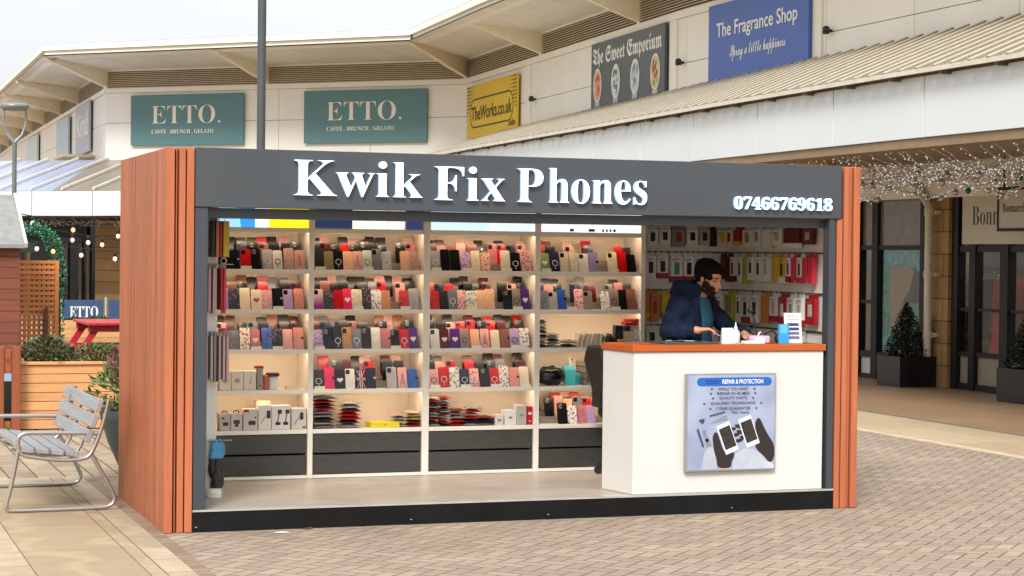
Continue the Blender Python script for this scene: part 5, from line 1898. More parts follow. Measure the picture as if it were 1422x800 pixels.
def loft(mb, secs, seg=18):
    """closed limb through (centre, (r_forward, r_side)) sections"""
    mb.tube([c for c, r in secs], [1.0] * len(secs), 4) if False else None
    vs, fs = [], []
    n = len(secs)
    for i, (c, r) in enumerate(secs):
        a = Vector(secs[max(0, i - 1)][0])
        b = Vector(secs[min(n - 1, i + 1)][0])
        d = (b - a).normalized()
        ref = Vector((0, 1, 0)) if abs(d.y) < .8 else Vector((1, 0, 0))
        u = ref.cross(d).normalized()
        v = d.cross(u).normalized()
        r = r if isinstance(r, tuple) else (r, r)
        for k in range(seg):
            t = 2 * math.pi * k / seg
            p = Vector(c) + u * math.cos(t) * r[0] + v * math.sin(t) * r[1]
            vs.append(tuple(p))
    for i in range(n - 1):
        for k in range(seg):
            l = (k + 1) % seg
            fs.append((i * seg + k, i * seg + l, (i + 1) * seg + l, (i + 1) * seg + k))
    fs.append(tuple(range(seg - 1, -1, -1)))
    fs.append(tuple((n - 1) * seg + k for k in range(seg)))
    mb.add(vs, fs, 0, True)
skin = M('skin', '#cf9775', .5, var=.05, scale=12)
NB, HC_ = Vector((.125, -.005, 1.335)), Vector((.222, -.02, 1.462))
TH = Matrix.Translation(HC_) @ Matrix.Rotation(R(-13), 4, 'Z') @ Matrix.Rotation(R(24), 4, 'Y')
RS, RE, RW, RH = Vector((.045, -.19, 1.275)), Vector((-.055, -.265, 1.075)), Vector((.185, -.265, 1.092)), Vector((.26, -.235, 1.10))
LS, LE, LW, LH = Vector((.085, .19, 1.27)), Vector((.25, .24, 1.085)), Vector((.44, .02, 1.055)), Vector((.50, -.04, 1.045))
mb = MB()
# legs, pelvis, trunk
for s in (-1, 1):
    loft(mb, [((0, s * .09, .90), .085), ((.01, s * .10, .70), .078), ((.02, s * .10, .48), .055), ((.0, s * .10, .30), .056), ((-.01, s * .10, .09), .04), ((-.01, s * .10, .05), .042)])
    loft(mb, [((-.05, s * .10, .04), .036), ((.05, s * .105, .036), (.034, .042)), ((.16, s * .11, .028), (.022, .04))])
loft(mb, [((0, 0, .84), (.10, .15)), ((.01, 0, .98), (.10, .145)), ((.05, 0, 1.12), (.105, .15)), ((.08, 0, 1.25), (.10, .165)), ((.11, 0, 1.31), (.07, .10)), ((.125, -.002, 1.34), .058), ((.165, -.01, 1.39), .055), ((.20, -.018, 1.43), .055)])
for P in ((RS, RE, RW), (LS, LE, LW)):
    loft(mb, [(P[0], .058), (P[0].lerp(P[1], .5), .05), (P[1], .043), (P[1].lerp(P[2], .4), .042), (P[2], .028)])
# head in its own frame: face towards +x
mb.T = TH
mb.ball((-.015, 0, .035), (.098, .076, .088), 0, 24, 16)
mb.ball((.02, 0, -.03), (.068, .060, .085), 0, 20, 14)
mb.ball((.042, 0, -.088), (.036, .034, .026), 0, 14, 10)
mb.ball((.068, 0, .028), (.020, .05, .013), 0, 14, 8)       # brow
loft(mb, [((.078, 0, .018), .008), ((.094, 0, -.008), .0105), ((.104, 0, -.028), .0135), ((.088, 0, -.038), .012)], 10)   # nose
mb.ball((.083, 0, -.057), (.010, .022, .0055), 0, 12, 8)
mb.ball((.081, 0, -.066), (.010, .019, .006), 0, 12, 8)
for s in (-1, 1):
    mb.ball((.056, s * .038, -.018), (.022, .022, .022), 0, 12, 8)
    mb.ball((-.006, s * .079, -.006), (.018, .009, .032), 0, 12, 8)
mb.T = Matrix.Identity(4)
# hands: palm, four curled fingers, thumb
def hand(W, Hc, side, curl):
    d = (Hc - W).normalized()
    up = Vector((0, 0, 1))
    sd = d.cross(up).normalized()          # to the right of the hand
    n_ = sd.cross(d).normalized()
    loft(mb, [(W, .026), (W + d * .025, (.018, .034)), (W + d * .06, (.015, .040)), (W + d * .085, (.012, .038))])
    for i, (off, ln) in enumerate(((-.030, .070), (-.010, .078), (.010, .074), (.029, .058))):
        b = W + d * .078 + sd * off
        p = b
        q = []
        for frac, an in ((.46, 24), (.31, 62), (.25, 100)):
            an = R(an * curl + i * 3)
            p = p + (d * math.cos(an) - n_ * math.sin(an)) * ln * frac
            q.append(p)
        p1, p2, p3 = q
        loft(mb, [(b, .0105), (p1, .0098), (p2, .0088), (p3, .0072)], 8)
    b = W + d * .03 - sd * side * .03
    loft(mb, [(b, .013), (b + d * .025 - sd * side * .018 - n_ * .006, .0105), (b + d * .055 - sd * side * .016 - n_ * .018, .008)], 8)
hand(RW, RH, 1, 1.0)
hand(LW, LH, -1, .55)
body = fuse(mb, 'body', skin, man, .0058, 2)
# trousers and shoes
mb = MB()
for s in (-1, 1):
    loft(mb, [((0, s * .09, .93), (.115, .10)), ((.01, s * .10, .70), .095), ((.02, s * .10, .48), .075), ((.0, s * .10, .28), .072), ((-.01, s * .10, .09), .065)])
loft(mb, [((0, 0, .84), (.125, .165)), ((.0, 0, .97), (.125, .165))])
fuse(mb, 'trousers', M('trouser_dark', '#20222a', .8), man, .012, 4)
for s in (-1, 1):
    mb = MB()
    loft(mb, [((-.085, s * .10, .045), (.04, .04)), ((.02, s * .105, .05), (.046, .047)), ((.12, s * .11, .035), (.032, .048)), ((.19, s * .115, .026), (.02, .036))])
    mb.v = [Vector((v.x, v.y, max(v.z, .003))) for v in mb.v]
    fuse(mb, 'shoe', M('shoe_black', '#151515', .5), man, .008, 3)
# shirt
mb = MB()
loft(mb, [((.02, 0, .92), (.125, .165)), ((.045, 0, 1.05), (.125, .160)), ((.085, 0, 1.18), (.125, .150)), ((.105, 0, 1.27), (.098, .13)), ((.125, 0, 1.325), (.078, .082)), ((.135, 0, 1.342), (.068, .07))])
fuse(mb, 'shirt', M('shirt_teal', '#1f5468', .8, var=.12, scale=14, bump=.2), man, .008, 4, .003)
# padded jacket, open at the front
jm, g = newmat('jacket_navy', .8)
g.b.inputs['Specular IOR Level'].default_value = .25
fz = g.noise(g.coord('Object', (1, 1, 1)), 9, 4)
g.t.links.new(g.mix(g.ramp(fz, [(.3, 0.), (.7, 1.)]), H('#0e182c'), H('#172742')), g.b.inputs['Base Color'])
g.bump(g.noise(g.coord('Object', (1, 1, 2.2)), 26, 3), .5, .012)
mb = MB()
for s in (-1, 1):
    # each half of the trunk stops short of the middle of the chest
    e = .022 if s < 0 else 0.0            # the near half hangs further open
    loft(mb, [((-.025, s * (.090 + e), .88), (.15, .115)), ((-.01, s * (.092 + e), 1.0), (.15, .115)), ((.015, s * (.092 + e), 1.12), (.145, .11)), ((.035, s * (.10 + e), 1.22), (.135, .11)), ((.04, s * .10, 1.30), (.105, .10)), ((.05, s * .075, 1.36), (.07, .05))])
    for k in range(9):
        z = .90 + k * .05
        mb.ball((.105 + .03 * math.sin((z - .9) * 4), s * (.122 + e * .6 - .006 * k * .5), z), (.030, .022, .036), 0, 10, 8)
    for k in range(7):                    # stand-up collar
        t = R(60 + 20 * k)
        mb.ball((.10 + .085 * math.cos(t), s * .092 * math.sin(t), 1.375 + .004 * k), (.034, .03, .05), 0, 10, 8)
for P in ((RS, RE, RW), (LS, LE, LW)):
    n = 11
    secs = []
    for k in range(n):
        t = k / (n - 1)
        c = P[0].lerp(P[1], t * 2) if t < .5 else P[1].lerp(P[2], (t - .5) * 2 * .90)
        r = (.078 - .020 * t) + .005 * math.sin(k * 2.6)
        secs.append((c, r))
    loft(mb, secs)
    mb.ball(P[1], .060, 0, 14, 10)
    mb.ball(P[0] + Vector((.005, 0, -.01)), .080, 0, 14, 10)
# hood lying on the shoulders
for a in range(0, 13):
    t = R(95 + a * 170 / 12)
    mb.ball((.085 + .115 * math.cos(t), .12 * math.sin(t), 1.385 + .014 * math.sin(a * 1.7)), (.044, .042, .055), 0, 12, 8)
mb.ball((-.025, 0, 1.345), (.066, .115, .085), 0, 14, 10)
fuse(mb, 'jacket', jm, man, .009, 5, .004)
mb = MB()
rr = random.Random(2)
for k in range(34):
    t = k / 33
    c = Vector((.185 - .02 * t, .07 + .055 * math.sin(t * 3), 1.325 - .16 * t))
    mb.ball(c + Vector((rr.uniform(-.016, .02), rr.uniform(-.02, .02), rr.uniform(-.012, .012))), rr.uniform(.016, .028), 0, 8, 6)
fuse(mb, 'fur_trim', M('fur_black', '#141317', .95, var=.4, scale=60), man, .006, 1, .006)
# hair, beard, brows, eyes
hairm = M('hair_black', '#0c0a09', .85, var=.5, scale=60, bump=.6, spec=.2)
mb = MB()
mb.T = TH
rr = random.Random(8)
for k in range(280):
    u, v = rr.uniform(0, 2 * math.pi), rr.uniform(-.95, 1)
    q = Vector((math.cos(u) * math.sqrt(max(0, 1 - v * v)), math.sin(u) * math.sqrt(max(0, 1 - v * v)), v))
    p = Vector((-.015 + q.x * .104, q.y * .082, .040 + q.z * .094))
    if p.x > .05 and p.z < .066:
        continue
    if p.z < -.0 and p.x > -.035:
        continue
    if p.z < -.068:
        continue
    mb.ball(p, rr.uniform(.010, .016), 0, 8, 6)
for k in range(26):                       # quiff falling over the forehead
    mb.ball((.062 + rr.uniform(-.02, .026), rr.uniform(-.055, .055), .088 + rr.uniform(-.014, .016)), rr.uniform(.011, .016), 0, 8, 6)
mb.ball((-.02, 0, .05), (.098, .076, .085), 0, 18, 12)
mb.ball((-.06, 0, -.015), (.052, .064, .05), 0, 16, 10)
for s in (-1, 1):
    mb.ball((-.045, s * .062, .012), (.05, .024, .045), 0, 14, 10)
    mb.ball((.012, s * .066, .045), (.03, .018, .03), 0, 14, 10)
fuse(mb, 'hair', hairm, man, .005, 1, .004)
mb = MB()
mb.T = TH
for k in range(330):
    t = rr.uniform(-1, 1)
    u = rr.uniform(0, 1)
    ang = t * R(98)
    # jaw line ring, from sideburn to chin
    x = .012 + .070 * math.cos(ang)
    y = .069 * math.sin(ang) * (1 - .18 * u)
    z = -.046 - (.078 - .026 * abs(t)) * u + .062 * t * t * (1 - u)
    mb.ball((x * (1.02 - .20 * u) - .004, y, z), rr.uniform(.006, .0095), 0, 8, 6)
for k in range(16):
    t = -1 + 2 * k / 15
    mb.ball((.086 - .014 * t * t, t * .03, -.049 - .012 * t * t), .0065, 0, 8, 6)
fuse(mb, 'beard', M('beard_brown', '#2e201a', .9, var=.5, scale=70, bump=.6, spec=.2), man, .0048, 1, .003)
mb = MB()
mb.T = TH
for s in (-1, 1):
    mb.tube([(.080, s * .014, .030), (.082, s * .030, .036), (.070, s * .050, .030)], [.004, .005, .003], 6)
mb.build('eyebrows', hairm, man)
for s in (-1, 1):
    mb = MB()
    mb.T = TH
    mb.ball((.0665, s * .032, .008), (.012, .014, .007), 0, 12, 8)
    e = mb.build('eye', M('eye_white', '#8d7c70', .3), man)
    mb = MB()
    mb.T = TH
    mb.ball((.0755, s * .032, .008), (.0052, .007, .007), 0, 10, 8)
    mb.build('iris', M('iris_brown', '#22130c', .15), e)
    mb = MB()
    mb.T = TH
    mb.ball((.0695, s * .032, .015), (.0125, .0155, .0075), 0, 12, 8)
    mb.build('eyelid', skin, e)
# straighten the back a little
for o in man.children_recursive:
    for v in o.data.vertices:
        if v.co.z > .95:
            v.co.x -= .13 * (v.co.z - .95)
# the phone he is holding
Mm = man.matrix_basis.copy() if False else (Matrix.Translation(man.location) @ Matrix.Rotation(R(-44.6), 4, 'Z'))
pc = Mm @ (RW + (RH - RW).normalized() * .120 + Vector((-.016, 0, -.034)))
ph = thing('mobile_phone', 'dark mobile phone held in the right hand of the bearded man', 'phone', pc, R(-35))
mb = MB()
mb.T = Matrix.Rotation(R(24), 4, 'Y')
mb.box(-.035, .075, -.034, .034, -.004, .004)
mb.build('handset', M('handset_black', '#17181a', .2), ph, .003, 2)
mb = MB()
mb.T = Matrix.Rotation(R(24), 4, 'Y')
mb.box(-.031, .071, -.031, .031, .0041, .0048)
mb.build('screen', M('screen_glass', '#0a0b0d', .05), ph)
# ================================================================== LEFT OF THE KIOSK
steel = M('bench_steel', '#b3b0ab', .3, .8, var=.05)
slat_b = wood('bench_timber', '#8e8f90', 'y', .6, .22, .10, True, 30)
bn = thing('park_bench', 'steel framed bench with weathered grey slats standing beside the kiosk', 'bench', (-.835, 1.19, .004), 0)
d_ = Vector((.9995, .03))
nrm = Vector((-.03, .9995))
LEN = 1.42
def bp(s, t, z):
    """s along the frame, t along the bench, z up"""
    v = d_ * s + nrm * t
    return (v.x, v.y, z)
prof = [(.662, .745), (.62, .56), (.575, .44), (.545, .375), (.50, .345), (.33, .342), (.12, .375), (.082, .395), (.067, .43), (.062, .50), (.10, .528), (.16, .53), (.50, .522), (.575, .518), (.61, .515)]
legp = [(.068, .42), (.02, .16), (-.012, .045), (.0, .018), (.05, .014), (.62, .014), (.68, .026), (.71, .06), (.70, .11), (.60, .29), (.552, .372)]
def smooth(P, n=3):
    for _ in range(2):
        Qp = [P[0]]
        for a, b in zip(P, P[1:]):
            Qp += [tuple(.75 * x + .25 * y for x, y in zip(a, b)), tuple(.25 * x + .75 * y for x, y in zip(a, b))]
        Qp.append(P[-1])
        P = Qp
    return P
for t in (0.0, LEN):
    mb = MB()
    mb.tube([bp(s, t, z) for s, z in smooth(prof)], .0145, 10)
    fr = mb.build('side_frame', steel, bn)
    mb = MB()
    mb.tube([bp(s, t, z) for s, z in smooth(legp)], .0145, 10)
    mb.build('leg_loop', steel, bn)
def slat(s0, z0, s1, z1, th, name):
    a, b = Vector((s0, z0)), Vector((s1, z1))
    n_ = Vector((-(b - a).y, (b - a).x)).normalized() * th
    mb = MB()
    q = [a, b, b + n_, a + n_]
    vs = [bp(p.x, -.02, p.y) for p in q] + [bp(p.x, LEN + .02, p.y) for p in q]
    mb.add(vs, [(0, 1, 2, 3)[::-1], (4, 5, 6, 7), (0, 4, 5, 1)[::-1], (1, 5, 6, 2)[::-1], (2, 6, 7, 3)[::-1], (3, 7, 4, 0)[::-1]])
    mb.build(name, slat_b, bn, .004)
for k in range(4):
    s0 = .085 + .098 * k
    z = .405 - .042 * (s0 - .085) / .4
    slat(s0, z, s0 + .082, z - .01, .034, 'seat_slat')
for s0, z0, s1, z1 in ((.535, .455, .562, .535), (.570, .552, .597, .637), (.602, .655, .630, .740)):
    slat(s1, z1, s0, z0, -.036, 'back_slat')
for t in (.45, .95):
    mb = MB()
    mb.tube([bp(s, t, z) for s, z in smooth([(.08, .385), (.12, .362), (.33, .328), (.50, .332), (.535, .36), (.60, .50), (.65, .72)])], .010, 8)
    mb.build('support_bow', steel, bn)
# foliage
def leaf_cloud(mb, c, r, n, size, seed, m=0, flat=.6, up=.2, nm=1):
    q = random.Random(seed)
    for _ in range(n):
        while True:
            p = Vector((q.uniform(-1, 1), q.uniform(-1, 1), q.uniform(-1, 1)))
            if p.length < 1:
                break
        if mnoise.noise(p * 2.2 + Vector((seed, 0, 0))) < -.16:
            continue
        P = Vector((c[0] + p.x * r[0], c[1] + p.y * r[1], c[2] + p.z * r[2]))
        d = (Vector((p.x, p.y, p.z * .6 + up)) + Vector((q.uniform(-.7, .7), q.uniform(-.7, .7), q.uniform(-.5, .7)))).normalized()
        l = size * q.uniform(.6, 1.3)
        s_ = d.cross(Vector((q.uniform(-1, 1), q.uniform(-1, 1), 1))).normalized() * l * flat * .5
        nn = d.cross(s_).normalized() * l * .10
        mb.add([P, P + d * l * .45 + s_ + nn, P + d * l, P + d * l * .45 - s_ + nn], [(0, 1, 2), (0, 2, 3)], m + q.randrange(nm))
def leafmat(name, col, var=.3):
    return M(name, col, .55, var=var, scale=9, island=.3)
green1 = leafmat('leaf_green', '#4d6a34')
green2 = leafmat('leaf_olive', '#6f7f4a')
green3 = leafmat('leaf_dark', '#2d3f26')
redl = leafmat('leaf_red', '#6d4a44')
barkm = M('bark', '#4a3a2c', .9, var=.3)
# big round planter by the back corner of the kiosk
bpz = thing('round_planter', 'large dark green tapering planter behind the kiosk corner', 'planter', (.46, 3.42, .004))
mb = MB()
mb.lathe([(.20, 0), (.24, .06), (.32, .24), (.375, .42), (.39, .50), (.375, .505), (.36, .49)], 36)
mb.build('pot', M('pot_green', '#2c3a38', .45, var=.08), bpz)
mb = MB()
mb.lathe([(.0, .455), (.36, .455), (.36, .47), (0, .48)], 24)
mb.build('soil', M('soil', '#2e241b', .95), bpz)
sh = thing('shrub', 'leafy green shrub with reddish tips growing in the round planter', 'shrub', (.46, 3.42, .47))
mb = MB()
for k in range(14):
    a = k * 2.4
    mb.tube([(.1 * math.cos(a), .1 * math.sin(a), -.01), (.22 * math.cos(a), .22 * math.sin(a), .2), (.3 * math.cos(a), .3 * math.sin(a), .36)], [.008, .006, .003], 5)
mb.build('stem', barkm, sh)
mb = MB()
leaf_cloud(mb, (0, 0, .17), (.47, .44, .25), 3600, .085, 3, 0, .30, .5, 2)
leaf_cloud(mb, (0.02, 0, .36), (.34, .32, .20), 1300, .065, 4, 2, .30, .9)
mb.build('foliage', [green1, green2, redl], sh)
# timber trough planter
lt = 'timber_larch'
larch = wood(lt, '#d29a66', 'x', .6, .18, .10, True, 20)
tp = thing('timber_planter', 'pale timber plank planter box in front of the wooden hut', 'planter', (.5, 7.3, .004))
mb = MB()
for k in range(7):
    z = .01 + k * .089
    mb.box(-.66, 1.6, -.02, .02, z, z + .084)
    mb.box(-.66, 1.6, .40, .44, z, z + .084)
    mb.box(-.66, -.62, .021, .399, z, z + .084)
    mb.box(1.56, 1.6, .021, .399, z, z + .084)
mb.build('plank_side', larch, tp, .003)
mb = MB()
mb.box(-.69, 1.62, -.05, .05, .634, .662)
mb.box(-.69, 1.62, .37, .46, .634, .662)
mb.build('top_rail', wood('timber_rail', '#d39a66', 'x', .6, .15, .08, True, 20), tp, .003)
mb = MB()
mb.box(-.61, 1.55, .03, .39, .54, .58)
mb.build('soil', M('soil', '#2e241b', .95), tp)
def bush(x, y, z, r, seed, label, mats, n=700, size=.06, group=None, loc_stem=True):
    o = thing('bush', label, 'bush', (x, y, z), 0, group)
    mb = MB()
    for k in range(6):
        a = k * 1.05
        mb.tube([(0, 0, -.02), (.4 * r[0] * math.cos(a), .4 * r[1] * math.sin(a), r[2] * .8), (.8 * r[0] * math.cos(a), .8 * r[1] * math.sin(a), r[2] * 1.4)], [.01, .007, .003], 5)
    mb.build('stem', barkm, o)
    mb = MB()
    leaf_cloud(mb, (0, 0, r[2] * .95), r, int(n * 1.9), size * .85, seed, 0, .5, .3, len(mats))
    mb.build('foliage', mats, o)
    return o
bush(.10, 7.49, .585, (.26, .18, .16), 11, 'dark leaved bush at the left of the timber planter box', [green3, green1, M('leaf_stem', '#6b6247', .6)], 800)
bush(.62, 7.49, .585, (.30, .18, .12), 12, 'low bush with reddish leaves further right in the timber planter box', [green1, redl, green2], 700)
# posts and rail of the enclosure
gp = thing('timber_gate', 'brown stained timber gate posts with cross rails at the left edge', 'gate', (-.3, 7.15, .004))
stain = wood('timber_stain', '#8d4a2c', 'z', .6, .2, .10, True, 22)
for x0, x1 in ((-.085, -.018), (.055, .135), (-.42, -.35)):
    mb = MB()
    mb.box(x0, x1, -.035, .035, 0, .82)
    mb.build('post', stain, gp, .004)
for z0, z1 in ((.70, .79), (.045, .10), (.56, .66)):
    mb = MB()
    mb.box(-.349, .05, -.015, .015, z0, z1)
    mb.build('rail', wood('timber_stain_x', '#97512f', 'x', .6, .2, .10, True, 22), gp, .003)
bi_ = thing('litter_bin', 'dark green bin with pale blue label behind the brown gate posts', 'bin', (-.26, 8.0, .004))
mb = MB()
mb.box(-.2, .25, -.15, .15, .0, .56)
mb.build('body', M('bin_green', '#14251c', .5), bi_, .01)
mb = MB()
mb.box(-.15, .2, -.156, -.151, .44, .53)
mb.build('label', M('bin_label', '#9fc0dd', .5), bi_)
# wooden hut
hut = thing('wooden_hut', 'brown boarded hut with grey felt roof at the left edge', 'hut', (-1.3, 10.6, .008))
boards = wood('hut_boards', '#7d4331', 'x', .65, .2, .12, True, 20)
mb = MB()
for k in range(15):
    z = .02 + k * .118
    mb.box(-1.2, 1.36, -1.12, -1.09, z, z + .115)
    mb.box(1.331, 1.361, -1.089, 1.1, z, z + .115)
    mb.box(-1.2, 1.33, 1.07, 1.1, z, z + .115)
mb.build('wall', boards, hut, .004)
felt = M('roof_felt', '#8d8c89', .9, var=.15, scale=8, bump=.3)
mb = MB()
mb.add([(-1.4, -1.25, 1.80), (1.40, -1.25, 1.80), (1.40, 0, 2.36), (-1.4, 0, 2.36), (1.40, 1.25, 1.80), (-1.4, 1.25, 1.80),
        (-1.4, -1.25, 1.76), (1.40, -1.25, 1.76), (1.40, 0, 2.32), (-1.4, 0, 2.32), (1.40, 1.25, 1.76), (-1.4, 1.25, 1.76)],
       [(0, 1, 2, 3), (3, 2, 4, 5), (7, 6, 9, 8), (8, 9, 11, 10), (0, 6, 7, 1), (1, 7, 8, 2), (2, 8, 10, 4), (5, 11, 6, 0)][:7])
mb.build('roof', felt, hut)
mb = MB()
mb.bar((1.405, -1.27, 1.79), (1.405, 0, 2.36), .03, .05)
mb.bar((1.405, 0, 2.36), (1.405, 1.27, 1.79), .03, .05)
mb.build('verge_board', M('verge_white', '#c9c7c2', .6, var=.15), hut)
mb = MB()
mb.add([(1.33, -1.1, 1.79), (1.33, 1.1, 1.79), (1.33, 0, 2.30), (1.36, -1.1, 1.79), (1.36, 1.1, 1.79), (1.36, 0, 2.30)], [(0, 2, 1), (3, 4, 5), (0, 3, 5, 2), (1, 2, 5, 4)])
mb.build('gable', M('gable_brown', '#6b3a2b', .7), hut)
# lattice screen with post and climbing foliage
tr = thing('trellis_screen', 'orange timber lattice screen beside the hut', 'trellis', (.5, 11.5, .008))
tm = wood('trellis_timber', '#dd8a4c', 'z', .6, .12, .10, False, 20)
tmx = wood('trellis_timber_x', '#dd8a4c', 'x', .6, .12, .10, False, 20)
XA, XB, ZA, ZB = -.30, .145, .30, 1.60
mb = MB()
for k in range(9):
    x = XA + (XB - XA) * k / 8
    mb.box(x - .017, x + .017, -.012, .0, ZA, ZB)
mb.build('lattice', tm, tr)
mb = MB()
for k in range(22):
    z = ZA + (ZB - ZA) * k / 21
    mb.box(XA - .01, XB + .01, -.026, -.014, z - .018, z + .018)
mb.build('lattice_rail', tmx, tr)
for x in (XA - .035, XB + .035):
    mb = MB()
    mb.box(x - .022, x + .022, -.03, .03, 0, ZB + .02)
    mb.build('post', tm, tr)
mb = MB()
mb.box(.03, .075, -.10, -.05, 0, 1.06)
mb.build('short_post', M('post_brown', '#6c4a34', .7), tr)
ga = thing('garland', 'green leafy garland arching from the hut down past the lattice', 'garland', (.6, 11.9, 1.0))
pts = [(-.22, 0, 1.02), (-.06, 0, .99), (.06, 0, .88), (.13, 0, .72), (.155, 0, .45), (.16, 0, .1), (.165, 0, -.3), (.165, 0, -.72)]
mb = MB()
mb.tube(pts, .012, 6)
mb.build('cord', barkm, ga)
mb = MB()
rr = random.Random(21)
for k in range(60):
    t = (k / 59) ** 1.0 * (len(pts) - 1)
    i = min(int(t), len(pts) - 2)
    c = Vector(pts[i]).lerp(Vector(pts[i + 1]), t - i)
    rad = .085 if c.z > .3 else .045
    leaf_cloud(mb, c, (rad, rad, rad), 38, .045, k + 50, 0, .5, .1, 2)
mb.build('foliage', [leafmat('garland_green', '#2f7a5a'), leafmat('garland_light', '#5fa07a')], ga)
sg = thing('oval_board', 'small dark oval board under the garland next to the hut roof', 'board', (.47, 12.6, 1.72))
mb = MB()
mb.prism([(.13 * math.cos(k * math.pi / 12), .07 * math.sin(k * math.pi / 12) + .06) for k in range(24)], -.01, .01)
mb.build('board', M('board_green', '#28352b', .6), sg)
mb = MB()
mb.bar((0, 0, -1.712), (0, 0, .0), .03)
mb.build('post', M('post_brown', '#6c4a34', .7), sg)
# red picnic table
pt = thing('picnic_table', 'bright red wooden picnic table on the green turf', 'table', (1.86, 15.4, .008))
rd = wood('table_red', '#b3202a', 'y', .5, .12, .06, False, 16)
mb = MB()
for k in range(6):
    mb.box(-.40 + k * .134, -.40 + k * .134 + .128, -.8, .8, .73, .765)
mb.build('tabletop', rd, pt, .004)
for s in (-1, 1):
    mb = MB()
    for k in range(2):
        a = s * (.62 + .13 * k) - .062
        mb.box(a, a + .124, -.8, .8, .44, .475)
    mb.build('seat', rd, pt, .004)
    for y in (-.62, .62):
        mb = MB()
        mb.bar((s * .24, y, .728), (s * .70, y, .005), .09, .04, 0, (0, 1, 0))
        mb.build('leg', rd, pt, .003)
        if s == 1:
            mb = MB()
            mb.box(-.82, .82, y - .065, y - .022, .345, .438)
            mb.box(-.38, .38, y - .065, y - .022, .64, .728)
            mb.build('crossbar', rd, pt, .003)
# further planter and blue cafe windbreak
tp2 = thing('timber_planter', 'pale timber planter box behind the red picnic table', 'planter', (2.5, 18.2, .008))
mb = MB()
for k in range(5):
    z = .01 + k * .135
    mb.box(-1.05, 2.2, -.2, -.17, z, z + .13)
    mb.box(-1.05, -1.02, -.169, .2, z, z + .13)
mb.build('plank_side', larch, tp2, .003)
mb = MB()
mb.box(-1.0, 2.2, -.16, .2, .55, .6)
mb.build('soil', M('soil', '#2e241b', .95), tp2)
bush(1.72, 18.2, .60, (.16, .14, .065), 31, 'small round bush at the left of the planter behind the picnic table', [green3, green1], 420, .04)
bush(2.06, 18.2, .60, (.20, .15, .07), 32, 'small bush near the middle of the planter behind the picnic table', [green3, green1], 500, .05)
bush(2.75, 18.2, .60, (.24, .15, .14), 33, 'reddish bush at the right of the planter behind the picnic table', [redl, green1], 400, .05)
wbk = thing('windbreak', 'blue cafe windbreak banner with white lettering between steel posts', 'banner', (2.37, 22, 0))
mb = MB()
mb.box(-.34, .33, -.006, .006, .12, .90)
mb.box(.42, 1.4, -.006, .006, .12, .90)
mb.build('banner_cloth', M('banner_blue', '#334d70', .7, var=.08), wbk)
mb = MB()
fit_text(mb, serif('ETTO'), -.24, .24, .60, .79, -.009, .002)
mb.build('lettering', ink_w, wbk)
mb = MB()
fit_text(mb, serif('ETTO'), .66, 1.14, .60, .79, -.009, .002)
mb.build('lettering', ink_w, wbk)
for x in (-.375, .375, 1.44):
    mb = MB()
    mb.tube([(x, 0, 0), (x, 0, .95)], .022, 10)
    mb.build('post', M('post_steel', '#c9c9c6', .35, .6), wbk)
    mb = MB()
    mb.lathe([(.16, 0), (.16, .03), (.03, .04)], 18, 0, (x, 0, 0))
    mb.build('base', M('lamp_black', '#222222', .4), wbk)
# festoon lights
wire = M('cable_black', '#171717', .6)
warm = emit('bulb_warm', (1.0, .42, .14), 1.1)
pale = emit('bulb_pale', (1.0, .88, .70), .5)
pink = emit('bulb_pink', (1.0, .48, .38), .8)
def festoon(label, A, B, sag, bulbs):
    A, B = Vector(A), Vector(B)
    t = thing('festoon_lights', label, 'string lights', A, 0, 'strings of bulbs above the enclosure')
    P = lambda u: (B - A) * u - Vector((0, 0, 4 * sag * u * (1 - u)))
    mb = MB()
    mb.tube([P(k / 24) for k in range(25)], .006, 5)
    mb.build('cable', wire, t)
    for u, m_ in bulbs:
        p = P(u)
        mb = MB()
        mb.lathe([(.014, 0), (.020, -.01), (.020, -.05), (.016, -.055)][::-1], 10, 0, p)
        h = mb.build('lamp_holder', wire, t)
        mb = MB()
        mb.ball(p - Vector((0, 0, .085)), (.025, .025, .029), 0, 12, 9)
        mb.build('bulb', m_, h)
def uof(A, B, x):
    return (x - A[0]) / (B[0] - A[0])
A, B = (-1.4, 12.0, 2.58), (2.2, 12.0, 1.95)
festoon('upper string of bulbs running from above the hut to the kiosk', A, B, .10, [(uof(A, B, x), m_) for x, m_ in ((-.4, pale), (.45, pale), (.93, warm), (1.47, pink))])
A, B = (-1.4, 12.3, 2.42), (2.2, 12.3, 1.80)
festoon('middle string of bulbs, half behind the upper one', A, B, .06, [(uof(A, B, x), m_) for x, m_ in ((.96, pink), (1.15, pale), (1.32, pink))])
A, B = (-1.4, 11.7, 2.30), (2.2, 11.7, 1.70)
festoon('lowest string of bulbs crossing in front of the garland', A, B, .14, [(uof(A, B, x), m_) for x, m_ in ((.25, pale), (.47, pale), (.66, warm), (.99, pink), (1.39, pale))])
# lamp posts
lp = thing('street_lamp', 'slim grey street lamp with open horseshoe head at the far left', 'street lamp', (1.48, 25, 0))
lg = M('lamp_grey', '#8b8f90', .4, .3)
mb = MB()
mb.tube([(0, 0, 0), (0, 0, .9)], .075, 14)
mb.tube([(0, 0, .9), (0, 0, 3.72)], .042, 12)
mb.build('pole', M('pole_grey', '#6f7371', .45, .2), lp)
mb = MB()
pts = [(.0, 0, 3.72), (-.13, 0, 3.86), (-.20, 0, 4.06), (-.205, 0, 4.27), (-.19, 0, 4.38)]
mb.tube(pts, [.04, .028, .022, .022, .024], 10)
mb.tube([(-x, y, z) for x, y, z in pts], [.04, .028, .022, .022, .024], 10)
mb.build('yoke', lg, lp)
mb = MB()
mb.lathe([(.0, 4.30), (.17, 4.31), (.26, 4.36), (.27, 4.41), (.20, 4.44), (0, 4.45)], 24)
mb.build('lamp_head', lg, lp)
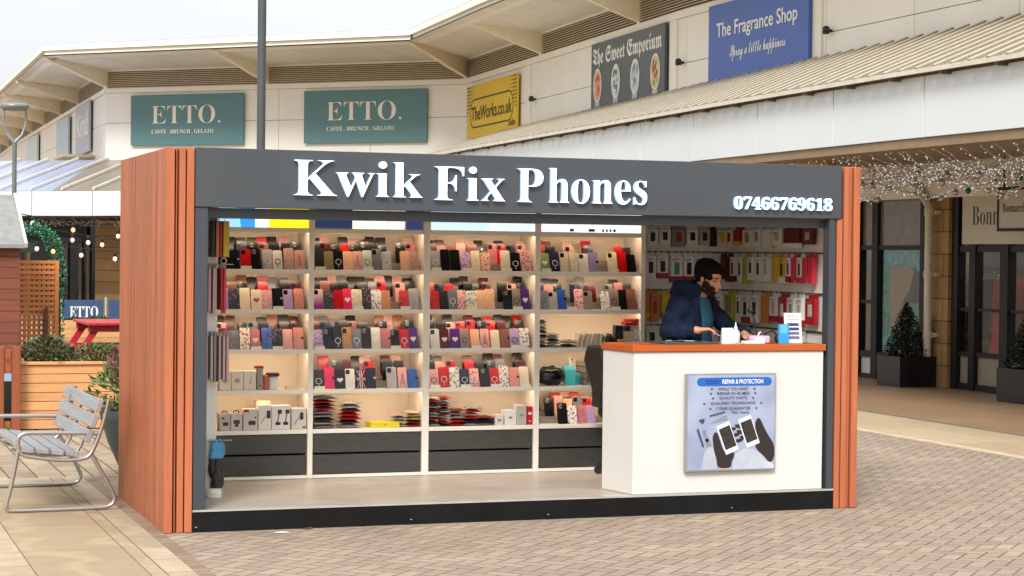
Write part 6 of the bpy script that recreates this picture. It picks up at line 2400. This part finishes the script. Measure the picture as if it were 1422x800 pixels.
tl = thing('lighting_column', 'tall plain dark grey column rising behind the kiosk roof', 'column', (3.23, 12, 0))
mb = MB()
mb.tube([(0, 0, 0), (0, 0, 1.2)], .085, 16)
mb.tube([(0, 0, 1.2), (0, 0, 7.5)], .054, 16)
mb.build('pole', M('pole_dark', '#4d5354', .45, .2), tl)
mb = MB()
mb.box(-.14, .14, -.14, .14, .0, .02)
mb.build('base_plate', M('pole_dark', '#4d5354', .45, .2), tl)
# far shopfront below the glazed canopy
fs_ = thing('far_shopfront', 'dark glazed shopfront with pale mullions in the shade of the left canopy', 'shopfront', (Q[2].x, Q[2].y, 0))
def fb(name, mat, fn, bev=0):
    mb = MB()
    mb.T = T_e
    fn(mb)
    return wb(mb, name, mat, fs_)
fb('glazing', M('glass_dark', '#10161a', .12), lambda mb: mb.box(-5.5, -.02, -.30, -.26, 0, 2.55))
for s in (-3.2, -2.3, -1.35, -1.0, -.55, -.30):
    fb('mullion', M('mullion_tan', '#6b6353', .6), lambda mb: mb.box(s - .045, s + .045, -.36, -.302, .02, 1.95))
fb('sign_band', M('band_navy', '#12151f', .5), lambda mb: mb.box(-2.6, -.32, -.38, -.301, 1.96, 2.52))
fb('lettering', M('letter_mauve', '#7d7c93', .5), lambda mb: fit_text(mb, 'Mountain', -1.32, -.50, 1.99, 2.13, -.386, .004))
stone = slab_mat('stone_blocks', ['#8a6a44', '#9a7850', '#a6845b'], .62, .30, .01, '#5f4a33', rot90=False, vein=False, ms=.012)
def stone_mat():
    m, g = newmat('stone_pier', .8)
    vz = g.n('ShaderNodeSeparateXYZ')
    g.t.links.new(g.wcoord(), vz.inputs[0])
    cxy = g.n('ShaderNodeCombineXYZ')
    g.t.links.new(g.m('ADD', vz.outputs[0], vz.outputs[1]), cxy.inputs[0])
    g.t.links.new(vz.outputs[2], cxy.inputs[1])
    b = g.n('ShaderNodeTexBrick')
    g.t.links.new(cxy.outputs[0], b.inputs['Vector'])
    b.inputs['Scale'].default_value = 1
    b.inputs['Brick Width'].default_value = .62
    b.inputs['Row Height'].default_value = .305
    b.inputs['Mortar Size'].default_value = .010
    b.inputs['Color1'].default_value = (*H('#9c7a50'), 1)
    b.inputs['Color2'].default_value = (*H('#b38e61'), 1)
    b.inputs['Mortar'].default_value = (*H('#64503a'), 1)
    f = g.noise(g.wcoord(), 7, 5)
    g.t.links.new(g.mix(g.ramp(f, [(.35, .3), (.65, 0.)]), b.outputs['Color'], H('#7d5f3e')), g.b.inputs['Base Color'])
    g.bump(g.m('SUBTRACT', g.m('MULTIPLY', f, .5), b.outputs['Fac']), .5, .01)
    return m
stonem = stone_mat()
sp_ = thing('stone_pier', 'tan stone block pier under the left canopy', 'pier', (Q[2].x, Q[2].y, 0))
mb = MB()
mb.T = T_e
mb.box(.0, .9, -.45, -.002, 0, 2.55)
wb(mb, 'blocks', stonem, sp_)
for i, s in enumerate((-2.0, -1.55)):
    x, y = (T_e @ Vector((s + .95, -1.1, 0))).to_2d()
    o = thing('topiary', 'far dark cone shaped tree under the left canopy, %s of two' % ('left', 'right')[i], 'topiary', (x, y, 0), 0, 'far topiary cones')
    mb = MB()
    mb.box(-.16, .16, -.16, .16, 0, .36)
    mb.build('tub', M('lamp_black', '#222222', .4), o)
    mb = MB()
    for k in range(12):
        r_ = .20 * (1 - k / 12) + .02
        leaf_cloud(mb, (0, 0, .40 + k * .06), (r_, r_, .05), 60, .05, 70 + k + i * 20, 0, .6, .4)
    mb.build('crown', leafmat('cone_dark', '#1a2319'), o)
# fairy-light garland under the left canopy
nl = thing('canopy_lights', 'tangled pale fairy lights hanging under the left canopy', 'string lights', (4.2, 38.8, 2.5))
mb = MB()
mb.T = T_c
rr = random.Random(77)
wires_, dots = MB(), MB()
wires_.T = T_c
dots.T = T_c
for k in range(26):
    s = 4.3 + rr.uniform(0, 3.4)
    a = Vector((s, rr.uniform(.3, 1.6), 2.58))
    b = a + Vector((rr.uniform(.2, .8), rr.uniform(-.2, .4), -rr.uniform(-.02, .05)))
    pp = [a.lerp(b, t / 6) - Vector((0, 0, .55 * rr.uniform(.5, 1) * 4 * (t / 6) * (1 - t / 6) * .4)) for t in range(7)]
    wires_.tube(pp, .008, 4)
    for p in pp[1:-1]:
        dots.ball(p, .016, 0, 6, 4)
wb(wires_, 'wire', M('wire_pale', '#8d8578', .5), nl)
o = wb(dots, 'bulbs', M('bulb_white', '#d8d2c4', .3), nl)
o['kind'] = 'stuff'
# ================================================================== RIGHT: SHOPFRONTS UNDER THE CANOPY
frm = M('frame_bronze', '#1a1917', .5, var=.08, spec=.3)
brz = M('panel_bronze', '#7c6a58', .35, var=.12, scale=2)
gls = glass('shop_glass', (.90, .93, .92), .985)
FX = 12.62
sf = thing('shopfront', 'bronze framed shop window with teal snowy poster right of the kiosk', 'shopfront', (FX, 12.4, 0))
def rb(root, name, mat, x0, x1, y0, y1, z0, z1, bev=0):
    mb = MB()
    mb.box(x0, x1, y0, y1, z0, z1)
    return wb(mb, name, mat, root, bev)
# uprights
for y0, y1 in ((13.42, 13.62), (12.92, 13.08), (11.58, 11.76), (11.40, 11.46), (14.9, 15.05), (16.4, 16.55)):
    rb(sf, 'mullion', frm, FX - .06, FX + .06, y0, y1, 0, 3.0)
for z0, z1 in ((.0, .07), (.31, .40), (1.885, 1.95), (2.67, 2.73), (2.98, 3.05)):
    for y0, y1 in ((11.761, 12.919), (13.081, 13.419), (13.621, 14.899), (15.051, 16.399)):
        rb(sf, 'transom', frm, FX - .045, FX + .045, y0, y1, z0, z1)
for y0, y1 in ((13.081, 13.419), (11.461, 11.579)):
    rb(sf, 'transom', frm, FX - .045, FX + .045, y0, y1, 1.10, 1.15)
for y0, y1 in ((11.761, 12.919), (13.081, 13.419), (13.621, 14.899), (11.461, 11.579)):
    rb(sf, 'base_panel', M('base_white', '#c8c6bf', .5), FX - .01, FX + .01, y0, y1, .071, .309)
    rb(sf, 'pane', gls, FX - .005, FX + .005, y0, y1, .401, 1.884)
    rb(sf, 'upper_panel', M('panel_taupe', '#74665a', .22, var=.25, scale=3), FX - .01, FX + .01, y0, y1, 1.951, 2.669)
    rb(sf, 'upper_panel', M('panel_taupe2', '#5d5248', .22, var=.25, scale=3), FX - .01, FX + .01, y0, y1, 2.731, 2.979)
rb(sf, 'mullion', frm, FX - .05, FX + .05, 12.30, 12.40, 2.731, 2.979)
# window display: room, poster, mannequin
rm = M('room_tan', '#8f7b66', .8)
rb(sf, 'display_back', rm, FX + .9, FX + .95, 11.3, 16.6, 0, 3.0)
rb(sf, 'display_floor', M('display_floor', '#6a5a4a', .7), FX + .07, FX + .9, 11.3, 16.6, .30, .34)
ps = thing('window_poster', 'teal snowy picture poster with a pale stocking shape in the shop window', 'poster', (FX + .03, 12.45, .42))
pm, g = newmat('poster_teal', .5)
vo = g.n('ShaderNodeTexVoronoi')
vo.inputs['Scale'].default_value = 26
g.t.links.new(g.coord(), vo.inputs['Vector'])
base_ = g.mix(g.ramp(g.noise(g.coord(), 9, 5), [(.35, 0.), (.65, 1.)]), H('#2f7d82'), H('#63b3b3'))
g.t.links.new(g.mix(g.ramp(vo.outputs['Distance'], [(.10, .9), (.2, 0.)]), base_, H('#cfe3e0')), g.b.inputs['Base Color'])
mb = MB()
mb.box(FX + .030, FX + .036, 11.83, 12.90, .43, 1.87)
wb(mb, 'sheet', pm, ps)
def shape_on(root, name, mat, x, pts):
    """flat print on a plane facing -x; pts = (y, z)"""
    mb = MB()
    n = len(pts)
    mb.add([(x, y, z) for y, z in pts] + [(x + .003, y, z) for y, z in pts], [tuple(range(n)), tuple(range(2 * n - 1, n - 1, -1))] + [(i, i + n, (i + 1) % n + n, (i + 1) % n) for i in range(n)])
    return wb(mb, name, mat, root)
shape_on(ps, 'pale_shape_print', M('print_blush', '#a8907f', .5), FX + .025, smooth([(12.66, 1.62), (12.25, 1.66), (12.0, 1.58), (12.05, 1.3), (12.3, 1.0), (12.28, .72), (12.45, .60), (12.66, .72), (12.70, 1.2), (12.66, 1.62)])[:-1])
shape_on(ps, 'dark_figure_print', M('print_charcoal', '#38393a', .5), FX + .021, [(12.02, 1.62), (11.88, 1.5), (11.87, .9), (12.2, .95), (12.36, 1.12), (12.16, 1.30)])
oc = thing('offer_card', 'green card reading 30 in the shop window behind the topiary', 'sign', (FX + .016, 12.1, .9))
mb = MB()
mb.box(FX + .012, FX + .016, 11.86, 12.30, .78, 1.13)
wb(mb, 'card', M('card_teal', '#4f9d8c', .5), oc)
mb = MB()
mb.T = Matrix(((0, 1, 0, FX + .010), (-1, 0, 0, 12.26), (0, 0, 1, 0), (0, 0, 0, 1)))
fit_text(mb, '30', .0, .2, .93, 1.09, 0, .001)
wb(mb, 'lettering', ink_k, oc)
mq = thing('mannequin', 'slim pale shop mannequin dressed in black behind the drainpipe', 'mannequin', (FX + .35, 11.50, .34))
mb = MB()
mb.ball((0, 0, 1.42), (.075, .07, .10))
mb.tube([(0, 0, 1.3), (0, 0, 1.36)], .04, 10)
mb.build('head', M('mannequin_pale', '#c9ab93', .5), mq)
mb = MB()
mb.lathe([(.10, .75), (.12, .9), (.10, 1.02), (.14, 1.2), (.12, 1.28), (.05, 1.32)], 16)
for s in (-1, 1):
    mb.tube([(0, s * .14, 1.24), (.0, s * .18, 1.0), (-.05, s * .15, .78)], [.045, .035, .028], 8)
    mb.tube([(0, s * .06, .8), (0, s * .07, .4), (0, s * .07, .02)], [.07, .05, .04], 10)
mb.build('clothes', M('cloth_black', '#18181a', .85), mq)
# stone pier and drainpipe
sp2 = thing('stone_pier', 'tan stone block pier between the two shopfronts on the right', 'pier', (12.55, 11.15, 0))
mb = MB()
mb.box(12.5, 12.9, 10.93, 11.38, 0, 3.06)
wb(mb, 'blocks', stonem, sp2)
dp = thing('drainpipe', 'cream drainpipe with cranked top fixed beside the stone pier', 'drainpipe', (12.38, 11.24, 0))
pc_ = M('pipe_cream', '#cfc5b4', .4)
mb = MB()
mb.tube([(12.38, 11.24, .02), (12.38, 11.24, 2.42), (12.38, 11.26, 2.5), (12.38, 11.56, 2.76), (12.38, 11.62, 2.86), (12.38, 11.62, 3.06)], .055, 14)
wb(mb, 'pipe', pc_, dp)
for z in (2.40, 1.55, .72):
    mb = MB()
    mb.lathe([(.066, -.05), (.066, .05)], 14, 0, (12.38, 11.24, z))
    mb.box(12.40, 12.498, 11.13, 11.16, z - .03, z + .03)
    mb.box(12.40, 12.44, 11.10, 11.24, z - .02, z + .02)
    wb(mb, 'bracket', pc_, dp)
# second shop: door, sign band, clothes
s2 = thing('shopfront', 'dark framed clothes shop entrance with cream sign above it at the right edge', 'shopfront', (FX, 9.5, 0))
for y0, y1 in ((10.78, 10.925), (10.36, 10.50), (9.60, 9.78), (8.75, 8.9), (7.4, 7.55), (6.0, 6.15)):
    rb(s2, 'mullion', frm, FX - .07, FX + .06, y0, y1, 0, 3.0)
for y0, y1 in ((10.501, 10.779), (9.781, 10.359), (8.901, 9.599), (7.551, 8.749), (6.151, 7.399)):
    rb(s2, 'transom', frm, FX - .05, FX + .05, y0, y1, 1.86, 1.94)
    rb(s2, 'transom', frm, FX - .05, FX + .05, y0, y1, .0, .09)
    rb(s2, 'transom', frm, FX - .05, FX + .05, y0, y1, .46, .52)
    rb(s2, 'transom', frm, FX - .04, FX + .04, y0, y1, 1.07, 1.11)
    rb(s2, 'pane', gls, FX - .005, FX + .005, y0, y1, .521, 1.069)
    rb(s2, 'pane', gls, FX - .005, FX + .005, y0, y1, 1.111, 1.859)
    rb(s2, 'pane', M('kick_panel', '#8d8474', .3), FX - .005, FX + .005, y0, y1, .091, .459)
rb(s2, 'sign_band', frm, FX - .03, FX + .06, 6.0, 10.8, 2.66, 3.05)
rb(s2, 'side_panel', M('panel_dark', '#3b352f', .3), FX - .02, FX + .02, 10.60, 10.779, 1.941, 2.98)
rb(s2, 'shop_floor', M('shop_floor', '#8b7a66', .5), FX + .07, FX + 5, 5, 10.9, -.02, .02)
rb(s2, 'back_wall', M('shop_wall', '#4d443c', .8), FX + 3.4, FX + 3.5, 5, 11.4, .021, 3.0)
rb(s2, 'side_wall', M('shop_wall', '#4d443c', .8), FX + .31, FX + 3.39, 11.2, 11.28, .021, 3.0)
rb(s2, 'ceiling', M('shop_wall', '#4d443c', .8), FX + .07, FX + 3.5, 5, 10.99, 3.001, 3.05)
T_s = Matrix(((0, 1, 0, FX - .09), (-1, 0, 0, 10.57), (0, 0, 1, 0), (0, 0, 0, 1)))
sb2 = thing('shop_sign', 'long cream shop sign with narrow black lettering above the clothes shop door', 'sign', (FX - .1, 9.6, 1.96))
mb = MB()
mb.T = T_s
mb.box(.0, 4.3, -.05, .02, 1.965, 2.69)
wb(mb, 'panel', M('sign_cream', '#c5beab', .5, var=.03), sb2)
mb = MB()
mb.T = T_s
fit_text(mb, serif('Bonmarch\u00e9'), .24, 1.60, 2.215, 2.465, -.053, .002, 0, -.014)
wb(mb, 'lettering', ink_k, sb2)
hs = thing('hanging_sign', 'square cream projecting sign in a black frame at the right edge', 'sign', (12.15, 8.84, 2.1))
T_h = Matrix(((0, 1, 0, 12.15), (-1, 0, 0, 9.21), (0, 0, 1, 0), (0, 0, 0, 1)))
mb = MB()
mb.T = T_h
mb.box(.02, .72, -.02, .02, 2.16, 2.64)
wb(mb, 'panel', M('sign_cream2', '#bdb6a4', .5, var=.03), hs)
for x0, x1, z0, z1 in ((.0, .74, 2.12, 2.158), (.0, .74, 2.642, 2.68), (.0, .019, 2.159, 2.641), (.721, .74, 2.159, 2.641)):
    mb = MB()
    mb.T = T_h
    mb.box(x0, x1, -.035, .035, z0, z1)
    wb(mb, 'frame', frm, hs)
mb = MB()
mb.T = T_h
fit_text(mb, serif('Bonmarch\u00e9'), .10, .64, 2.36, 2.47, -.023, .002, 0, -.008)
wb(mb, 'lettering', ink_k, hs)
for s in (.1, .64):
    mb = MB()
    mb.T = T_h
    mb.tube([(s, 0, 2.68), (s, 0, 3.065)], .012, 8)
    wb(mb, 'hanger', frm, hs)
for y0 in (6.6, 8.3, 9.9):
    rb(s2, 'added_ceiling_light', emit('shop_fill_light', (1.0, .93, .82), 10.0), FX + .9, FX + 1.2, y0 - .3, y0 + .3, 2.97, 2.999)  # unseen glowing panels added to brighten the clothes shop
rb(sf, 'added_display_light', emit('shop_fill_light', (1.0, .93, .82), 10.0), FX + .25, FX + .35, 11.6, 14.6, 2.93, 2.96)  # unseen glowing bar added to light up the window display
# clothes rails inside
for q, (x, y, lab) in enumerate(((13.02, 10.62, 'upper rail of red and black garments inside the clothes shop door'), (13.3, 9.55, 'rail of pale and red garments further right inside the clothes shop'))):
    r_ = thing('clothes_rail', lab, 'clothes rail', (x, y, .02))
    mb = MB()
    mb.tube([(0, -.5, 1.62), (0, .5, 1.62)], .014, 8)
    for s in (-.5, .5):
        mb.tube([(0, s, 0), (0, s, 1.62)], .014, 8)
        mb.box(-.25, .25, s - .02, s + .02, 0, .03)
    mb.build('frame', M('rail_chrome', '#9d9d9d', .25, .9), r_)
    for k in range(9):
        c = ('red', 'red', 'black', 'black', 'dark red', 'black', 'red', 'red', 'pink')[k] if q == 0 else ('pink', 'red', 'black', 'cream', 'dark red', 'cream', 'red', 'black', 'pink')[k]
        y_ = -.42 + k * .105
        g_ = thing('garment', '%s garment, %s from the right on the %s' % (c, ORD[k], ('red and black rail', 'pale and red rail')[q]), 'garment', (x, y + y_, .02), 0, 'garments on the shop rails')
        L_ = (.75, .72, .7, .8, .74, .7, .76, .78, .7)[k]
        mb = MB()
        mb.add([(-.19, -.035, 1.47), (.19, -.035, 1.47), (.22, -.05, 1.47 - L_), (-.22, -.05, 1.47 - L_), (-.19, .035, 1.47), (.19, .035, 1.47), (.22, .05, 1.47 - L_), (-.22, .05, 1.47 - L_), (0, -.02, 1.56), (0, .02, 1.56)],
               [(0, 1, 2, 3), (7, 6, 5, 4), (0, 3, 7, 4), (2, 1, 5, 6), (3, 2, 6, 7), (0, 8, 1), (4, 5, 9), (0, 4, 9, 8), (1, 8, 9, 5)])
        mb.build('cloth', M('cloth_' + c, {'red': '#b3141f', 'dark red': '#6b0f17', 'black': '#161618', 'pink': '#c99a9a', 'cream': '#c2b59f'}[c], .85, var=.25, scale=14), g_)
        mb = MB()
        mb.tube([(-.18, 0, 1.475), (0, 0, 1.565), (.18, 0, 1.475)], .006, 6)
        mb.tube([(0, 0, 1.565), (0, 0, 1.60), (.015, 0, 1.632), (-.012, 0, 1.64)], .003, 6)
        mb.build('hanger', M('rail_chrome', '#9d9d9d', .25, .9), g_)
rm_ = thing('mannequin', 'mannequin in a bright red dress low inside the clothes shop door', 'mannequin', (12.86, 10.18, .02))
mb = MB()
mb.lathe([(.20, .28), (.16, .55), (.11, .80), (.13, 1.0), (.10, 1.08), (.04, 1.10)], 18)
mb.build('dress', M('cloth_red', '#b3141f', .85), rm_)
mb = MB()
mb.lathe([(.14, 0), (.14, .02), (.02, .03), (.02, .3)], 14)
mb.lathe([(.03, 1.1), (.035, 1.16), (.0, 1.17)], 12)
mb.build('stand', M('mannequin_pale', '#c9ab93', .5), rm_)
# topiary in square black planters
def topiary(x, y, rz, label, plabel, seed):
    p = thing('square_planter', plabel, 'planter', (x, y, .004), rz)
    mb = MB()
    mb.add([(-.285, -.285, 0), (.285, -.285, 0), (.285, .285, 0), (-.285, .285, 0), (-.29, -.29, .42), (.29, -.29, .42), (.29, .29, .42), (-.29, .29, .42)], [(0, 3, 2, 1), (0, 1, 5, 4), (1, 2, 6, 5), (2, 3, 7, 6), (3, 0, 4, 7)])
    mb.add([(-.29, -.29, .42), (.29, -.29, .42), (.29, .29, .42), (-.29, .29, .42), (-.25, -.25, .42), (.25, -.25, .42), (.25, .25, .42), (-.25, .25, .42), (-.25, -.25, .37), (.25, -.25, .37), (.25, .25, .37), (-.25, .25, .37)],
           [(0, 1, 5, 4), (1, 2, 6, 5), (2, 3, 7, 6), (3, 0, 4, 7), (4, 5, 9, 8), (5, 6, 10, 9), (6, 7, 11, 10), (7, 4, 8, 11)])
    mb.build('box', M('planter_black', '#16161a', .3, var=.2), p)
    mb = MB()
    mb.box(-.245, .245, -.245, .245, .33, .369)
    mb.build('soil', M('soil', '#2e241b', .95), p)
    o = thing('topiary', label, 'topiary', (x, y, .374))
    mb = MB()
    mb.tube([(0, 0, 0), (0, 0, .5)], .03, 8)
    mb.build('trunk', barkm, o)
    mb = MB()
    for k in range(20):
        t = k / 19
        r_ = .30 * (1 - t) ** .75 + .02
        leaf_cloud(mb, (0, 0, .07 + t * .66), (r_, r_, .05), int(330 * (1 - t) + 60), .042, seed + k, 0, .6, .3, 2)
    mb.build('crown', [leafmat('topiary_dark', '#131a11'), leafmat('topiary_mid', '#1f2a19')], o)
topiary(12.18, 11.45, R(2), 'dark clipped cone tree in front of the teal poster window', 'black square planter standing against the stone pier', 100)
topiary(12.1, 8.42, R(2), 'second clipped cone tree half out of frame at the right edge', 'black square planter at the right edge of the picture', 200)
# fairy lights and baubles under the right canopy
fl = thing('canopy_lights', 'dense fairy lights hanging in swags under the right hand canopy', 'string lights', (10.6, 8.5, 3.05))
rr = random.Random(55)
wires_, dots = MB(), MB()
bau = []
def swag(a, b, sag, step, thick):
    n = max(8, int((b - a).length / step))
    pp = [a.lerp(b, t / n) - Vector((0, 0, sag * 4 * (t / n) * (1 - t / n))) + Vector((rr.uniform(-.02, .02), rr.uniform(-.02, .02), rr.uniform(-.015, .015))) for t in range(n + 1)]
    wires_.tube(pp, thick, 4)
    for p in pp:
        q = p + Vector((rr.uniform(-.035, .035), rr.uniform(-.035, .035), rr.uniform(-.04, .01)))
        dots.ball(q, rr.uniform(.006, .011), 0, 6, 4)
        if rr.random() < .5:
            q = p + Vector((rr.uniform(-.06, .06), rr.uniform(-.06, .06), rr.uniform(-.09, .02)))
            dots.ball(q, rr.uniform(.005, .009), 0, 6, 4)
    return pp
y = 4.6
while y < 11.6:                                     # swags from the canopy edge across to the shopfronts
    pp = swag(Vector((9.72, y, 3.05)), Vector((12.1, y + rr.uniform(.3, 1.0), 3.05)), rr.uniform(.22, .42), .10, .006)
    if rr.random() < .75:
        bau.append((pp[int(len(pp) * rr.uniform(.3, .7))], rr.choice((0, 0, 0, 0, 0, 1, 2))))
    y += rr.uniform(.22, .36)
for x, sg in ((10.4, .16), (10.9, .22), (11.3, .30), (11.6, .34)):      # lengthwise garlands, heavier
    y = 4.4
    while y < 11.0:
        l = rr.uniform(1.3, 1.9)
        pp = swag(Vector((x, y, 2.92)), Vector((x + rr.uniform(-.1, .1), y + l, 2.92)), sg, .05, .010)
        for _ in range(2):
            bau.append((pp[int(len(pp) * rr.uniform(.25, .75))], rr.choice((0, 0, 0, 0, 0, 1, 2))))
        y += l
wb(wires_, 'wire', M('wire_silver', '#d0d2d4', .35, .2), fl)
o = wb(dots, 'bulbs', emit('fairy_white', (1.0, 1.0, 1.0), .26), fl)
o['kind'] = 'stuff'
bm_ = [M('bauble_silver', '#b5b5b2', .2, .7), M('bauble_green', '#0f6a4c', .25, .3), M('bauble_pale', '#d8d5cc', .25)]
names = ['silver', 'dark green', 'pale']
for i, (p, c) in enumerate(bau):
    t = thing('bauble', '%s bauble hanging among the fairy lights under the right canopy' % names[c], 'bauble', p - Vector((0, 0, .045)), 0, '%s baubles in the fairy lights' % names[c])
    mb = MB()
    mb.ball((0, 0, 0), rr.uniform(.03, .045), 0, 14, 10)
    mb.build('ball', bm_[c], t)
    mb = MB()
    mb.lathe([(.009, .028), (.009, .048), (.004, .05), (.003, .056)], 8)
    mb.build('cap', hookm, t)

# lower wall of the shops that carry on behind the kiosk
lw = thing('shopfront', 'plain dark shopfront run carrying on behind the kiosk under the canopy', 'shopfront', (12.9, 22, 0))
for y0, y1, x0 in ((16.6, 20.9, 12.66), (21.1, 26.4, 12.9), (26.6, 33.4, 13.2)):
    rb(lw, 'glazing', M('glass_dark', '#10161a', .12), x0, x0 + .05, y0, y1, 0, 2.6)
    rb(lw, 'sign_band', M('band_tan', '#7d6c58', .6), x0 - .02, x0 + .05, y0, y1, 2.601, 3.06)
    k = y0
    while k < y1:
        rb(lw, 'mullion', frm, x0 - .05, x0 - .002, k, k + .09, 0, 2.6)
        k += 1.4
# scraps on the paving in front of the plinth
for nm, lab, x, y, col, pts in (('paper_scrap', 'small white paper scrap on the paving before the black plinth', .70, -.17, '#d8d4cc', [(-.05, -.008), (.045, -.014), (.06, .004), (.0, .012), (-.04, .01)]), ('dead_leaf', 'curled brown leaf on the paving by the black plinth', .90, -.03, '#6b4a33', [(-.035, -.012), (0, -.02), (.04, -.008), (.03, .014), (-.01, .018)])):
    mb = MB()
    n = len(pts)
    mb.add([(px, py, .006 + .006 * (i % 2)) for i, (px, py) in enumerate(pts)] + [(px, py, .0045) for px, py in pts], [tuple(range(n)), tuple(range(2 * n - 1, n - 1, -1))] + [(i, i + n, (i + 1) % n + n, (i + 1) % n) for i in range(n)])
    o = mb.build(nm, M(nm + '_tone', col, .8))
    o.location = (x, y, 0)
    tag(o, lab, 'litter')
